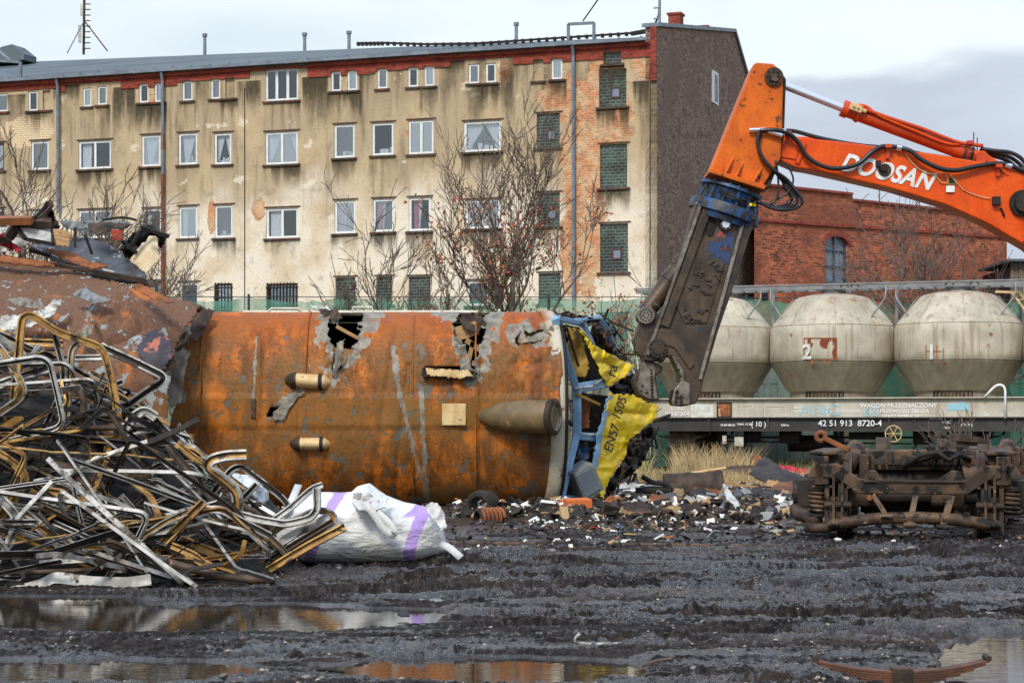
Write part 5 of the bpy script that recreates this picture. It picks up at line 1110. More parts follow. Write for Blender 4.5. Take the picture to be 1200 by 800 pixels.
# roof ventilators: two domed cream ones with clamp bands
def vent(x0, x1, y0, y1, lean):
    a = P(x0, (y0+y1)/2, CYc-.04); b = P(x1, (y0+y1)/2+lean, CYc-.04); L = (b-a).length; r_ = (y1-y0)/2/F*CYc
    v = MB(); rows = []
    for i in range(25):
        t = i/24; k = min(1, .45+t*3.4) if t < .2 else (min(1, .5+(1-t)*3.5)); p = a.lerp(b, t); ring = []
        for j in range(13):
            an = math.pi*j/12; ring.append(cl((p.x, CYc+.12-math.sin(an)**.7*.26*k, p.z+math.cos(an)*r_*k)))
        rows.append(ring)
    v.add([p for r in rows for p in r], [(i*13+j, i*13+j+1, (i+1)*13+j+1, (i+1)*13+j) for i in range(24) for j in range(12)]); v.add(rows[0], [tuple(range(13))]); v.add(rows[-1], [tuple(range(12, -1, -1))])
    vo = v.build('roof_ventilator', M['cream'], car, smooth=True, autos=40)
    for ts in ((.0, .24), (.74, .82)):
        bnd = MB(); rows = []
        for t in np.linspace(ts[0], ts[1], 6):
            k = (min(1, .45+t*3.4) if t < .2 else min(1, .5+(1-t)*3.5))*1.05; p = a.lerp(b, t)
            rows.append([cl((p.x, CYc+.12-math.sin(math.pi*j/12)**.7*.27*k, p.z+math.cos(math.pi*j/12)*r_*k*1.03)) for j in range(13)])
        bnd.add([p for r in rows for p in r], [(i*13+j, i*13+j+1, (i+1)*13+j+1, (i+1)*13+j) for i in range(5) for j in range(12)]); bnd.build('clamp_band', M['black'] if ts[0] > .1 else M['rust_dark'], vo, solid=.012)
vent(334, 387, 436, 454, 3); vent(340, 387, 512, 528, 0)
# long bullet-shaped ventilator with a round mouth
a = P(563, 487, CYc+.02); b = P(648, 488.5, CYc-.42); v = MB(); prof = []
for i in range(22): t = i/21; prof.append((t, .08+.16*(1-(1-t)**3.8)))
path = [cl(a.lerp(b, t)) for t, r in prof]; v.tube(path, [r for t, r in prof], 28); vo = v.build('bullet_ventilator', weather('bullet_skin', S(128, 106, 70), S(98, 84, 58), 4, (S(196, 156, 90), .62, 6, .12), spots2=(S(150, 86, 40), .66, 5, .1), rough=(.4, .6), bump=.25), car, smooth=True, autos=50)
e = cl(b); vd = (b-a).normalized(); vs_ = vd.cross(Vector((0, 0, 1))).normalized(); VM = Matrix((vd, -vs_, vs_.cross(vd)*1)).transposed(); mb = MB(); mb.lathe([(.235, -.04), (.262, -.04), (.265, .03), (.235, .05), (.19, .05), (.16, -.06)], e, 32, axis='x', mat=VM); mb.build('mouth_ring', M['rust_dark'], vo, smooth=True, autos=40)
mb = MB(); mb.lathe([(.19, .055), (.185, .03), (.14, -.04), (0, -.05)], e, 32, axis='x', mat=VM); mb.build('mouth', M['bare'], vo, smooth=True)
mb = MB(); p = cl(P(591, 489, CYc-.24)); mb.box(p, (.16, .05, .03)); mb.build('lug', M['rust_dark'], vo)
mb = MB(); p = cl(P(532, 485.5, CYc-.03)); mb.box(p, (.34, .05, .31)); mb.build('cream_plate', M['cream'], car, bevel=.01)
mb = MB(); a = cl(P(496, 436, CYc-.0)); b = cl(P(556, 440, CYc-.0)); mb.beam(a, b, .16, .13); mb.beam(a+Vector((0, -.09, .06)), b+Vector((0, -.09, .06)), .03, .02); mb.beam(a+Vector((0, -.09, -.06)), b+Vector((0, -.09, -.06)), .03, .02)
for k in range(9): mb.box(a.lerp(b, k/8)+Vector((0, -.09, 0)), (.03, .02, .12))
mb.build('roof_duct', M['rust_dark'], car, bevel=.008); flap('duct_cover', [(500, 432), (548, 434), (556, 440), (540, 444), (500, 439)], 29.06, M['cream'], 0, .03, 13)
mb = MB(); a = cl(P(297, 470, CYc-.05)); mb.box(a+Vector((0, 0, -.1)), (.07, .05, .28)); mb.build('bracket', M['rust_dark'], car, bevel=.01)
for (x, y) in [(436, 600), (245, 500), (310, 394)]:
    pass
# raised seams over the roof
def arcline(X0, p0, p1, w_, mat, name, lift=.012):
    mb = MB(); n_ = 50; V = []
    for i in range(n_+1):
        ph = p0+(p1-p0)*i/n_; d_, z_ = xs_(ph)
        for s_ in (-1, 1): V.append((X0+s_*w_/2, d_-lift+.0, z_+(lift*math.sin(ph))))
    mb.add(V, [(2*i, 2*i+1, 2*i+3, 2*i+2) for i in range(n_)]); return mb.build(name, mat, car, smooth=True, solid=.01)
# end frame: pale scorched rim following the roof arch
n = N('rim_paint'); s3 = n.sep(); c = n.mix(n.step(n.math('ADD', n.noise(3, 5), n.math('MULTIPLY', s3[0], -1.8)), -.22, -.68), S(150, 92, 48), S(188, 180, 160)); c = n.mix(n.step(n.noise(5, 6), .6, .66), c, S(110, 66, 38)); n.bump(n.noise(12, 4), .3, .01); M['rim'] = n.fin(c, .6)
for X0, p0_, p1_ in ((-4.45, -1.2, 1.5), (-2.95, -1.5, 1.5), (-1.42, -1.5, 1.2), (-.52, -1.5, 1.5)): arcline(X0, p0_, p1_, .022, M['rust_skin'], 'weld_seam', .012)
mb = MB(); V = []
for i in range(81):
    ph = -math.pi/2+math.pi*i/80; d_, z_ = xs_(ph); xr = .53+.20*math.cos(ph)
    for X_, l_ in ((xr-.17, .02), (xr-.02, .035), (xr+.03, .03), (xr+.035, -.06)): V.append((X_, d_-l_*math.cos(ph), z_+l_*math.sin(ph)))
mb.add(V, [(4*i+j, 4*i+j+1, 4*i+j+5, 4*i+j+4) for i in range(80) for j in range(3)]); mb.build('end_rim', M['rim'], car, smooth=True, solid=.006)
mb = MB(); V = []
for i in range(81):
    ph = -math.pi/2+math.pi*i/80; d_, z_ = xs_(ph); xr = .53+.20*math.cos(ph)+.05; V.append((xr, d_-.02*math.cos(ph), z_+.02*math.sin(ph)))
mb.tube(V, .028, 6); mb.build('gap_line', M['black'], car, smooth=True)  # black tube stands in for the shaded gap between rim and cab
# crushed cab
def D(x): return 29.55+(x-650)*.021
def cp(x, y, o=0): return cl(P(x, y, D(x)+o))
mb = MB()
for a, b, w_ in [((650, 372), (676, 458), .11), ((676, 455), (676, 512), .13), ((676, 508), (655, 594), .11), ((684, 380), (713, 450), .09), ((716, 464), (705, 506), .10), ((703, 506), (690, 588), .09), ((674, 455), (714, 448), .14), ((674, 510), (706, 513), .12),
                 ((657, 585), (692, 584), .12), ((652, 372), (684, 380), .08), ((700, 372), (712, 388), .10), ((712, 388), (720, 408), .09), ((670, 376), (702, 372), .06)]:
    mb.beam(cp(*a), cp(*b), .12, w_, up=(0, 1, 0)) if False else mb.beam(cp(*a), cp(*b), w_, .10, up=(0, -1, 0))
mb.build('cab_frame', M['lightblue'], car, bevel=.015)
mb = MB()
for poly, o in [([(656, 380), (684, 384), (712, 450), (676, 454)], .55), ([(678, 460), (714, 464), (704, 506), (678, 508)], .6), ([(676, 514), (704, 514), (690, 586), (658, 586)], .6)]:
    mb.add([cp(x, y, o) for x, y in poly], [(3, 2, 1, 0)])
mb.build('cab_interior', M['black'], car, solid=.04)
flap('cab_panel', [(663, 383), (680, 386), (690, 430), (686, 442), (670, 440)], 30.25, M['mustard'], 0, .05, 21)
flap('cab_panel', [(678, 466), (692, 470), (690, 500), (680, 504)], 30.3, M['panel_orange'], 0, .05, 22)
flap('cab_seat_back', [(677, 520), (690, 518), (690, 538), (676, 540)], 30.25, M['blue_paint'], 0, .04, 23)
mb = MB(); p0 = cp(672, 452, -.02); 
for (a, b, w_) in [((684, 448), (664, 384), .03), ((668, 470), (692, 462), .03), ((690, 470), (704, 500), .03), ((668, 540), (700, 522), .03), ((660, 490), (672, 498), .05), ((700, 430), (690, 395), .04), ((712, 448), (720, 420), .04)]: mb.beam(cp(*a, .1), cp(*b, .1), w_, w_)
mb.build('cab_scrap', M['rust_dark'], car)
mb = MB()
mb.tube([cp(*p, -.12) for p in [(673, 455), (693, 453), (711, 441), (704, 420), (690, 395), (680, 384)]], .014, 6); mb.tube([cp(*p, -.12) for p in [(679, 509), (705, 509), (707, 520), (700, 550), (694, 572)]], .014, 6); mb.build('grab_rail', M['white_dirty'], car, smooth=True)
def dcab(x, y): return D(x)-.08
def cabsheet(name, poly, mat, seed, amp, o=0, cell=.8, freq=.1, dy=0):
    mb = sheet(poly, lambda x, y: D(x)-.08+o+dy*(y-500)/100, cell=cell, amp=amp, freq=freq, seed=seed, jag=2.2); mb.v = [(v[0], v[1]-CYc, v[2]) for v in mb.v]; return mb.build(name, mat, car, smooth=True, solid=.012)
cabsheet('cab_front_upper', [(680, 386), (688, 394), (694, 404), (706, 410), (716, 416), (732, 424), (744, 428), (734, 440), (716, 452), (711, 452), (700, 428), (690, 406)], M['yellow'], 41, .08, -.10, freq=.14)
cabsheet('cab_front_lower', [(715, 461), (742, 463), (772, 477), (768, 492), (756, 498), (748, 508), (737, 515), (735, 530), (722, 548), (712, 566), (705, 590), (688, 592), (692, 560), (700, 530), (703, 508)], M['yellow'], 42, .05, -.10, freq=.13)
cabsheet('cab_front_strip', [(713, 463), (717, 463), (706, 508), (692, 588), (688, 588), (700, 508)], M['lightblue'], 43, .02, -.13)
cabsheet('cab_lining', [(694, 378), (712, 376), (722, 396), (722, 412), (736, 420), (732, 424), (716, 414), (700, 408), (692, 394)], M['rust_dark'], 44, .22, -.0, freq=.2)
cabsheet('cab_lining', [(652, 370), (662, 364), (676, 368), (690, 370), (704, 374), (698, 382), (684, 380)], M['bogie'], 45, .16, -.05, freq=.22)
cabsheet('burnt_lining', [(712, 452), (738, 440), (748, 434), (756, 446), (752, 462), (768, 474), (740, 468), (718, 462)], M['black'], 46, .25, .12, freq=.2)
cabsheet('burnt_lining', [(758, 500), (766, 496), (764, 520), (752, 544), (740, 556), (728, 562), (718, 576), (708, 588), (712, 566), (724, 548), (737, 530), (738, 514)], M['black'], 47, .22, .12, freq=.2)
cabsheet('burnt_lining', [(738, 514), (752, 504), (750, 530), (738, 548), (726, 560), (730, 540)], M['rust_dark'], 48, .25, -.08, freq=.22)
mb = MB(); q = random.Random(4)
for i in range(90):
    x = q.uniform(700, 766); y = 468+q.random()*118; 
    if x > 776-(y-500)*.5 or x < 728-(y-500)*.25: continue
    a = cp(x, y, q.uniform(-.05, .5)); b = a+Vector((q.gauss(0, .16), q.gauss(0, .1), q.gauss(0, .2))); mb.beam(a, b, q.uniform(.01, .05), q.uniform(.01, .03))
for i in range(40):
    x = q.uniform(664, 726); y = 372+q.random()*(26 if x < 700 else 45); a = cp(x, y, q.uniform(-.1, .4)); b = a+Vector((q.gauss(0, .12), q.gauss(0, .1), q.gauss(0, .1))); mb.beam(a, b, q.uniform(.01, .04), q.uniform(.01, .03))
mb.build('splintered_ribs', M['bogie_dark'], car)
mb = MB(); mb.beam(cp(676, 462, -.1), cp(702, 474, -.15), .05, .04); mb.build('lever', M['mustard'], car)
# lettering on the yellow front
def labtext(s_, x0, y0, x1, y1, size):
    a = cl(P(x0, y0, D(x0)-.28)); b = cl(P(x1, y1, D(x1)-.28)); r_ = (b-a).normalized(); face = Vector((.35, -1, 0)).normalized(); u_ = face.cross(r_)
    return text(s_, 'lettering', M['black_text'], car, TM((a+b)/2, r_, u_), size, .002, .002, 0)
labtext('EN57', 713, 528, 722, 498, .205); labtext('1505', 722, 491, 731, 465, .205); labtext('ra', 716, 440, 719, 428, .24)
g = thing('steel_cabinet', 'dented grey steel cabinet tipped inside the lower cab window', 'cabinet', P(684, 562, 29.9)); mb = MB(); E_ = Euler((R(8), R(-28), R(18))); mb.box((0, 0, 0), (.34, .4, .44), rot=E_); mb.build('body', M['grey_metal'], g, bevel=.012)
mb = MB(); mb.box(E_.to_matrix() @ Vector((-.02, -.208, 0)), (.27, .02, .37), rot=E_); mb.build('door', M['zinc'], g, bevel=.01)
# big brown wreck section beside it
bc_ = thing('burnt_carriage_section', 'brown flaking carriage shell section slumped behind the scrap frames', 'railway carriage', (-5.5, 28, 0))
def bs(name, poly, fn, mat, amp, seed, freq=.03, cell=1.7, solid=.015):
    mb = sheet(poly, fn, cell=cell, amp=amp, freq=freq, seed=seed, jag=3); mb.v = [(v[0]+5.5, v[1]-28, v[2]) for v in mb.v]; return mb.build(name, mat, bc_, smooth=True, solid=solid)
bs('upper_shell', [(-70, 296), (0, 298), (60, 310), (130, 330), (190, 346), (234, 358), (232, 366), (224, 374), (214, 392), (204, 410), (196, 440), (190, 470), (100, 440), (-70, 520)], lambda x, y: 28.3+max(0, (400-y)/100)**2*1.5+max(0, (x-150)/100)*.6, M['brown_skin'], .10, 51, .02)
bs('lower_shell', [(60, 404), (105, 392), (150, 386), (184, 384), (198, 396), (206, 412), (200, 440), (196, 470), (198, 540), (196, 600), (-70, 620), (-70, 430)], lambda x, y: 28.05+max(0, (430-y)/50)**2*.5, M['brown_skin'], .07, 52, .02)
bs('bare_patch', [(168, 392), (184, 386), (200, 398), (204, 412), (196, 430), (180, 440), (170, 425), (160, 410)], lambda x, y: 27.95+max(0, (430-y)/50)**2*.5, weather('scorch_patch', S(60, 54, 66), S(44, 40, 48), 6, (S(170, 100, 80), .55, 4, .05)), .07, 52, .02)
for i, (poly, m_) in enumerate([([(5, 352), (30, 348), (52, 356), (50, 362), (20, 358)], 'bare'), ([(84, 344), (100, 338), (118, 346), (128, 352), (118, 356), (96, 350)], 'grey_metal'), ([(158, 332), (172, 336), (202, 352), (204, 356), (186, 352), (160, 340)], 'panel_orange'), ([(0, 372), (40, 366), (66, 352), (74, 350), (62, 370), (30, 384), (0, 388)], 'white_dirty'), ([(80, 398), (100, 380), (108, 384), (104, 396), (90, 400)], 'bare'), ([(100, 356), (106, 368), (112, 378), (108, 380), (100, 366)], 'bare')]):
    bs('peeling_strip', poly, lambda x, y: 27.9+max(0, (400-y)/100)**2*1.45, M[m_], .08, 60+i, .15, 1.1, .01)

# ------------------------------------------------------------------ scrap piled on the brown shell: every piece on its own
def scrap(name, label, cat, poly, d0, mat, slope=.5, amp=.06, seed=0, sx=0, solid=.02, freq=.07, group=None):
    cx_ = sum(p[0] for p in poly)/len(poly); cy_ = sum(p[1] for p in poly)/len(poly); c = P(cx_, cy_, d0)
    mb = sheet(poly, lambda x, y: d0+slope*(cy_-y)/60+sx*(x-cx_)/60, cell=1.3, amp=amp, freq=freq, seed=seed, jag=1.6)
    mb.v = [(v[0]-c.x, v[1]-c.y, v[2]-c.z) for v in mb.v]; o = mb.build(name, M[mat], None, smooth=True, solid=solid); o.location = c; return tag(o, label, cat, group)
scrap('sheet_panel', 'large blue-grey burnt roof panel sloping down over the brown shell', 'panel', [(40, 288), (100, 278), (130, 288), (150, 304), (170, 322), (172, 328), (130, 322), (90, 318), (70, 312)], 29.7, 'panel_grey', 1.2, .08, 71)
scrap('sheet_panel', 'folded brown-orange sheet lying on the blue-grey panel', 'panel', [(55, 292), (84, 296), (104, 306), (128, 312), (108, 316), (86, 308), (70, 302)], 29.35, 'panel_orange', 1.0, .10, 72)
scrap('sheet_panel', 'long rust-red sheet under the panels on the brown shell', 'panel', [(-30, 296), (20, 302), (66, 308), (64, 313), (20, 310), (-30, 304)], 29.2, 'panel_orange', .6, .05, 73)
scrap('sheet_panel', 'cream panel with a burnt hole tipped up at the end of the scrap', 'panel', [(176, 276), (184, 278), (188, 304), (172, 320), (152, 306), (160, 294)], 29.5, 'panel_cream', .1, .05, 74)
scrap('sheet_panel', 'crumpled pale grey sheet along the top of the scrap pile', 'panel', [(70, 258), (96, 260), (118, 258), (150, 260), (155, 264), (140, 268), (120, 264), (108, 268), (84, 270), (74, 264)], 30.0, 'grey_metal', .4, .14, 75)
scrap('sheet_panel', 'torn maroon-grey sheet curling beside the pale sheet', 'panel', [(104, 262), (118, 260), (144, 262), (154, 262), (144, 269), (122, 272), (114, 276), (104, 270)], 29.8, 'rust_dark', .4, .16, 76)
scrap('sheet_panel', 'burnt black crumpled lining behind the cream panel', 'panel', [(140, 292), (156, 272), (170, 268), (196, 276), (192, 286), (182, 296), (176, 290), (160, 300), (150, 302)], 29.9, 'black', .3, .28, 77, freq=.15)
scrap('sheet_panel', 'brown end panel fragment beside the window panel', 'panel', [(63, 268), (84, 272), (81, 289), (63, 288)], 29.3, 'wood', .2, .05, 78)
scrap('sheet_panel', 'small dark red square plate above the dark slope', 'panel', [(130, 268), (143, 270), (143, 283), (131, 282)], 29.4, 'brick_red', .1, .03, 79)
scrap('sheet_panel', 'tangled dark brown plate heaped at the peak of the scrap', 'panel', [(38, 258), (48, 246), (58, 238), (63, 250), (70, 268), (56, 272), (40, 268)], 29.9, 'rust_dark', .3, .28, 80, freq=.14)
scrap('sheet_panel', 'pale pinkish sheet under the scrap beams at the picture edge', 'panel', [(-30, 268), (16, 266), (34, 276), (30, 290), (0, 296), (-30, 296)], 29.9, 'white_dirty', .4, .14, 81, freq=.12)
scrap('red_cloth', 'crumpled crimson rag in the scrap by the picture edge', 'cloth', [(-10, 276), (6, 274), (14, 284), (26, 292), (20, 296), (4, 288), (-10, 284)], 29.5, 'red_cloth', .3, .14, 82, freq=.15)
scrap('sheet_panel', 'dark maroon curved sill piece under the sloping panel', 'panel', [(90, 320), (130, 322), (168, 326), (181, 330), (181, 337), (165, 334), (120, 328), (92, 326)], 29.3, 'rust_dark', .4, .05, 83)
wp_ = thing('window_panel', 'black-framed pale window panel lying tilted in the scrap', 'window', P(40, 275, 29.3)); o_ = wp_.location
pts = [P(19, 266, 29.3)-o_, P(62, 268, 29.5)-o_, P(62, 286, 29.2)-o_, P(30, 280, 29.1)-o_]
mb = MB()
for i in range(4): mb.beam(pts[i], pts[(i+1) % 4], .05, .05)
mb.build('frame', M['black'], wp_); mb = MB(); mb.add(pts, [(3, 2, 1, 0)]); mb.build('pane', M['white_dirty'], wp_, solid=.02)
def bar(name, label, cat, pts, d0, w_, h_, mat, group=None, f=.3):
    ps = [P(p[0], p[1], d0+(p[2] if len(p) > 2 else 0)) for p in pts]; c = sum(ps, Vector())/len(ps); mb = MB(); ps = fillet([p-c for p in ps], f)
    mb.sweep(ps, [(-w_/2, -h_/2), (w_/2, -h_/2), (w_/2, h_/2), (-w_/2, h_/2)], up=(0, -.3, 1)); o = mb.build(name, M[mat], None); o.location = c; return tag(o, label, cat, group)
B_ = 'beams in the scrap on the brown shell'
for i, (lb, pts, w_, h_, m_) in enumerate([
    ('rust-red beam along the top of the scrap at the picture edge', [(-20, 259), (38, 258)], .2, .10, 'panel_orange'), ('brown bent beam rising to the scrap peak', [(8, 280), (16, 266), (22, 260), (60, 262)], .10, .10, 'brown_pipe'), ('brown beam below the bent one', [(-10, 281), (12, 282), (20, 268)], .08, .08, 'brown_pipe'),
    ('dark rail slanting across the grey panel', [(36, 290), (64, 302), (90, 312)], .08, .06, 'grey_metal'), ('long thin rail edging the sloping panel', [(60, 309), (110, 318), (170, 328)], .07, .05, 'rust_dark'), ('burnt strut sticking up from the scrap peak', [(38, 258), (50, 246), (56, 236)], .06, .04, 'black'), ('grey hooked strut leaning over the scrap peak', [(46, 256), (62, 242), (58, 236)], .07, .05, 'brown_pipe'),
    ('thin dark wire bar over the pale sheet', [(120, 258), (144, 254), (160, 258)], .03, .03, 'black'), ('black charred bar at the far tip of the scrap', [(166, 266), (178, 270), (198, 277)], .06, .05, 'black'), ('charred stick behind the cream panel', [(150, 292), (172, 262), (182, 270)], .04, .04, 'black'), ('second charred stick crossing behind the cream panel', [(140, 280), (160, 296)], .04, .04, 'black'), ('rusty trim bar lying under the grey panel', [(-20, 304), (30, 310), (90, 316)], .07, .06, 'panel_orange'),
    ('slim tie rod upright in front of the grey panel', [(88, 266), (88, 290)], .03, .03, 'black'), ('slim leaning rod across the grey panel', [(100, 276), (108, 298)], .03, .03, 'black'), ('white scratched batten on the sloping panel', [(120, 316), (152, 324)], .05, .03, 'white_dirty'), ('dark plank under the scrap peak', [(36, 292), (60, 298)], .2, .05, 'black')]):
    bar('scrap_beam', lb, 'beam', pts, 29.2+(i % 4)*.15, w_, h_, m_, B_)
# ------------------------------------------------------------------ demolition excavator arm with shear
ED = 29.6
ex = thing('demolition_excavator', 'orange excavator arm reaching in with a worn steel scrap shear', 'excavator', (P(1178, 500, ED).x, ED, 0))
EO = ex.location
def e(x, y, o=0): return P(x, y, ED)+Vector((0, o, 0))-EO
def plate(name, poly, o, th, mat, parent=ex, bevel=.012):
    mb = MB(); mb.prism([e(x, y, o) for x, y in poly], (0, th, 0)); return mb.build(name, mat, parent, bevel=bevel)
# stick: tapered box section, full thickness .55
ST = [(889, 160), (905, 157), (924, 163), (975, 168), (1023, 174), (1090, 183), (1162, 195), (1215, 210), (1262, 232), (1262, 340), (1225, 312), (1200, 291), (1152, 263), (1105, 242), (1042, 223), (985, 210), (945, 201), (931, 199), (891, 182), (886, 172)]
so = plate('stick', ST, -.24, .48, M['orange'], bevel=.02)
plate('nose_plate', [(892, 161), (926, 164), (936, 166), (930, 190), (893, 183), (887, 172)], -.262, .02, M['orange'], so, .006)
plate('nose_boss', [(890, 166), (910, 165), (912, 178), (893, 180)], -.285, .02, M['orange_dark'], so, .006)
mb = MB(); mb.beam(e(940, 170, -.25), e(931, 194, -.25), .05, .05, up=(0, 1, 0)); mb.beam(e(1162, 195, -.25), e(1176, 207, -.25), .03, .04, up=(0, 1, 0)); mb.build('stiffener', M['orange'], so)
for (x, y, r_, d_) in [(894, 173, .07, .08), (1193, 240.5, .13, .14), (1193, 240.5, .19, .06)]:
    mb = MB(); mb.cyl(e(x, y, -.24-d_), e(x, y, .24+d_), r_, 24); mb.build('pin', M['bogie_dark'] if r_ != .07 else M['grey_metal'], so, smooth=True, autos=40)
# slab link carrying the shear (orange tapered box) : two side plates and a web
LK = [(880, 80), (884, 78.5), (902, 80), (911, 87), (914, 92), (913, 155), (911, 190), (889, 224), (829, 204)]
lk = plate('link_bracket', LK, -.36, .72, M['orange_dull'], bevel=.02)
plate('link_web_edge', [(912, 88), (918, 97), (916, 156), (909, 196), (899, 222), (889, 224), (911, 190)], -.30, .6, M['rust_dark'], lk)
for (x, y, r_, m_) in [(903, 95.5, .135, 'rust_dark'), (903, 95.5, .075, 'bogie')]: mb = MB(); mb.cyl(e(x, y, -.40 if r_ > .1 else -.43), e(x, y, .4), r_, 28); mb.build('pin_cap', M[m_], lk, smooth=True, autos=40)
mb = MB()
for k in range(8): t = 2*math.pi*k/8; mb.cyl(e(903, 95.5, -.415)+Vector((.10*math.cos(t), 0, .10*math.sin(t))), e(903, 95.5, -.39)+Vector((.10*math.cos(t), 0, .10*math.sin(t))), .012, 6)
mb.build('bolt_ring', M['bogie'], lk)
mb = MB()
for (x0, y0) in [(855, 187), (866, 193), (888, 199)]:
    xb, yb = x0-11, y0+20
    if x0 == 888: xb, yb = 876, 217
    mb.prism([e(x0, y0, -.36), e(xb+5, yb+1, -.36), e(xb, yb, -.36)], (0, -.001, 0)); mb.prism([e(x0, y0, -.365), e(xb, yb, -.365), e(xb, yb, -.50)], (.035, 0, -.01))
mb.build('gusset', M['orange_dull'], lk)
mb = MB(); mb.prism([e(828, 202, -.50), e(893, 222, -.50), e(891, 227, -.50), e(827, 207, -.50)], (0, 1.0, 0)); fl = mb.build('mount_flange', M['orange_dull'], lk, bevel=.01)
# rotator
ax_ = (e(861, 214)-e(846, 260)).normalized()      # axis pointing up along the attachment
rx_ = Vector((ax_.z, 0, -ax_.x))
Mr = Matrix((rx_, Vector((0, 1, 0)), ax_)).transposed()
cc = e(859, 217); L_ = lambda h: cc-ax_*h
ro_ = MB(); s_ = 1/81.0
ro_.lathe([(0, 0), (.45, 0), (.46, -.04), (.40, -.06), (.38, -.22), (.44, -.26), (.50, -.27), (.52, -.32), (.52, -.42), (.47, -.44), (.45, -.52), (.0, -.52)], cc-ax_*.06, 40, mat=Mr)
rt = ro_.build('rotator', M['blue_paint'], ex, smooth=True, autos=30)
mb = MB()
for k in range(14): t = 2*math.pi*k/14; d_ = rx_*math.cos(t)+Vector((0, 1, 0))*math.sin(t); mb.beam(L_(.10)+d_*.40, L_(.34)+d_*.47, .035, .03)
for k in range(22): t = 2*math.pi*k/22; d_ = rx_*math.cos(t)+Vector((0, 1, 0))*math.sin(t); mb.cyl(L_(.04)+d_*.44, L_(.105)+d_*.44, .018, 6)
mb.build('rib_and_bolt', M['blue_paint'], rt); mb = MB(); mb.tube([L_(.2)+rx_*-.2+Vector((0, -.42, 0)), L_(.27)+rx_*.0+Vector((0, -.47, 0)), L_(.22)+rx_*.18+Vector((0, -.43, 0)), L_(.16)+rx_*.3+Vector((0, -.38, 0))], .018, 6); mb.tube([L_(.16)+rx_*-.25+Vector((0, -.40, 0)), L_(.24)+rx_*.1+Vector((0, -.47, 0)), L_(.3)+rx_*.25+Vector((0, -.42, 0))], .014, 6); mb.build('rotator_hose', M['black'], rt, smooth=True)
mb = MB(); mb.box(L_(.2)+rx_*.36+Vector((0, -.2, 0)), (.05, .05, .05)); mb.box(L_(.24)+rx_*.30+Vector((0, -.36, 0)), (.04, .04, .04)); mb.build('fitting', M['yellow'], rt)
# shear body
SB = [(812, 240), (820, 236), (880, 258), (880, 265), (866, 310), (852, 352), (838, 392), (826, 430), (822, 446), (819, 462), (813, 473), (800, 476), (787, 475), (785, 470), (788, 457), (797, 445), (797, 436), (792, 424), (786, 418), (779, 419), (776, 425), (771, 423), (760, 424), (754, 423), (752, 417), (760, 398), (768, 380), (786, 333), (800, 292)]
sb = plate('shear_body', SB, -.30, .6, M['shear'], bevel=.02)
mb = MB()
for a, b, w_, d_ in [((819, 242), (757, 417), .045, .05), ((868, 262), (818, 445), .05, .05)]: mb.beam(e(*a, -.325), e(*b, -.325), w_, d_, up=(0, 1, 0))
mb.build('edge_rail', M['grey_metal'] if False else M['shear_blade'], sb, bevel=.006)
mb = MB(); mb.beam(e(828, 244, -.33), e(777, 384, -.33), .12, .06, up=(0, 1, 0)); mb.build('side_rail', M['shear'], sb, bevel=.012)
plate('side_plate', [(862, 262), (880, 263), (866, 310), (838, 392), (824, 440), (819, 440), (842, 360)], -.315, .012, M['shear_dark'], sb, .004)
plate('wear_plate', [(812, 300), (846, 312), (834, 352), (826, 380), (800, 380), (790, 360)], -.325, .025, M['shear'], sb, .01)
plate('wear_plate', [(764, 388), (782, 386), (794, 396), (812, 428), (806, 434), (788, 408), (762, 402)], -.33, .03, M['shear'], sb, .01)
plate('collar_plate', [(818, 232), (884, 255), (882, 262), (816, 240)], -.36, .72, M['shear_dark'], sb)
plate('slot', [(826, 262), (830, 255), (835, 256), (837, 266), (834, 278), (828, 280), (824, 272)], -.312, .012, M['black'], sb, .006)
def bolts(cx, cy, r_, n_, o, parent, br=.018, mat='grey_metal'):
    mb = MB()
    for k in range(n_): t = 2*math.pi*k/n_; c = e(cx, cy, o)+Vector((r_*math.cos(t), 0, r_*math.sin(t))); mb.cyl(c+Vector((0, -.02, 0)), c, br, 6)
    mb.build('bolt_ring', M[mat], parent)
for (x, y, r_, o, m_) in [(847.5, 265.5, .09, -.36, 'shear_dark'), (847.5, 265.5, .055, -.39, 'chrome'), (769, 409, .135, -.36, 'shear_dark'), (769, 409, .095, -.39, 'rust_dark')]:
    mb = MB(); mb.cyl(e(x, y, o), e(x, y, .3), r_, 28); mb.build('pin_cap', M[m_], sb, smooth=True, autos=40)
bolts(847.5, 265.5, .07, 8, -.37, sb, .01); bolts(769, 409, .115, 12, -.365, sb, .012, 'bogie')
mb = MB(); q = random.Random(2)
for i in range(34):
    x = q.uniform(800, 842); y = q.uniform(305, 385); 
    if not inpoly(np.array([x]), np.array([y]), [(812, 300), (846, 312), (826, 380), (796, 376)])[0]: continue
    c = e(x, y, -.33); mb.box(c, (q.uniform(.03, .12), .03, q.uniform(.02, .07)), rot=Euler((0, q.uniform(-1, 1), 0)))
mb.build('weld_lump', M['shear_dark'], sb, bevel=.008)
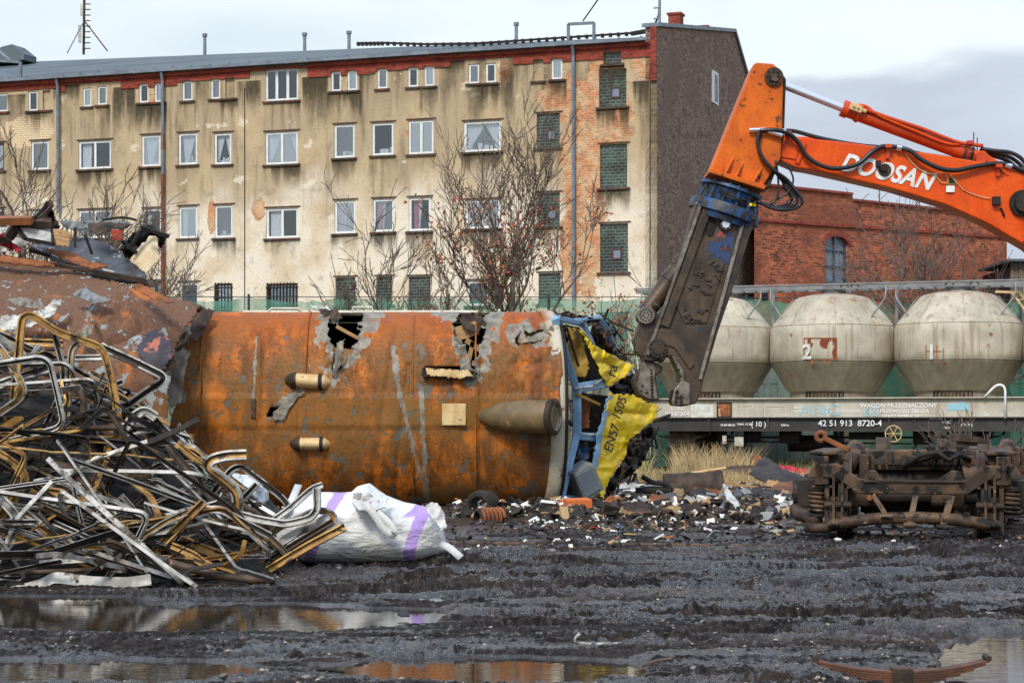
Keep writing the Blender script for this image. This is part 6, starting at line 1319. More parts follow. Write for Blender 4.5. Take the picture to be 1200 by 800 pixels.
# red and blue paint remains
n = N('paint_rest_red'); k = n.step(n.noise(7, 6, n.map((1, 1, 1), (3, 3, 3)), .65), .53, .56); n.L(k, n.b.inputs['Alpha']); m_ = n.fin(S(170, 62, 58), .5); plate('paint_remains', [(832, 276), (842, 272), (850, 284), (846, 302), (836, 304), (830, 290)], -.303, .002, m_, sb, 0)
n = N('paint_rest_blue'); k = n.step(n.noise(5, 6, n.map((1, 1, 1), (8, 3, 3)), .65), .52, .56); n.L(k, n.b.inputs['Alpha']); m_ = n.fin(S(40, 60, 100), .5); plate('paint_remains', [(826, 268), (846, 274), (862, 276), (858, 300), (846, 318), (818, 306), (820, 286)], -.304, .002, m_, sb, 0)
plate('lower_tip', [(788, 457), (797, 446), (806, 450), (806, 474), (787, 475), (785, 470)], -.335, .67, M['shear_blade'], sb, .012)
mb = MB()
for (x, y) in [(791, 466), (796, 466), (791, 460), (796, 471), (790, 471), (793, 434), (790, 428), (795, 441), (786, 422)]: mb.cyl(e(x, y, -.35), e(x, y, -.30), .03 if x < 800 and y > 458 else .018, 10)
mb.build('blade_bolt', M['black'], sb)
plate('blade_insert', [(785, 418), (790, 419), (799, 436), (799, 446), (795, 447), (794, 436)], -.33, .66, M['shear_blade'], sb, .006)
# moving jaw
JW = [(793, 318), (796, 330), (790, 352), (780, 380), (766, 402), (760, 420), (768, 432), (776, 424), (780, 428), (772, 440), (769, 448), (772, 460), (771, 470), (758, 468), (747, 463), (740, 450), (741, 440), (752, 428), (751, 420), (742, 413), (743, 398), (750, 372), (760, 352), (772, 336)]
jw = plate('moving_jaw', [(750, 372), (764, 362), (774, 372), (770, 396), (762, 412), (764, 424), (776, 430), (774, 436), (768, 440), (769, 452), (772, 470), (760, 470), (748, 464), (741, 452), (740, 444), (749, 432), (752, 420), (743, 413), (743, 396)], -.19, .38, M['shear'], bevel=.02)
plate('jaw_blade', [(750, 425), (764, 426), (768, 432), (766, 444), (770, 468), (758, 467), (749, 462), (745, 452), (748, 440)], -.215, .43, M['shear_blade'], jw, .012)
mb = MB()
for k in range(9): mb.cyl(e(762+k*.3-(k > 4)*.5, 434+k*3.8, -.235), e(762, 434+k*3.8, -.20), .016, 8)
for (x, y) in [(750, 458), (756, 460), (752, 452)]: mb.cyl(e(x, y, -.235), e(x, y, -.2), .016, 8)
mb.build('blade_bolt', M['black'], jw)
mb = MB(); mb.cyl(e(755.5, 370, -.26), e(755.5, 370, .26), .125, 28); mb.build('jaw_pin', M['shear_blade'], jw, smooth=True, autos=40); bolts(755.5, 370, .085, 12, -.265, jw, .012, 'black'); bolts(755.5, 370, .04, 6, -.265, jw, .01, 'black')
mb = MB(); mb.cyl(e(757, 366, 0), e(784, 330, 0), .13, 20); mb.cyl(e(784, 330, 0), e(794, 318, 0), .15, 20); mb.build('jaw_cylinder', M['shear'], ex, smooth=True, autos=40)
# hydraulic cylinder on the back of the link
mb = MB(); mb.cyl(e(906, 95, 0), e(990, 128, 0), .058, 20); mb.build('cylinder_rod', M['chrome'], ex, smooth=True, autos=40)
mb = MB(); mb.cyl(e(987, 126.5, 0), e(994, 129.5, 0), .125, 24); mb.cyl(e(994, 129.5, 0), e(1142, 184, 0), .105, 24); mb.cyl(e(1004, 133, 0), e(1008, 135, 0), .125, 24)
cb = mb.build('cylinder_barrel', M['orange_dark'], ex, smooth=True, autos=40)
mb = MB(); mb.cyl(e(1128, 179, 0), e(1131, 180, 0), .125, 20); mb.cyl(e(1136, 182, 0), e(1139, 183, 0), .125, 20); mb.cyl(e(1134, 170, -.02), e(1131, 180, -.02), .03, 8); mb.build('clamp', M['rust_dark'], cb, smooth=True, autos=40)
plate('clevis', [(1139, 178), (1152, 178), (1158, 184), (1175, 194), (1150, 196), (1138, 190)], -.12, .24, M['orange'], cb)
mb = MB(); mb.cyl(e(1147, 186.5, -.16), e(1147, 186.5, .16), .085, 20); mb.build('clevis_pin', M['orange_dark'], cb, smooth=True, autos=40)
mb = MB(); mb.beam(e(994, 126, -.15), e(1008, 131, -.15), .10, .07, up=(0, 1, 0)); mb.cyl(e(1006, 130, -.15), e(1013, 133, -.15), .03, 8); mb.cyl(e(998, 127, -.22), e(998, 127, -.12), .02, 8); mb.cyl(e(1003, 129, -.22), e(1003, 129, -.12), .02, 8); mb.build('valve_block', M['cream'], cb, bevel=.006)
def hose(pts, r_, mat='hose', name='hose', parent=ex, o=-.3):
    ps = [e(p[0], p[1], p[2] if len(p) > 2 else o) for p in pts]; # catmull smooth
    out_ = []
    for i in range(len(ps)-1):
        p0 = ps[max(0, i-1)]; p1 = ps[i]; p2 = ps[i+1]; p3 = ps[min(len(ps)-1, i+2)]
        for k in range(6): t = k/6; out_.append(.5*((2*p1)+(-p0+p2)*t+(2*p0-5*p1+4*p2-p3)*t*t+(-p0+3*p1-3*p2+p3)*t**3))
    out_.append(ps[-1]); mb = MB(); mb.tube(out_, r_, 8); return mb.build(name, M[mat], parent, smooth=True)
hose([(1000, 125, -.1), (1015, 131, -.13), (1040, 140, -.14), (1080, 153, -.13), (1120, 168, -.12), (1150, 172, -.1)], .028, 'orange_dark', 'pipe_line', cb)
hose([(994, 125, -.1), (1012, 126, -.13), (1028, 137, -.14), (1070, 155, -.13), (1110, 170, -.12), (1136, 168, -.1)], .022, 'orange', 'pipe_line', cb)
hose([(1005, 124, -.06), (1020, 132, -.1), (1060, 146, -.1), (1082, 155, -.1)], .014, 'hose', 'pipe_line', cb)
# hoses along the stick
hose([(886, 158, -.42), (905, 158, -.45), (921, 162, -.40), (932, 172, -.36), (942, 187, -.34), (957, 197, -.34), (976, 201, -.34), (1000, 196, -.33), (1017, 182, -.32), (1030, 175, -.30), (1048, 176, -.30)], .034)
hose([(1048, 176, -.30), (1062, 181, -.34), (1074, 191, -.36), (1095, 201, -.36), (1115, 203, -.34), (1140, 198, -.32), (1160, 195, -.3), (1178, 197, -.28), (1215, 212, -.25)], .034)
hose([(914, 156, -.2), (930, 155, -.1), (960, 163, -.1), (1000, 171, -.12), (1030, 174, -.12), (1060, 178, -.1), (1100, 186, -.1), (1150, 192, -.1), (1200, 206, -.1)], .030)
hose([(921, 161, .1), (960, 162, .1), (1020, 170, .1)], .024, 'orange', 'pipe_line')
hose([(1062, 178, .05), (1100, 183, .05), (1160, 193, .05)], .03); hose([(1062, 180, .15), (1110, 188, .15), (1160, 196, .15)], .03, 'hose')
for d_ in (0, 1, 2): hose([(1148, 175+d_, -.06+d_*.08), (1165, 178+d_*2, -.1+d_*.08), (1182, 180+d_*4, -.1+d_*.08), (1196, 188+d_*6, -.1+d_*.08), (1206, 206+d_*5, -.1), (1212, 230, -.1)], .03)
# hose loops by the link
for d_, (a, b) in enumerate([((885, 161), 936), ((887, 161), 931), ((888, 162), 925)]):
    o_ = -.46+.05*d_; hose([(a[0], a[1], o_), (883+d_, 172, o_), (888+d_, 188, o_), (902, 204-d_, o_), (918-d_*2, 214, o_+.1), (b-8, 226-d_*2, o_+.1), (b, 238-d_*2, o_+.1), (b-6, 246-d_*2, o_+.1), (b-20, 250-d_*2, o_), (900, 248-d_*2, o_), (884, 240, o_)], .026)
hose([(905, 192, -.4), (908, 215, -.38), (907, 235, -.38), (896, 243, -.38), (880, 240, -.38)], .016); hose([(918, 195, -.35), (926, 214, -.33), (918, 230, -.33), (900, 240, -.33)], .014)
mb = MB(); mb.cyl(e(874, 157.5, -.42), e(888, 157, -.42), .03, 8); mb.cyl(e(888, 157, -.42), e(916, 159, -.42), .035, 10); mb.cyl(e(896, 159, -.44), e(912, 164, -.44), .028, 8); mb.cyl(e(1046, 176, -.3), e(1052, 177, -.3), .045, 8); mb.cyl(e(1172, 196, -.28), e(1180, 198, -.28), .04, 8); mb.build('hose_fitting', M['chrome'], ex)
mb = MB()
for x, y, y2 in [(920, 157, 170), (1036, 172, 189), (1164, 195, 209), (1131, 168, 182)]:
    mb = MB(); mb.prism([e(x-2, y, -.30), e(x+2, y, -.30), e(x+2, y2, -.30), e(x-2, y2, -.30)], (0, .05, 0)); mb.box(e(x, y+3, -.33), (.09, .1, .05)); mb.build('hose_bracket', M['orange_dark'], ex)
# work lamps, tag, cable
lm = MB(); lm.box(e(1025, 195, -.29), (.07, .07, .09)); lm.cyl(e(1031, 200, -.26), e(1031, 200, -.36), .055, 16); lm.build('work_lamp', M['black'], ex, bevel=.006); mb = MB(); mb.cyl(e(1033, 202, -.245), e(1033, 202, -.262), .095, 20); mb.build('lamp_plate', M['shear'], ex)
mb = MB(); mb.box(e(1162, 238, -.29), (.11, .09, .12)); mb.cyl(e(1168, 246, -.26), e(1172, 256, -.26), .02, 6); mb.build('work_lamp', M['black'], ex, bevel=.008)
tg = MB(); tg.box(e(1111, 215, -.258), (.12, .012, .10)); t1_ = tg.build('plate_label', M['mustard'], ex); mb = MB(); mb.box(e(1111, 214.5, -.266), (.09, .006, .075)); mb.build('label_print', M['black'], t1_); mb = MB(); mb.box(e(1109, 224, -.27), (.12, .012, .09)); mb.build('paper_tag', M['window_white'], t1_)
hose([(1057, 183, -.26), (1066, 195, -.26), (1078, 204, -.27), (1092, 207, -.27), (1104, 204, -.27), (1116, 216, -.27), (1126, 226, -.26), (1145, 233, -.26), (1155, 235, -.26)], .007, 'cream', 'thin_cable')
hose([(1092, 208, -.27), (1098, 216, -.27), (1106, 216, -.27), (1104, 206, -.27)], .007, 'cream', 'thin_cable')
mb = MB(); mb.tube([e(1141, 155, 0), e(1141, 176, 0)], .008, 5); mb.tube([e(1147, 160, .1), e(1147, 176, .1)], .008, 5); mb.build('aerial', M['black'], ex)
# lettering on the stick
a = e(987, 194, -.248); b = e(1096, 217, -.248); r_ = (b-a).normalized(); u_ = Vector((-r_.z, 0, r_.x))
c_ = (e(980, 193, -.248)+e(1089, 216, -.248))/2
text('DOOSAN', 'lettering', M['letters'], so, TM(c_+Vector((0, -.004, 0)), (e(1092, 216)-e(990, 193)), (0, 0, 1)), .35, .002, .012, .35, space=1.05, sx=.86)
# boom carrying on out of frame, down to the tracked base far to the side
mb = MB(); mb.prism([e(1185, 225, -.30), e(1262, 228, -.30), e(1420, 150, -.30), e(1560, 190, -.30), e(1760, 470, -.30), e(1690, 480, -.30), e(1520, 270, -.30), e(1420, 240, -.30), e(1250, 330, -.30)], (0, .001, 0))
mb = MB(); mb.prism([e(1255, 232, -.34), e(1420, 150, -.34), e(1560, 190, -.34), e(1760, 470, -.34), e(1690, 490, -.34), e(1520, 280, -.34), e(1420, 245, -.34), e(1255, 338, -.34)], (0, .68, 0)); mb.build('boom', M['orange'], ex, bevel=.02)
mb = MB(); mb.cyl(e(1199, 256, -.42), e(1212, 330, -.42), .055, 16); mb.cyl(e(1212, 330, -.42), e(1240, 480, -.42), .1, 16); mb.build('bucket_cylinder', M['white_dirty'], ex, smooth=True, autos=40)
mb = MB(); mb.box(e(1800, 470, 0)+Vector((0, 0, 0)), (3.2, 2.8, 1.4)); mb.box(e(1740, 420, -.9), (1.2, 1.0, 1.7)); mb.build('house', M['orange'], ex, bevel=.05)
for s_ in (-1.2, 1.2): mb = MB(); c = e(1790, 565, s_); mb.prism([c+Vector(v) for v in [(-2.2, -.3, -.1), (-1.9, -.3, .4), (1.9, -.3, .4), (2.2, -.3, -.1), (1.8, -.3, -.42), (-1.8, -.3, -.42)]][::-1], (0, .6, 0)); mb.build('track', M['black'], ex, bevel=.03)
# ------------------------------------------------------------------ heap of scrapped window frames: every frame, strip, tube and cable on its own
U_ = [(-.5, -.33), (.5, -.33), (.5, .33), (.28, .33), (.22, -.10), (-.22, -.10), (-.28, .33), (-.5, .33)]
UM = [0, 0, 0, 2, 1, 2, 0, 0]
FL = [(-.5, -.10), (.5, -.10), (.5, .5), (.38, .5), (.38, .04), (-.5, .04)]
SETS = {'pale': ['steel_white', 'gold', 'rubber'], 'gold': ['gold', 'gold', 'rubber'], 'mixed': ['steel_white', 'rubber', 'rubber'], 'dark': ['rubber', 'brown_pipe', 'rubber'], 'brown': ['brown_pipe', 'rubber', 'rubber'], 'white': ['white_dirty', 'steel_white', 'rubber']}
def piece(name, label, cat, pts, style, wdt, closed=False, prof='U', group=None, fil=.055, up=(0, -1, .25), tube=None, jitter=0):
    c = sum(pts, Vector())/len(pts); c.z = min(p.z for p in pts); ps = [p-c for p in pts]
    if fil: ps = fillet(ps, fil, closed, 4)
    if jitter:
        dn = []
        n_ = len(ps)
        for i in range(n_ if closed else n_-1):
            a, b = ps[i], ps[(i+1) % n_]; k = max(1, int((b-a).length/.18)); dn += [a.lerp(b, j/k) for j in range(k)]
        if not closed: dn.append(ps[-1])
        ph = [rnd.uniform(0, 6) for _ in range(4)]
        ps = [p+Vector((math.sin(i*.7+ph[0]), math.sin(i*.9+ph[1]), math.sin(i*.55+ph[2])))*jitter for i, p in enumerate(dn)]
    mb = MB()
    if tube: mb.tube(ps, tube, 7, closed=closed); o = mb.build(name, M[SETS[style][0]], None, smooth=True)
    else:
        pr = [(x*wdt, y*wdt) for x, y in (U_ if prof == 'U' else FL)]; mb.sweep(ps, pr, closed, UM if prof == 'U' else [0, 0, 1, 2, 1, 0], up=up); o = mb.build(name, [M[k] for k in SETS[style]], None)
    o.location = c; return tag(o, label, cat, group)
def kp(name, label, cat, pts, d0, style, wdt, **k):
    return piece(name, label, cat, [P(p[0], p[1], d0+(p[2] if len(p) > 2 else 0)) for p in pts], style, wdt, **k)
KEY = [
 ('window_frame', 'big gold-edged bent window frame standing on top of the heap', [(16, 470), (26, 372), (36, 368), (68, 389), (115, 405), (123, 415), (132, 450), (142, 506), (136, 515), (104, 514)], 16.9, 'gold', .062, {}),
 ('frame_strip', 'grey jointed frame leg hanging inside the big gold frame', [(64, 392), (75, 434), (73, 455), (64, 477), (50, 505)], 17.0, 'mixed', .05, {}),
 ('frame_strip', 'pale hooked frame corner inside the big gold frame', [(92, 402), (84, 409), (81, 456), (79, 492)], 16.95, 'pale', .05, {}),
 ('window_frame', 'long black and white frame corner jutting out over the rusty roof', [(118, 406), (160, 425), (192, 441), (190, 447), (170, 460), (148, 476), (110, 470)], 17.4, 'mixed', .07, {}),
 ('window_frame', 'white frame corner bent round at the left end above the middle of the heap', [(-14, 398), (0, 407), (21, 441), (29, 457), (22, 468), (-12, 491)], 16.4, 'pale', .06, {}),
 ('frame_strip', 'straight white rail crossing behind the big gold frame', [(-20, 417), (57, 420), (120, 419)], 17.6, 'white', .05, {}),
 ('frame_strip', 'broad dull white rail rising to the right under the big frame', [(-20, 458), (30, 440), (60, 431)], 17.2, 'white', .075, {}),
 ('frame_strip', 'pale gold double rail at the upper end of the heap', [(-20, 380), (19, 401), (74, 403)], 17.5, 'gold', .07, {}),
 ('frame_strip', 'yellow rail low behind the big gold frame', [(-20, 412), (20, 410), (52, 407)], 17.6, 'gold', .06, {}),
 ('bent_pipe', 'long brown bent pipe arching down the middle of the heap', [(31, 529), (60, 542), (90, 553), (114, 564), (124, 580), (131, 597), (150, 611)], 16.5, 'brown', .0, dict(tube=.042)),
 ('frame_strip', 'clean golden plank-like rail leaning on the foot of the heap', [(151, 678), (196, 631), (239, 588)], 15.9, 'gold', .065, {}),
 ('frame_strip', 'flattened white channel lying on the mud before the heap', [(30, 690), (52, 684), (64, 676), (108, 682), (150, 683), (177, 679)], 15.4, 'white', .09, dict(prof='F')),
 ('frame_strip', 'thin white flange pressed in the mud edge of the puddle', [(-20, 700), (20, 690), (60, 688), (90, 690)], 15.4, 'white', .06, dict(prof='F')),
 ('window_frame', 'ladder-like window frame leaning on the white sack', [(289, 646), (330, 616), (371, 597), (388, 600), (393, 610), (352, 640), (312, 666), (302, 660)], 16.6, 'pale', .055, dict(closed=True)),
 ('frame_strip', 'golden slat along the near side of the ladder-like frame', [(314, 668), (360, 640), (404, 617)], 16.4, 'gold', .065, {}),
 ('frame_strip', 'grey cross slat inside the ladder-like frame', [(300, 655), (345, 625), (385, 606)], 16.6, 'white', .07, dict(prof='F')),
 ('frame_strip', 'red-marked brown slat inside the ladder-like frame', [(306, 662), (350, 634), (390, 610)], 16.55, 'brown', .045, {}),
 ('frame_strip', 'twisted white strip curling up beside the sack', [(283, 603), (300, 608), (335, 614), (364, 607), (372, 596), (371, 572)], 16.5, 'white', .06, {}),
 ('frame_strip', 'white torn strip running down from the curled end', [(378, 568), (366, 572), (339, 596), (318, 611)], 16.6, 'white', .05, {}),
 ('window_frame', 'brown and grey half frame arching before the rusty roof', [(249, 578), (272, 549), (283, 546), (330, 582), (338, 592), (334, 600)], 17.0, 'mixed', .055, {}),
 ('frame_strip', 'short grey brace under the arching half frame', [(301, 567), (281, 588)], 17.0, 'mixed', .05, {}),
 ('frame_strip', 'wide white curved channel standing with its end cut off', [(289, 533), (264, 534), (246, 539), (243, 549), (262, 562), (277, 576), (279, 590), (273, 622)], 16.6, 'pale', .085, {}),
 ('frame_strip', 'long dark and gold frame side leaning in the middle of the heap', [(196, 522), (226, 558), (256, 592)], 16.6, 'dark', .07, {}),
 ('frame_strip', 'thin pale rail parallel to the leaning dark frame side', [(207, 520), (240, 546), (276, 580)], 16.75, 'gold', .055, {}),
 ('frame_strip', 'grey sagging rail crossing toward the ladder-like frame', [(196, 607), (235, 597), (260, 597), (286, 612), (317, 628)], 16.3, 'mixed', .06, {}),
 ('window_frame', 'white frame corner poking out at the picture edge halfway up', [(-16, 524), (4, 534), (25, 550), (31, 562), (16, 586), (-6, 612)], 16.0, 'gold', .065, {}),
 ('window_frame', 'thick white frame corner low at the picture edge', [(-14, 574), (0, 583), (16, 600), (20, 608), (-10, 630)], 15.8, 'white', .075, {}),
 ('frame_strip', 'bent white end piece under the low frame corner', [(19, 606), (16, 622), (12, 640), (-10, 648)], 15.8, 'white', .06, {}),
 ('flat_bar', 'rusty flat bar curving out toward the carriage', [(153, 524), (180, 516), (208, 504), (233, 491)], 16.8, 'brown', .05, dict(prof='F')),
 ('frame_strip', 'long white beam on the ground side of the heap', [(70, 660), (120, 645), (157, 637), (200, 618), (245, 607)], 16.0, 'white', .07, {}),
 ('frame_strip', 'grey bent strip crossing the golden plank-like rail', [(126, 677), (150, 646), (160, 634), (193, 612), (219, 600)], 15.8, 'pale', .05, {}),
 ('frame_strip', 'pale looped strip under the heap near the mud', [(46, 660), (76, 657), (108, 655), (122, 664)], 15.7, 'white', .05, dict(prof='F')),
 ('frame_strip', 'long gold strip running through the heap centre', [(36, 573), (70, 578), (100, 584), (120, 598), (138, 610)], 16.3, 'gold', .075, {}),
 ('frame_strip', 'white curved strip above the long gold one', [(40, 566), (62, 562), (90, 568), (118, 582)], 16.4, 'white', .055, {}),
 ('frame_strip', 'dark weathered rail below the long gold strip', [(44, 590), (90, 608), (150, 632)], 16.2, 'dark', .09, {}),
 ('frame_strip', 'pale beam at the foot below the dark rail', [(-10, 672), (40, 660), (86, 646)], 15.9, 'white', .07, {}),
 ('frame_strip', 'sloping grey channel board in the lower heap', [(24, 598), (60, 628), (84, 648)], 16.05, 'pale', .09, {}),
 ('frame_strip', 'brown rust-flaked beam low beside the golden plank-like rail', [(206, 630), (236, 642), (262, 652)], 16.2, 'gold', .08, {}),
 ('frame_strip', 'golden curled gutter at the foot of the heap', [(200, 640), (226, 650), (244, 664), (258, 668)], 15.9, 'gold', .07, {}),
 ('window_frame', 'bent dark window frame lying crosswise over the middle of the heap', [(75, 478), (100, 500), (96, 520), (150, 530), (200, 514), (176, 486), (130, 492)], 17.0, 'dark', .06, dict(closed=True)),
 ('frame_strip', 'white broken bracket end above the rusty flat bar', [(147, 502), (158, 487), (170, 480), (183, 489)], 16.9, 'white', .08, {}),
 ('bent_pipe', 'grey hooked tube inside the heap below the big frame', [(82, 452), (94, 458), (98, 470), (98, 485), (88, 492)], 16.8, 'brown', .0, dict(tube=.03)),
]
for nm, lb, pts, d0, stl, wdt, kw in KEY:
    kw = dict(kw); kp(nm, lb, {'window_frame': 'window frame', 'frame_strip': 'metal strip', 'bent_pipe': 'pipe', 'flat_bar': 'metal bar'}[nm], pts, d0, stl, wdt, **kw)
# the mass of the heap
TOP = [(-60, 372), (0, 380), (60, 408), (110, 425), (150, 470), (190, 500), (230, 530), (270, 570), (300, 600), (340, 640), (380, 668)]
def ztop(X):
    px = 600+F*X/17.2; y = np.interp(px, [p[0] for p in TOP], [p[1] for p in TOP]); return max(0, CH-(y-HOR)*17.2/F)
def zsurf(X, Y):
    f = float(smooth(np.array(Y), 15.1, 17.3))**.8; b = float(smooth(np.array(Y), 21.0, 18.6)) if False else (1-float(smooth(np.array(Y), 19.2, 20.8))); return ztop(X)*f*b
q = random.Random(21)
def zone(X, zf):
    h = 'near the top' if zf > .66 else ('in the middle' if zf > .33 else 'at the foot')
    return h
cnt = {}
LAB = {('window_frame', 'pale'): 'pale rounded window frame', ('window_frame', 'gold'): 'gold rounded window frame', ('window_frame', 'dark'): 'black rubber-lined window frame', ('window_frame', 'mixed'): 'grey and black window frame', ('window_frame', 'white'): 'white window frame',
       ('frame_strip', 'pale'): 'pale aluminium strip', ('frame_strip', 'gold'): 'gold anodised strip', ('frame_strip', 'dark'): 'dark rubber-lined strip', ('frame_strip', 'mixed'): 'grey and black strip', ('frame_strip', 'white'): 'dirty white strip', ('frame_strip', 'brown'): 'brown strip', ('bent_pipe', 'brown'): 'brown bent pipe', ('rubber_seal', 'dark'): 'thin black rubber seal'}
CATS = {'window_frame': 'window frame', 'frame_strip': 'metal strip', 'bent_pipe': 'pipe', 'rubber_seal': 'rubber seal'}
for i in range(262):
    X = q.uniform(-4.6, -2.1) if i % 4 else q.uniform(-4.6, -3.0); Y = q.uniform(15.5, 18.4); zs = zsurf(X, Y)
    if zs < .06: X = q.uniform(-4.4, -2.6); Y = q.uniform(16, 18); zs = zsurf(X, Y)
    zf = q.random()**.6; z = .05+zs*zf*.93
    r_ = q.random(); nm = 'window_frame' if r_ < .2 else ('frame_strip' if r_ < .82 else ('rubber_seal' if r_ < .95 else 'bent_pipe'))
    stl = q.choice(('pale', 'mixed', 'white', 'gold', 'dark', 'white', 'mixed', 'pale', 'mixed', 'dark')) if nm != 'bent_pipe' else 'brown'
    if nm == 'rubber_seal': stl = 'dark'
    yaw = q.gauss(0, .5); pit = q.gauss(-.22 if X > -3.4 else .0, .38)
    d = Vector((math.cos(yaw)*math.cos(pit), math.sin(yaw)*math.cos(pit), math.sin(pit))); n_ = d.cross(Vector((q.gauss(0, .5), q.gauss(0, .5), 1))).normalized(); u_ = n_.cross(d)
    c = Vector((X, Y, z)); lb = LAB[(nm, stl)]+' lying '+zone(X, z/max(.3, ztop(X)))+' of the window frame heap'; gr = LAB[(nm, stl)]+'s '+zone(X, z/max(.3, ztop(X)))+' of the heap'
    def lim(p): 
        p.x = min(max(-5.2, p.x), -1.75); zt = max(.05, ztop(p.x)*.98); p.z = min(max(p.z, .03), zt); return p
    if nm == 'window_frame':
        w_ = q.uniform(.45, .75); h_ = q.uniform(.22, .4); k = q.uniform(-.15, .15); tl = q.uniform(.2, 1.2); v2 = (u_*math.cos(tl)+n_*math.sin(tl))
        pts = [lim(c+d*w_*a+v2*h_*b+n_*q.uniform(-.06, .06)+d*k*b) for a, b in ((-1, -1), (1, -1), (1, 1), (-1, 1))]
        closed = q.random() < .6
        piece(nm, lb, CATS[nm], pts, stl, q.uniform(.024, .042), closed=closed, group=gr, fil=.08, jitter=.008)
    else:
        L = q.uniform(.3, .95); kk = q.choice((0, 0, 0, 1, 2)); pts = [c-d*L, c-d*L*.4+u_*q.gauss(0, .04), c+d*L*.35+u_*q.gauss(0, .05)+n_*q.gauss(0, .05), c+d*L]
        if kk == 1: pts[3] = c+d*L*.45+(u_*q.choice((-1, 1))*.8+n_*q.gauss(0, .4))*q.uniform(.15, .35)
        if kk == 2: pts[0] = c-d*L*.6+(u_*q.choice((-1, 1))+n_*.4)*q.uniform(.1, .3)
        pts = [lim(p) for p in pts]
        if nm == 'rubber_seal':
            pts = [lim(p+Vector((q.gauss(0, .12), q.gauss(0, .1), q.gauss(0, .15)))) for p in pts]; piece(nm, lb, CATS[nm], pts, 'dark', 0, tube=.011, group=gr, fil=.3, jitter=.02)
        elif nm == 'bent_pipe': piece(nm, lb, CATS[nm], pts, stl, 0, tube=q.uniform(.02, .035), group=gr, fil=.2)
        else: piece(nm, lb, CATS[nm], pts, stl, q.choice((.02, .026, .034, .042, .055)), prof=q.choice('UFF'), group=gr, fil=.05, jitter=.006, up=(q.gauss(0, .6), -1, q.gauss(.2, .8)))
# added dark mud mound filling the heap, standing in for shade between frames
xs = np.linspace(-5.4, -1.5, 150); ys = np.linspace(15.5, 20.2, 130); X2, Y2 = np.meshgrid(xs, ys); Z2 = np.array([[zsurf(x, y-.35) for x in xs] for y in ys])
Z2 = Z2*.72*(.75+.5*fbm(X2*3, Y2*3, 3, 8))+(fbm(X2*9, Y2*9, 3, 9)-.5)*.10-.03
I = np.arange(129*149); r_ = I//149; c_ = I % 149; a = r_*150+c_
tag(bigmesh('dark_heap_fill', np.stack([X2, Y2, Z2], -1).reshape(-1, 3), np.stack([a, a+1, a+151, a+150], -1), [weather('heap_core', S(26, 24, 23), S(48, 42, 36), 9, (S(90, 74, 52), .64, 11, .05), rough=(.6, .9), bump=1)]), kind='stuff')
# wrapped pale parcels behind the heap
def blob(name, label, cat, c, size, mat, seed, nz=.16, rot=0, fr=2.2, group=None):
    n_u, n_v = 72, 40; V = []; mb = MB()
    for j in range(n_v+1):
        v = math.pi*j/n_v-math.pi/2
        for i in range(n_u):
            u = 2*math.pi*i/n_u; ex_ = .6
            cx = math.copysign(abs(math.cos(u))**ex_, math.cos(u)); sy = math.copysign(abs(math.sin(u))**ex_, math.sin(u)); cv = abs(math.cos(v))**ex_; sv = math.copysign(abs(math.sin(v))**.75, math.sin(v))
            nn = float(fbm(np.array([u*fr+seed]), np.array([v*fr+seed*3+math.cos(u)]), 4, seed)[0]); k = 1+(nn-.5)*nz*2
            x, y, z = cx*cv*size[0]/2*k, sy*cv*size[1]/2*k, (sv*.5+.5)*size[2]*(1+(nn-.5)*nz)
            V.append((x*math.cos(rot)-y*math.sin(rot), x*math.sin(rot)+y*math.cos(rot), max(0, z)))
    mb.add(V, [(j*n_u+i, j*n_u+(i+1) % n_u, (j+1)*n_u+(i+1) % n_u, (j+1)*n_u+i) for j in range(n_v) for i in range(n_u)])
    o = mb.build(name, mat, None, smooth=True); o.location = c; return tag(o, label, cat, group)
blob('wrapped_parcel', 'white film-wrapped parcel behind the heap with a grey label strip', 'parcel', P(214, 606, 19.2), (.55, .5, .4), M['foil'], 3, .2, .2)
blob('wrapped_parcel', 'crumpled silvery parcel under the curved white channel', 'parcel', P(275, 606, 19.0), (.5, .5, .38), M['foil'], 5, .3, -.1)
bx = thing('plastic_box', 'light grey plastic box standing among the wrapped parcels', 'box', P(226, 606, 18.8)); mb = MB(); mb.box((0, 0, .22), (.22, .2, .44)); mb.build('body', M['grey_metal'], bx, bevel=.02); mb = MB(); mb.box((-.0, -.105, .3), (.1, .01, .1)); mb.build('sticker', M['white_paint'], bx)
# ------------------------------------------------------------------ white big bag with violet bands
n = N('bag_cloth'); s3 = n.sep(); x = s3[0]; z = s3[2]; y = s3[1]
def bandm(cx, w_, slope, nz=.5):
    xx = n.math('ADD', n.math('SUBTRACT', x, cx), n.math('MULTIPLY', z, slope)); xx = n.math('ADD', xx, n.math('MULTIPLY', n.math('SUBTRACT', n.noise(2.2, 3), .5), nz*.25)); return n.step(n.math('ABSOLUTE', xx), w_+.006, w_-.006)
bands = n.math('MAXIMUM', bandm(-.47, .045, -.42), bandm(.37, .05, -.30)); b3 = bandm(.02, .045, -.9)
zc_ = n.step(z, .40, .43); bands = n.math('MAXIMUM', bands, n.math('MULTIPLY', b3, zc_))
weave = n.noise(90, 2)
c = n.mix(n.step(n.noise(2.5, 5), .4, .75), S(232, 232, 230), S(196, 194, 188)); c = n.mix(n.math('MULTIPLY', n.step(n.noise(1.6, 6, n.map((1, 1, 2))), .60, .75), .6), c, S(150, 130, 105))
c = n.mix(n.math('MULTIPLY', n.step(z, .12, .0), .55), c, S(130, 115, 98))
vi = n.mix(n.noise(6, 3), S(196, 172, 222), S(160, 124, 200)); c = n.mix(bands, c, vi)
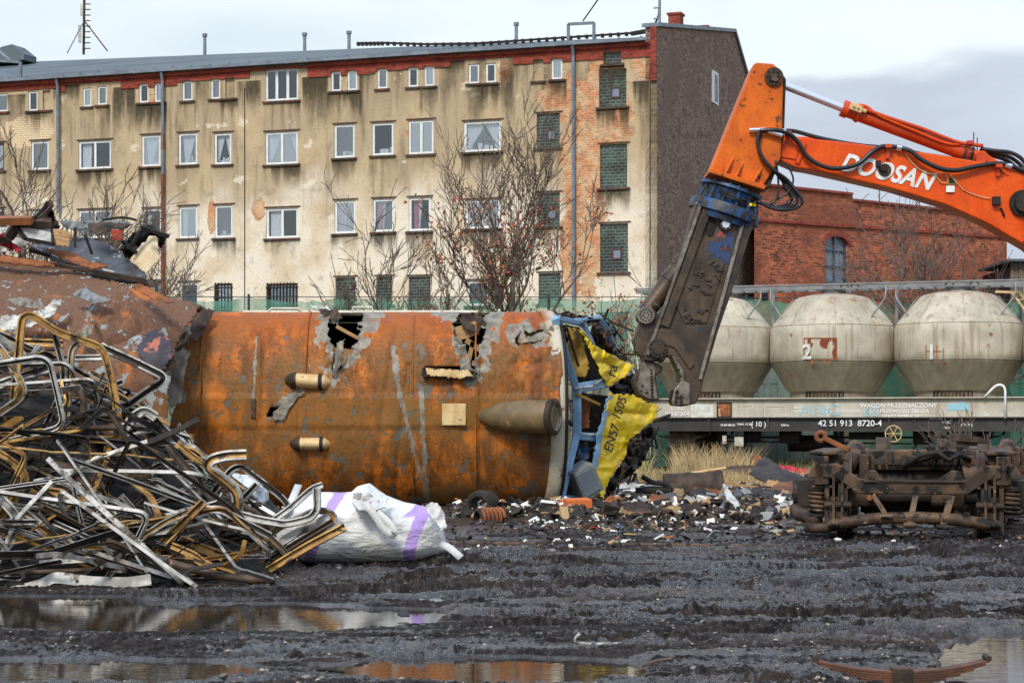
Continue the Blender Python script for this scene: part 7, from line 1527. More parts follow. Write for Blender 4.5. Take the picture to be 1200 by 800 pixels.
wr = n.noise(2.2, 6, n.map((1, 1, 2.6)), .55, 1.2); wr2 = n.noise(7, 4, n.map((.7, 1, 2)), .55, 1.5); n.bump(n.math('ADD', n.math('ADD', wr, n.math('MULTIPLY', wr2, .35)), n.math('MULTIPLY', weave, .03)), .7, .09)
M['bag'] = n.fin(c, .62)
bcen = Vector((P(437, 500, 17.9).x, 17.9, 0))
bag = thing('big_bag', 'slumped white bulk bag with violet bands lying on wet gravel', 'bag', bcen)
OUT = [(345, 590), (352, 586), (372, 586), (400, 588), (422, 588), (426, 581), (440, 579), (456, 590), (476, 596), (500, 598), (512, 593), (520, 593), (527, 606), (529, 622), (523, 630), (519, 642), (512, 655), (498, 661), (470, 664), (430, 664), (396, 667), (372, 667), (356, 660), (346, 650), (338, 640), (336, 610)]
def bagrow(px):       # top/bottom z at a pixel column
    top = min(y for y in np.interp(px, *zip(*[(a, b) for a, b in OUT[:13]])) .ravel()) if False else float(np.interp(px, [p[0] for p in OUT[:11]], [p[1] for p in OUT[:11]]))
    return top
mb = MB(); nu, nv = 150, 60; V = []
for i in range(nu+1):
    t = i/nu; px = 333+(529-333)*t; xw = (px-600)/F*17.9-bcen.x
    top = float(np.interp(px, [333, 345, 372, 420, 427, 440, 458, 478, 500, 514, 522, 529], [615, 596, 587, 589, 583, 580, 592, 598, 599, 596, 604, 622])); zt_ = (CH-(top-HOR)*17.6/F)*1.10
    endk = (max(0, 1-abs((t-.5)*2)**4.5))**.5; hy = .52*endk+.01
    for j in range(nv):
        an = 2*math.pi*j/nv; cy = -math.cos(an); sz = math.sin(an); 
        y = cy*abs(cy)**-.25*hy if abs(cy) > 1e-6 else 0
        y = math.copysign(abs(cy)**.75, cy)*hy; zz_ = (math.copysign(abs(sz)**.72, sz)*.5+.5)
        nn = float(fbm(np.array([xw*3.2+sz*.8]), np.array([an*1.6+xw*1.3]), 4, 17)[0])-.5; fold = 1-abs(2*float(fbm(np.array([xw*1.6+zz_*2.2]), np.array([an*1.1-xw*1.5]), 3, 27)[0])-1)
        mid = zt_*.5*(1-endk)*.6; zz2 = mid+(zt_-mid)*zz_*(endk*.999+.001) if zz_ > .5 else mid*(1-endk)+(zt_*endk)*zz_
        zz2 = (zt_*zz_)*endk+(zt_*.40)*(1-endk)
        k = nn*.12+(fold-.7)*.14
        V.append((xw+.03*nn, y*(1+k)-.0, max(.0, zz2+k*.25*(zz_ > .12)*zt_*2*.6)))
mb.add(V, [(i*nv+j, i*nv+(j+1) % nv, (i+1)*nv+(j+1) % nv, (i+1)*nv+j) for i in range(nu) for j in range(nv)])
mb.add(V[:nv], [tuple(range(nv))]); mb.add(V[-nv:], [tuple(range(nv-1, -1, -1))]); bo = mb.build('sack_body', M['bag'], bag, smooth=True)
def bl(x, y, d=17.3): return P(x, y, d)-bcen
def cloth_sheet(name, poly, d0, amp, seed, mat, slope=0, fr=.08, parent=bag):
    cy_ = sum(p[1] for p in poly)/len(poly)
    mb = sheet(poly, lambda x, y: d0+slope*(cy_-y)/50, cell=.9, amp=amp, freq=fr, seed=seed, jag=1.2); mb.v = [(v[0]-bcen.x, v[1]-bcen.y, v[2]) for v in mb.v]; return mb.build(name, mat, parent, smooth=True, solid=.012)
M['violet'] = weather('violet_cloth', S(176, 132, 208), S(150, 104, 190), 5, rough=(.6, .7), bump=.3); M['bagwhite'] = weather('white_cloth', S(235, 235, 233), S(205, 203, 198), 3, rough=(.6, .7), bump=.4)
cloth_sheet('mouth_fold', [(424, 580), (440, 579), (454, 592), (462, 584), (460, 596), (446, 602), (430, 600), (422, 592)], 17.28, .12, 5, M['bagwhite'], .4, .12)
cloth_sheet('mouth_fold', [(440, 592), (452, 588), (454, 602), (444, 606)], 17.2, .06, 6, M['violet'], .3, .12)
cloth_sheet('hem_fold', [(505, 596), (512, 591), (519, 592), (526, 602), (530, 618), (524, 624), (516, 612), (508, 603)], 17.45, .10, 7, M['bagwhite'], .3, .1)
mb = MB(); pr = [(-.03, -.006), (.03, -.006), (.03, .006), (-.03, .006)]
mb.sweep(fillet([bl(436, 591, 17.15), bl(448, 606, 17.12), bl(458, 622, 17.12), bl(468, 629, 17.12), (bl(471, 624, 17.12)), bl(462, 612, 17.14), bl(450, 602, 17.16)], .06), pr, up=(0, -1, .2)); mb.build('lifting_loop', M['bagwhite'], bag, smooth=True)
mb = MB(); mb.sweep(fillet([bl(522, 638, 17.5), bl(532, 642, 17.3), bl(546, 654, 17.2)], .06), pr, up=(0, -1, .3)); mb.build('lifting_loop', M['bagwhite'], bag, smooth=True)
mb = MB(); mb.sweep(fillet([bl(360, 571, 17.9)+Vector((0, 0, 0)), bl(352, 590, 17.6), bl(344, 606, 17.5)], .06), pr, up=(0, -1, .3)); mb.build('lifting_loop', M['bagwhite'], bag, smooth=True)

bag.location = (bcen.x-.03, bcen.y-.45, .035)
# ------------------------------------------------------------------ railway bogie standing on its wheels
BD = 21.0; bcx = P(1071, 500, BD).x
def bogie(label, bx0, by0, yaw=0):
    B = thing('railway_bogie', label, 'bogie', (bx0, by0, 0), yaw)
    def b(x, y, o=0):  # photo pixel -> local point on the near face
        p = P(x, y, BD); return Vector((p.x-bcx, o, p.z))
    def bp(name, poly, o, th, mat, parent=B, bevel=.01):
        mb = MB(); mb.prism([b(x, y, o) for x, y in poly], (0, th, 0)); return mb.build(name, M[mat], parent, bevel=bevel)
    W = [(0, -.065), (.20, -.065), (.22, -.03), (.40, -.02), (.42, -.05), (.46, -.06), (.46, .05), (.49, .055), (.49, .085), (.42, .07), (.40, .03), (.22, .02), (.12, .06), (0, .06)]
    for wy in (.62, 2.9):
        a = MB(); 
        a.cyl((-1.12, wy, .47), (1.12, wy, .47), .085, 16); ax = a.build('axle', M['bogie_dark'], B, smooth=True, autos=40)
        for s_ in (-1, 1):
            w_ = MB(); w_.lathe([(r, -h*s_) for r, h in W] if s_ > 0 else [(r, h) for r, h in W], (s_*.72, wy, .47), 40, axis='x'); w_.build('wheel', M['tread'] if False else M['rust_dark'], ax, smooth=True, autos=30)
            ab = MB(); ab.box((s_*1.08, wy, .5), (.26, .34, .30)); ab.cyl((s_*.98, wy, .5), (s_*1.26, wy, .5), .15, 20); ab.build('axle_box', M['bogie_dark'], B, bevel=.015)
    # end beam: dipped plate
    EB = [(965, 544), (982, 542.5), (1008, 561), (1013, 561), (1017, 551), (1027, 551), (1034, 562.5), (1098, 562.5), (1114, 551), (1122, 551), (1129, 562.5), (1150, 545), (1171, 544.5), (1171, 561), (1157, 562), (1132, 579), (1007, 579), (982, 561), (965, 560)]
    eb = bp('end_beam', EB, -.02, .16, 'bogie', bevel=.015)
    mb = MB()
    for k in range(4): mb.cyl(b(995+k*50, 571, -.03), b(995+k*50, 571, 0), .018, 8)
    mb.beam(b(1013, 563.5, -.03), b(1129, 563.5, -.03), .02, .03, up=(0, 1, 0)); mb.build('rivet', M['rust_dark'], eb)
    # side frames running back
    for s_, x in ((-1, 966), (1, 1171)):
        X = b(x, 550).x
        mb = MB(); mb.box((X+s_*.02, 1.75, 1.05-.36+.06), (.15, 3.5, .30)); mb.box((X, 1.75, .93), (.3, 3.5, .04)); mb.box((X, 1.75, .58), (.24, 3.4, .03)); mb.build('side_frame', M['bogie'], B, bevel=.012)
    # end brackets, spring columns, coil springs
    for s_ in (-1, 1):
        def m(x): return x if s_ < 0 else 2*1070.5-x
        bp('spring_cap', [(m(948), 561), (m(966), 561), (m(966), 546), (m(960), 542), (m(952), 548), (m(948), 556)][::s_ if s_ > 0 else 1], .0, .3, 'bogie')
        bp('top_bracket', [(m(960), 544), (m(962), 535), (m(966), 530), (m(986), 531), (m(988), 540), (m(982), 545)], .1, .4, 'bogie')
        cx = b(m(959), 580).x; mb = MB(); turns = 5.5; pts = []
        for k in range(150): t = k/149; pts.append((cx+.085*math.cos(t*turns*6.283), .18+.085*math.sin(t*turns*6.283), .55-.255*t+.0))
        mb.tube(pts, .021, 8); mb.build('coil_spring', M['bogie'], B, smooth=True)
        mb = MB(); mb.cyl((cx, .18, .58), (cx, .18, .545), .12, 20); mb.cyl((cx, .18, .30), (cx, .18, .27), .12, 20); mb.cyl((cx, .18, .27), (cx, .18, .14), .035, 10); mb.cyl((cx, .18, .2), (cx, .18, .17), .055, 6); mb.cyl((cx, .18, .55), (cx, .18, .3), .03, 10); mb.build('spring_seat', M['bogie_dark'], B)
        for px in (978, 988):
            xh = b(m(px), 600).x; mb = MB(); mb.box((xh, -.0, .50), (.028, .06, .62)); mb.box((xh, -.0, .2), (.04, .09, .06)); mb.build('hanger', M['bogie'], B, bevel=.004)
        mb = MB(); xh = b(m(983), 600).x; mb.cyl((xh-.14, .02, .395), (xh+.14, .02, .395), .035, 12); mb.cyl((xh-.1, .02, .21), (xh+.1, .02, .21), .03, 12); mb.box((xh, .1, .3), (.16, .10, .36)); mb.build('brake_hanger_block', M['rust_dark'], B, bevel=.008)
        mb = MB(); mb.box((b(m(970), 600).x, .1, .42), (.05, .12, .64)); mb.build('guide_plate', M['bogie'], B, bevel=.008)
        # brake block
        mb = MB(); R_ = .52; mb.prism([((s_*.72)-.05, .62-R_*math.cos(t), .47+R_*math.sin(t)) for t in np.linspace(-.5, .5, 8)]+[((s_*.72)-.05, .62-(R_+.07)*math.cos(t), .47+(R_+.07)*math.sin(t)) for t in np.linspace(.5, -.5, 8)], (.1, 0, 0)); mb.build('brake_block', M['bogie_dark'], B)
    # brake beam tube
    mb = MB(); mb.tube([b(976, 615, -.06), b(990, 612, -.07), b(1030, 607, -.09), b(1070, 605.5, -.10), b(1110, 607, -.09), b(1150, 612, -.07), b(1166, 614, -.06)], [.05, .062, .062, .062, .062, .062, .05], 16); mb.cyl(b(972, 616, -.06), b(976, 615, -.06), .035, 8); mb.cyl(b(1166, 614, -.06), b(1170, 614, -.06), .035, 8)
    bt = mb.build('brake_beam', M['bogie'], B, smooth=True, autos=40)
    for pa, pb_, w_ in [((1024, 580), (1040, 604), .05), ((1073, 580), (1066, 614), .06), ((1114, 580), (1104, 616), .07)]:
        mb = MB(); mb.beam(b(*pa, -.03), b(*pb_, -.15), w_, .03, up=(0, 1, 0)); mb.cyl(b(*pb_, -.18)+Vector((-.06, 0, 0)), b(*pb_, -.18)+Vector((.06, 0, 0)), .028, 8); mb.build('brake_link', M['bogie'], B, bevel=.004)
    mb = MB(); mb.tube([b(1048, 614, -.1), b(1056, 617, -.14), b(1064, 615, -.12), b(1068, 606, -.1)], .012, 6); mb.build('safety_strap', M['bogie'], B, smooth=True)
    # traction motor and transom
    mb = MB(); mb.cyl((-.52, .95, .52), (.42, .95, .52), .30, 28); mb.cyl((-.56, .95, .52), (-.50, .95, .52), .24, 20); tm = mb.build('traction_motor', M['bogie_dark'], B, smooth=True, autos=40)
    mb = MB(); mb.box((.02, .80, .85), (1.36, .3, .22)); mb.box((0, 1.75, .80), (1.9, .5, .24)); mb.box((-.56, .5, .5), (.34, .2, .28)); mb.box((.35, .5, .5), (.34, .2, .28)); mb.build('transom', M['bogie'], B, bevel=.02)
    mb = MB(); q = random.Random(3)
    for i in range(16): x = -.55+i*.075; h = q.uniform(.05, .16); mb.box((x, .62-q.random()*.06, .80+h/2), (q.uniform(.03, .07), .08, h))
    for i in range(7): x = q.uniform(-.5, .55); mb.cyl((x, .6, .85), (x+q.uniform(-.1, .1), .56, 1.0), .022, 8)
    mb.build('brake_rigging', M['bogie_dark'], B, bevel=.004)
    mb = MB(); c = b(1020, 583, -.02); mb.cyl(c, c+Vector((0, .1, 0)), .03, 10); c = b(1021, 583, .3); mb.cyl(c, c+Vector((0, .1, 0)), .035, 8); mb.build('rusty_nut', M['panel_orange'], B)
    # top gear: wheel discs showing above, levers, centre bowl
    mb = MB(); mb.lathe([(.0, -.08), (.15, -.08), (.15, .05), (.19, .055), (.19, .08), (0, .08)], b(1034, 530, 1.2), 26, axis='x', mat=Matrix.Rotation(.0, 3, 'Z')); mb.lathe([(.0, -.08), (.12, -.08), (.12, .03), (.165, .035), (.165, .06), (0, .06)], b(1156, 534, .9), 26, axis='x'); mb.build('pulley', M['rust_dark'], B, smooth=True, autos=30)
    mb = MB(); mb.tube([b(1002, 526, .8), b(996, 540, .5), b(990, 548, .4)], .1, 14); mb.box(b(1000, 538, 1.2), (.3, .4, .2)); mb.box(b(1040, 546, 1.2), (.6, .5, .14)); mb.build('air_reservoir', M['bogie'], B, bevel=.01)
    mb = MB(); mb.box(b(1012, 548, .7), (.10, .5, .26)); mb.box(b(1138, 548, .7), (.16, .4, .24)); mb.cyl(b(1130, 560, .5), b(1150, 555, .5), .12, 16); mb.build('bracket', M['bogie'], B, bevel=.01)
    mb = MB(); ps = [b(964, 513, .5), b(978, 518, .5), b(994, 528, .5)]; mb.beam(ps[0], ps[2], .05, .09, up=(0, 1, 0)); mb.tube([ps[0]+Vector((.045*math.cos(t)-.03, 0, .045*math.sin(t)+.01)) for t in np.linspace(0, 6.283, 17)[:-1]], .028, 8, closed=True); mb.build('eye_lever', M['panel_orange'], B, bevel=.006)
    mb = MB(); mb.tube([b(1060, 548, .5), b(1078, 534, .4), b(1098, 530, .4), (b(1112, 540, .4)), b(1124, 532, .4), b(1136, 540, .5)], .03, 8); mb.tube([b(1066, 544, .6), b(1090, 536, .5), b(1108, 528, .5), b(1124, 534, .6)], .02, 8); mb.build('loose_hose', M['black'], B, smooth=True)
    mb = MB(); mb.box(b(1088, 540, .8), (.5, .4, .1)); mb.cyl(b(1072, 538, .8), b(1072, 548, .8), .2, 20); mb.build('centre_bowl', M['bogie_dark'], B, bevel=.01)
    mb = MB(); mb.tube([b(931, 600, .5), b(936, 605, .35), b(950, 608, .2), b(958, 614, .1)], .075, 12); mb.tube([b(945, 619, .1), b(958, 620, .08), b(976, 618, .05)], .055, 10); mb.build('brake_pipe', M['rust_dark'], B, smooth=True)
    return B
B1 = bogie('rusty brown railway bogie seen end-on with coil springs and dipped end beam', bcx, BD, R(-11))
B2 = copy_tree(B1); B2['label'] = 'second brown bogie cut by the picture edge behind the first one'; B2.location = (P(1262, 500, 23).x, 23.6, 0); B2.rotation_euler = (0, 0, R(-13))
for ch in list(B2.children):
    if ch.name.startswith(('eye_lever', 'loose_hose')): bpy.data.objects.remove(ch)
for o in (B1, B2): o['group'] = 'scrapped bogies'
bs_ = thing('spring_bracket', 'upturned triangular spring bracket standing behind the bogie', 'bracket', (P(1132, 500, 27).x, 27, 0))
mb = MB(); o_ = bs_.location; mb.prism([P(x, y, 27)-o_ for x, y in [(1128, 514), (1143, 512), (1162, 520), (1150, 524), (1146, 534), (1130, 534), (1126, 524)]], (0, .3, 0)); mb.prism([P(x, y, 26.95)-o_ for x, y in [(1122, 517), (1126, 508), (1160, 515), (1160, 520)]], (0, .4, 0)); mb.build('plate', M['rust_dark'], bs_, bevel=.01); mb = MB(); mb.box((0, .2, .4), (.4, .3, .8)); mb.build('stand', M['bogie_dark'], bs_, bevel=.02)

# ------------------------------------------------------------------ leaf spring in the mud near the camera
LD = 9.62; ls = thing('leaf_spring', 'rusty upturned leaf spring with square buckle lying in the mud', 'leaf spring', (P(1056, 500, LD).x, LD, 0)); o_ = ls.location
for k in range(6):
    wL = (.405, .39, .33, .27, .20, .14)[k]; mb = MB(); pts = []
    for i in range(25): t = -1+2*i/24; pts.append((t*wL, 0, .052-.0115*k+.052*(t*wL/.4)**2*(1.0)+(.0)))
    mb.sweep(pts, [(-.045, -.0048), (.045, -.0048), (.045, .0048), (-.045, .0048)], up=(0, 0, 1)); mb.build('leaf', weather('spring_rust_%d' % k, S(112, 70, 48), S(76, 50, 38), 9, (S(150, 84, 44), .6, 14, .08), rough=(.5, .8), metal=.1, bump=.6, grain=120) if k == 0 else bpy.data.materials['spring_rust_0'], ls)
mb = MB(); mb.box((0, 0, .012), (.092, .11, .125)); mb.build('buckle', M['rust_dark'], ls, bevel=.006)
mb = MB(); mb.cyl((-.403, -.045, .118), (-.403, .045, .118), .014, 12); mb.cyl((.403, -.045, .118), (.403, .045, .118), .014, 12); mb.build('eye', M['rust_dark'], ls)
# rail half sunk in the mud
p0 = P(540, 639, 20.6); tr_ = None
mb = MB(); prof = [(-.05, -.06), (.05, -.06), (.05, 0), (.035, .012), (-.035, .012), (-.05, 0)]
mb.sweep([P(515, 641, 20.6), P(640, 641, 20.5), P(800, 643, 20.2), P(1000, 647, 19.75), P(1260, 653, 19.2)], prof); o = mb.build('sunken_rail', M['bogie'], None, bevel=.004); tag(o, 'long rusty rail half sunk in the mud before the bogie', 'rail'); o.location.z = .045
# ------------------------------------------------------------------ rubble field between the wreck, the wagon and the bogie
def gz(X, Y): return float(gheight(np.array([X]), np.array([Y]))[0]) if Y < 32 else -.02
mats_ = [plain('shard_white', S(222, 220, 212), .6), plain('shard_tan', S(170, 140, 100), .8), M['bogie_dark'], M['rust_dark'], plain('shard_grey', S(140, 140, 138), .7), M['black'], plain('shard_blue', S(60, 85, 120), .6), plain('shard_red', S(150, 45, 35), .7), plain('shard_orange', S(190, 110, 55), .7)]
mb = MB(); q = random.Random(31)
for i in range(5200):
    px = q.uniform(530, 960); py = 568+(q.random()**1.2)*48
    if px < 700 and py < 596: continue
    if px > 935 and py < 575: continue
    g = G(px, py); Y = g.y; X = g.x
    d_ = float(fbm(np.array([px*.02]), np.array([py*.06]), 3, 12)[0])
    m_ = q.choices(range(9), (8, 2.5, 6, 6, 4, 5, .4, .3, .7) if d_ > .45 else (2.5, 2, 6, 7, 1, 7, .2, .2, .6))[0]
    if py > 606 and q.random() < .7: m_ = q.choice((2, 3, 5, 5, 3, 1))
    L = q.choice((.03, .04, .06, .08, .12, .2)); s_ = (L, L*q.uniform(.2, .8), q.uniform(.01, .05)); z = gz(X, Y)+q.random()*.06
    mb.box((X, Y, z+.01), s_, m_, Euler((q.gauss(0, .5), q.gauss(0, .5), q.uniform(0, 3))))
tag(mb.build('rubble', mats_), kind='stuff')
mb = MB()
for i in range(700):
    px = q.uniform(530, 1230); py = q.uniform(603, 650) if q.random() < .8 else q.uniform(560, 600)
    g = G(px, py); L = q.choice((.03, .05, .08)); mb.box((g.x, g.y, gz(g.x, g.y)+.015), (L, L*.5, .02), q.choices(range(9), (1, 1, 5, 5, 1, 5, .1, .1, .4))[0], Euler((q.gauss(0, .4), q.gauss(0, .4), q.uniform(0, 3))))
for i in range(500):
    px = q.uniform(180, 560); py = q.uniform(578, 612); g = G(px, py); L = q.choice((.04, .08, .14)); mb.box((g.x, g.y, gz(g.x, g.y)+.02), (L, L*.4, .03), q.choices(range(9), (2, 3, 3, 3, 1, 3, 0, 0, 1))[0], Euler((q.gauss(0, .4), q.gauss(0, .4), q.uniform(0, 3))))
tag(mb.build('rubble_crumbs', mats_), kind='stuff')
def gd(y): return CH*F/(y-HOR)
def lying(name, label, cat, pts, y0, w_, h_, mat, z=.04, prof=None, group=None, fil=.1, tube=None):
    """bar lying on the ground; pts are photo pixels, y0 the ground row it rests on"""
    d0 = gd(y0); ps = [P(p[0], p[1], d0) for p in pts]; c = sum(ps, Vector())/len(ps); ps = fillet([p-c for p in ps], fil); mb = MB()
    if tube: mb.tube(ps, tube, 12)
    else: mb.sweep(ps, prof or [(-w_/2, -h_/2), (w_/2, -h_/2), (w_/2, h_/2), (-w_/2, h_/2)], up=(0, 0, 1))
    o = mb.build(name, M[mat], None, smooth=bool(tube), autos=40 if tube else None); o.location = c; return tag(o, label, cat, group)
def gsheet(name, label, cat, poly, y0, mat, amp=.06, slope=1.0, seed=0, solid=.02, freq=.08):
    d0 = gd(y0); cy_ = max(p[1] for p in poly); cx_ = sum(p[0] for p in poly)/len(poly); c = P(cx_, cy_, d0)
    mb = sheet(poly, lambda x, y: d0+slope*(cy_-y)/30, cell=1.0, amp=amp, freq=freq, seed=seed, jag=1.4); mb.v = [(v[0]-c.x, v[1]-c.y, v[2]-c.z) for v in mb.v]; o = mb.build(name, M[mat], None, smooth=True, solid=solid); o.location = c; return tag(o, label, cat)
# half drum
def shell(name, label, cat, x0, x1, ytop, ybot, y0, mat, tilt=0, half=math.pi, seed=1):
    d0 = gd(y0); a = P(x0, ybot, d0); b = P(x1, ybot-tilt, d0); r_ = (ybot-ytop)/F*d0*.55; L = (b-a).length; u = (b-a).normalized(); v = u.cross(Vector((0, 1, 0))).normalized(); v = v if v.z > 0 else -v; V = []; nn, mm = 30, 16; mb = MB(); c = (a+b)/2
    for i in range(nn+1):
        t = i/nn
        for j in range(mm+1):
            an = half*j/mm; n_ = 1+(float(fbm(np.array([t*4]), np.array([j*.3]), 3, seed)[0])-.5)*.25
            p = a.lerp(b, t)+Vector((0, 1, 0))*(-math.cos(an)*r_*n_)+v*(math.sin(an)*r_*n_*1.6); V.append(p-c)
    mb.add(V, [(i*(mm+1)+j, i*(mm+1)+j+1, (i+1)*(mm+1)+j+1, (i+1)*(mm+1)+j) for i in range(nn) for j in range(mm)]); o = mb.build(name, M[mat], None, smooth=True, solid=.03); o.location = c; return tag(o, label, cat)
shell('scrap_shell', 'brown half-round metal shell lying in the rubble past the shear', 'metal sheet', 779, 848, 553, 581, 582, 'rust_dark', 4)
gsheet('scrap_plate', 'dark boxy rusted plate behind the half-round shell', 'metal plate', [(851, 546), (888, 545), (889, 561), (870, 563), (851, 560)], 566, 'rust_dark', .05, .3, 3)
gsheet('scrap_plate', 'long black charred board sloping down to the bogie', 'board', [(888, 540), (898, 536), (916, 548), (950, 562), (950, 578), (926, 574), (900, 566), (878, 556)], 580, 'bogie_dark', .06, 1.6, 4)
gsheet('scrap_plate', 'curled rusty brown plate standing at the top of the charred board', 'metal plate', [(884, 532), (890, 534), (901, 546), (892, 549), (884, 545)], 572, 'panel_orange', .06, .3, 5)
gsheet('red_cloth', 'crumpled red plastic sheet between grass and charred board', 'sheet', [(903, 546), (925, 545), (934, 548), (932, 555), (918, 554)], 566, 'red_cloth', .10, .8, 6)
gsheet('red_cloth', 'smaller red plastic scrap touching the bogie end', 'sheet', [(934, 550), (944, 547), (947, 556), (938, 559)], 566, 'red_cloth', .10, .4, 7)
gsheet('scrap_plate', 'dark torn sheet poking up left of the boxy plate', 'metal sheet', [(820, 560), (828, 552), (838, 556), (842, 562), (826, 563)], 570, 'black', .08, .6, 8)
gsheet('white_strip', 'bent white metal strip standing out of the rubble', 'metal strip', [(846, 566), (850, 567), (862, 584), (872, 600), (884, 607), (874, 609), (866, 600), (852, 584)], 609, 'white_dirty', .04, 1.2, 9, .012)
lying('timber', 'thin light plank running under the charred board', 'plank', [(850, 566), (890, 571), (948, 573)], 580, .1, .05, 'wood')
lying('pipe', 'pale pipe lying along the edge of the dry grass', 'pipe', [(784, 558), (820, 553), (851, 548)], 570, 0, 0, 'cream', tube=.03)
lying('pipe', 'long brown pipe on the ground before the white rubble', 'pipe', [(806, 604), (835, 605), (864, 604)], 610, 0, 0, 'rust_dark', tube=.08)
lying('pipe', 'short brown pipe left of the long one', 'pipe', [(768, 600), (806, 601)], 607, 0, 0, 'bogie', tube=.07)
lying('timber', 'broken brown board in the rubble at the wagon side', 'plank', [(822, 612), (868, 612)], 615, .16, .05, 'rust_dark')
lying('timber', 'dark plank lying before the cab', 'plank', [(700, 612), (740, 614)], 617, .14, .05, 'bogie_dark')
lying('timber', 'pale split board tossed on the rubble near the cab', 'plank', [(770, 609), (808, 611)], 613, .08, .03, 'wood')
lying('timber', 'rust-brown board propped below the grey crate', 'plank', [(640, 618), (676, 620), (700, 612)], 622, .12, .05, 'bogie')
lying('timber', 'broken slat sticking from the rubble by the shell', 'plank', [(868, 592), (900, 590)], 595, .06, .03, 'white_dirty')
lying('pipe', 'black hose lying over rubble by the cab nose', 'hose', [(752, 558), (766, 566), (780, 566), (790, 578)], 590, 0, 0, 'black', tube=.04)
lying('pipe', 'dark bent pipe behind the crate', 'pipe', [(745, 576), (765, 574), (786, 576)], 590, 0, 0, 'black', tube=.07)
lying('pipe', 'second dark pipe lying under the bent one', 'pipe', [(740, 586), (765, 583), (790, 584)], 592, 0, 0, 'bogie_dark', tube=.07)
lying('pipe', 'thin black rod pointing at the wagon from the cab nose', 'rod', [(762, 495), (772, 491), (786, 486)], 578, 0, 0, 'black', tube=.03)
for i, (x0, x1, y0, yb, m_, lb) in enumerate([(755, 775, 569, 577, 'grey_metal', 'small grey ribbed crate in the rubble beside the cab'), (662, 692, 584, 600, 'panel_orange', 'orange-brown box under the crushed cab corner'), (747, 757, 591, 598, 'wood', 'tan chunk of board in the rubble')]):
    d0 = gd(yb+6); c = P((x0+x1)/2, (y0+yb)/2, d0); w_ = (x1-x0)/F*d0; h_ = (yb-y0)/F*d0; o = thing('crate' if i == 0 else ('box' if i == 1 else 'board_chunk'), lb, 'crate' if i == 0 else 'box', c)
    ro_2 = Euler((R(4), R(3-i*4), R(8+i*5))); mb = MB(); mb.box((0, 0, 0), (w_, w_*.7, h_), rot=ro_2); mb.build('body', M[m_] if i != 1 else plain('orange_box', S(205, 110, 50), .7), o, bevel=.01)
    if i == 0:
        mb = MB()
        for k in range(5): mb.box((-w_*.36+k*w_*.18, -w_*.36, 0), (.02, .03, h_*.7), rot=ro_2)
        mb.build('rib', M['black'], o)
    if i == 1:
        mb = MB(); mb.box((0, -w_*.352, h_*.3), (w_*.9, .01, .02), rot=ro_2); mb.build('lid_edge', M['wood'], o)
# rubber bellows / coils by the carriage
def coil(label, x, y, y0, R_, L, turns, ax, mat):
    d0 = gd(y0); c = P(x, y, d0); c.z = R_*.95; mb = MB(); pts = []; a = Vector(ax).normalized(); u = a.cross(Vector((0, 0, 1))).normalized(); v = a.cross(u)
    for k in range(int(26*turns)+1): t = k/26/turns; an = t*turns*6.283; pts.append(a*(t-.5)*L+(u*math.cos(an)+v*math.sin(an))*R_)
    mb.tube(pts, R_*.2, 8); mb.tube([a*-L*.5, a*L*.5], R_*.9, 16)
    o = thing('coil_spring', label, 'spring', c); mm = MB(); mm.tube(pts, R_*.2, 8); mm.build('coil', M[mat], o, smooth=True); mm = MB(); mm.lathe([(R_*.72, -L*.5), (R_*.98, -L*.5), (R_*.98, L*.5), (R_*.72, L*.5), (R_*.72, -L*.5)], (0, 0, 0), 24, mat=Matrix((u, v, a)).transposed()); mm.build('sleeve', M['black'], o, smooth=True); return o
coil('dark coil spring lying under the carriage roof edge', 565, 598, 606, .17, .22, 4, (.5, 1, 0), 'bogie_dark'); coil('rusty coil spring lying before the dark one', 573, 609, 617, .11, .32, 6, (1, .5, 0), 'panel_orange')
# lumps of churned soil before the wreck
for i, (x, y, r_) in enumerate([(536, 606, .22), (620, 612, .20), (650, 616, .24), (700, 622, .18), (770, 618, .22), (850, 624, .2), (900, 632, .18), (1000, 641, .16), (1080, 638, .22), (1120, 636, .2)]):
    pass
# things in the mud near the camera
gsheet('rag', 'dark twisted rag lying across the wet mud', 'rag', [(616, 708), (640, 706), (662, 704), (672, 699), (684, 698), (700, 704), (714, 706), (694, 707), (676, 703), (660, 710), (634, 711)], 711, 'rust_dark', .03, .8, 11, .015)
lying('wire', 'bent pale rod with a hooked end in the mud', 'rod', [(680, 742), (674, 748), (676, 753), (694, 755), (728, 754)], 757, 0, 0, 'steel_white', tube=.012, fil=.05)
lying('stick', 'flat grey stick on the wet mud by the long puddle', 'stick', [(752, 780), (770, 774), (788, 772)], 780, .05, .015, 'brown_pipe', fil=.05)
lying('stick', 'second flat stick lying just below the first', 'stick', [(756, 791), (772, 787), (788, 789)], 791, .04, .012, 'bogie_dark')
gsheet('metal_flake', 'thin grey metal flake beside the white reflection puddle', 'flake', [(490, 700), (500, 702), (516, 698), (520, 705), (496, 706)], 706, 'grey_metal', .02, 1.5, 12, .006); gsheet('metal_flake', 'pale flat flake lying right of the grey one', 'flake', [(545, 706), (560, 703), (577, 705), (566, 709), (548, 709)], 709, 'white_dirty', .01, 2.5, 13, .006)
gsheet('metal_flake', 'small dark leaf of metal in the white reflection', 'flake', [(464, 718), (478, 714), (480, 722), (470, 722)], 724, 'black', .01, 1.0, 14, .006)
lying('stick', 'black twig lying at the end of the lower long puddle', 'stick', [(371, 784), (385, 784), (404, 787)], 787, 0, 0, 'black', tube=.008)
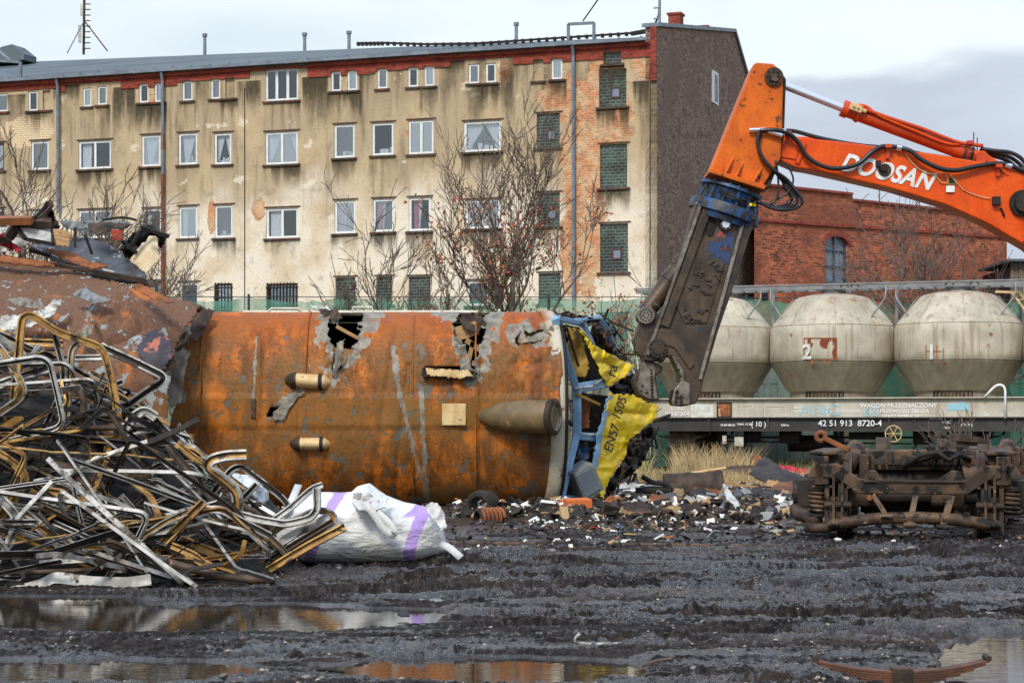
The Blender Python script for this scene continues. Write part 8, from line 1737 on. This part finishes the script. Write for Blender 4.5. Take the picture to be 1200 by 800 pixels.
lying('pipe', 'grey pipe hook lying by the sack loop', 'pipe', [(541, 650), (548, 642), (552, 650)], 652, 0, 0, 'white_dirty', tube=.02, fil=.05); lying('pipe', 'second grey hooked rod beside the sack loop', 'pipe', [(564, 651), (570, 640), (572, 646)], 652, 0, 0, 'white_dirty', tube=.018, fil=.05)
for i, (x, y, r_, lb) in enumerate([(909, 630, .09, 'pale stone on the mud left of the bogie'), (646, 660, .05, 'small pale stone on the gravel strip'), (689, 657, .05, 'light stone right of the gravel strip'), (1068, 658, .04, 'reddish stone on the mud before the rail'), (1140, 771, .09, 'flat grey slab of stone by the sky-lit puddle'), (1162, 724, .09, 'flat slate lying above the sky-lit puddle'), (1008, 680, .03, 'tiny red shard in the tyre tracks'), (604, 692, .05, 'dull brown stone in the ruts')]):
    g = G(x, y); mb = MB(); mb.rock((0, 0, 0), r_, 40+i, sq=(1.2, 1, .5)); o = mb.build('stone', [bpy.data.materials['stone_c'], bpy.data.materials['stone_a'], M['red_cloth']][2 if i == 6 else i % 2], None, bevel=.004); o.location = (g.x, g.y, gz(g.x, g.y)+.01); tag(o, lb, 'stone')

# larger torn pieces strewn through the rubble
q = random.Random(77)
KS = [('rust_dark', 'rusty torn sheet'), ('bogie_dark', 'charred torn sheet'), ('white_dirty', 'dirty white torn sheet'), ('wood', 'tan broken board'), ('panel_grey', 'grey-blue torn sheet'), ('panel_orange', 'orange-brown torn sheet')]
for i in range(64):
    px = q.uniform(716, 948); py = q.uniform(572, 612); mk, lb = KS[q.choices(range(6), (6, 5, 3, 2, 2, 2))[0]]
    g = G(px, py); k = (31-g.y*.2)/26; w_ = q.uniform(9, 30); h_ = q.uniform(3, 10)
    w_ *= 1.3; h_ *= 1.4; poly = [(px-w_/2, py-h_*q.random()*.4), (px-w_*.2, py-h_), (px+w_*.3, py-h_*q.uniform(.5, 1.1)), (px+w_/2, py-h_*.2), (px+w_*.2, py+1), (px-w_*.3, py+1)]
    o = gsheet('scrap_sheet', lb+' tossed in the rubble between cab and bogie', 'metal sheet' if mk != 'wood' else 'board', poly, py, mk, q.uniform(.02, .07), q.uniform(.3, 2.0), 100+i, .015, .12); o.location.z += .09; o.location.y -= .3; o['group'] = lb+'s in the rubble'
for i in range(34):
    px = q.uniform(716, 950); py = q.uniform(570, 614); L = q.uniform(8, 34); mk, lb = [('rust_dark', 'rusty rod'), ('black', 'black cable'), ('white_dirty', 'white slat'), ('wood', 'pale lath'), ('bogie', 'brown rod')][i % 5]
    o = lying('scrap_rod', lb+' lying in the rubble between cab and bogie', 'rod', [(px-L/2, py-q.uniform(0, 5)), (px, py-q.uniform(1, 4)), (px+L/2, py-q.uniform(0, 6))], py+1, .05, .025, mk, fil=.2, tube=.018 if i % 5 in (0, 1) else None); o.location.z += .09; o['group'] = lb+'s in the rubble'

mb = MB(); q = random.Random(55)
for i in range(1500):
    px = q.gauss(760, 110); py = 604+abs(q.gauss(0, 12))
    if px < 540 or px > 940: continue
    g = G(px, py); L = q.choice((.02, .03, .05, .08, .14)); mb.box((g.x, g.y, gz(g.x, g.y)+.015), (L, L*q.uniform(.2, .7), .015), q.choices(range(9), (2, 1.5, 5, 5, 1, 5, .1, .1, .3))[0], Euler((q.gauss(0, .4), q.gauss(0, .4), q.uniform(0, 3))))
tag(mb.build('rubble_litter', mats_), kind='stuff')
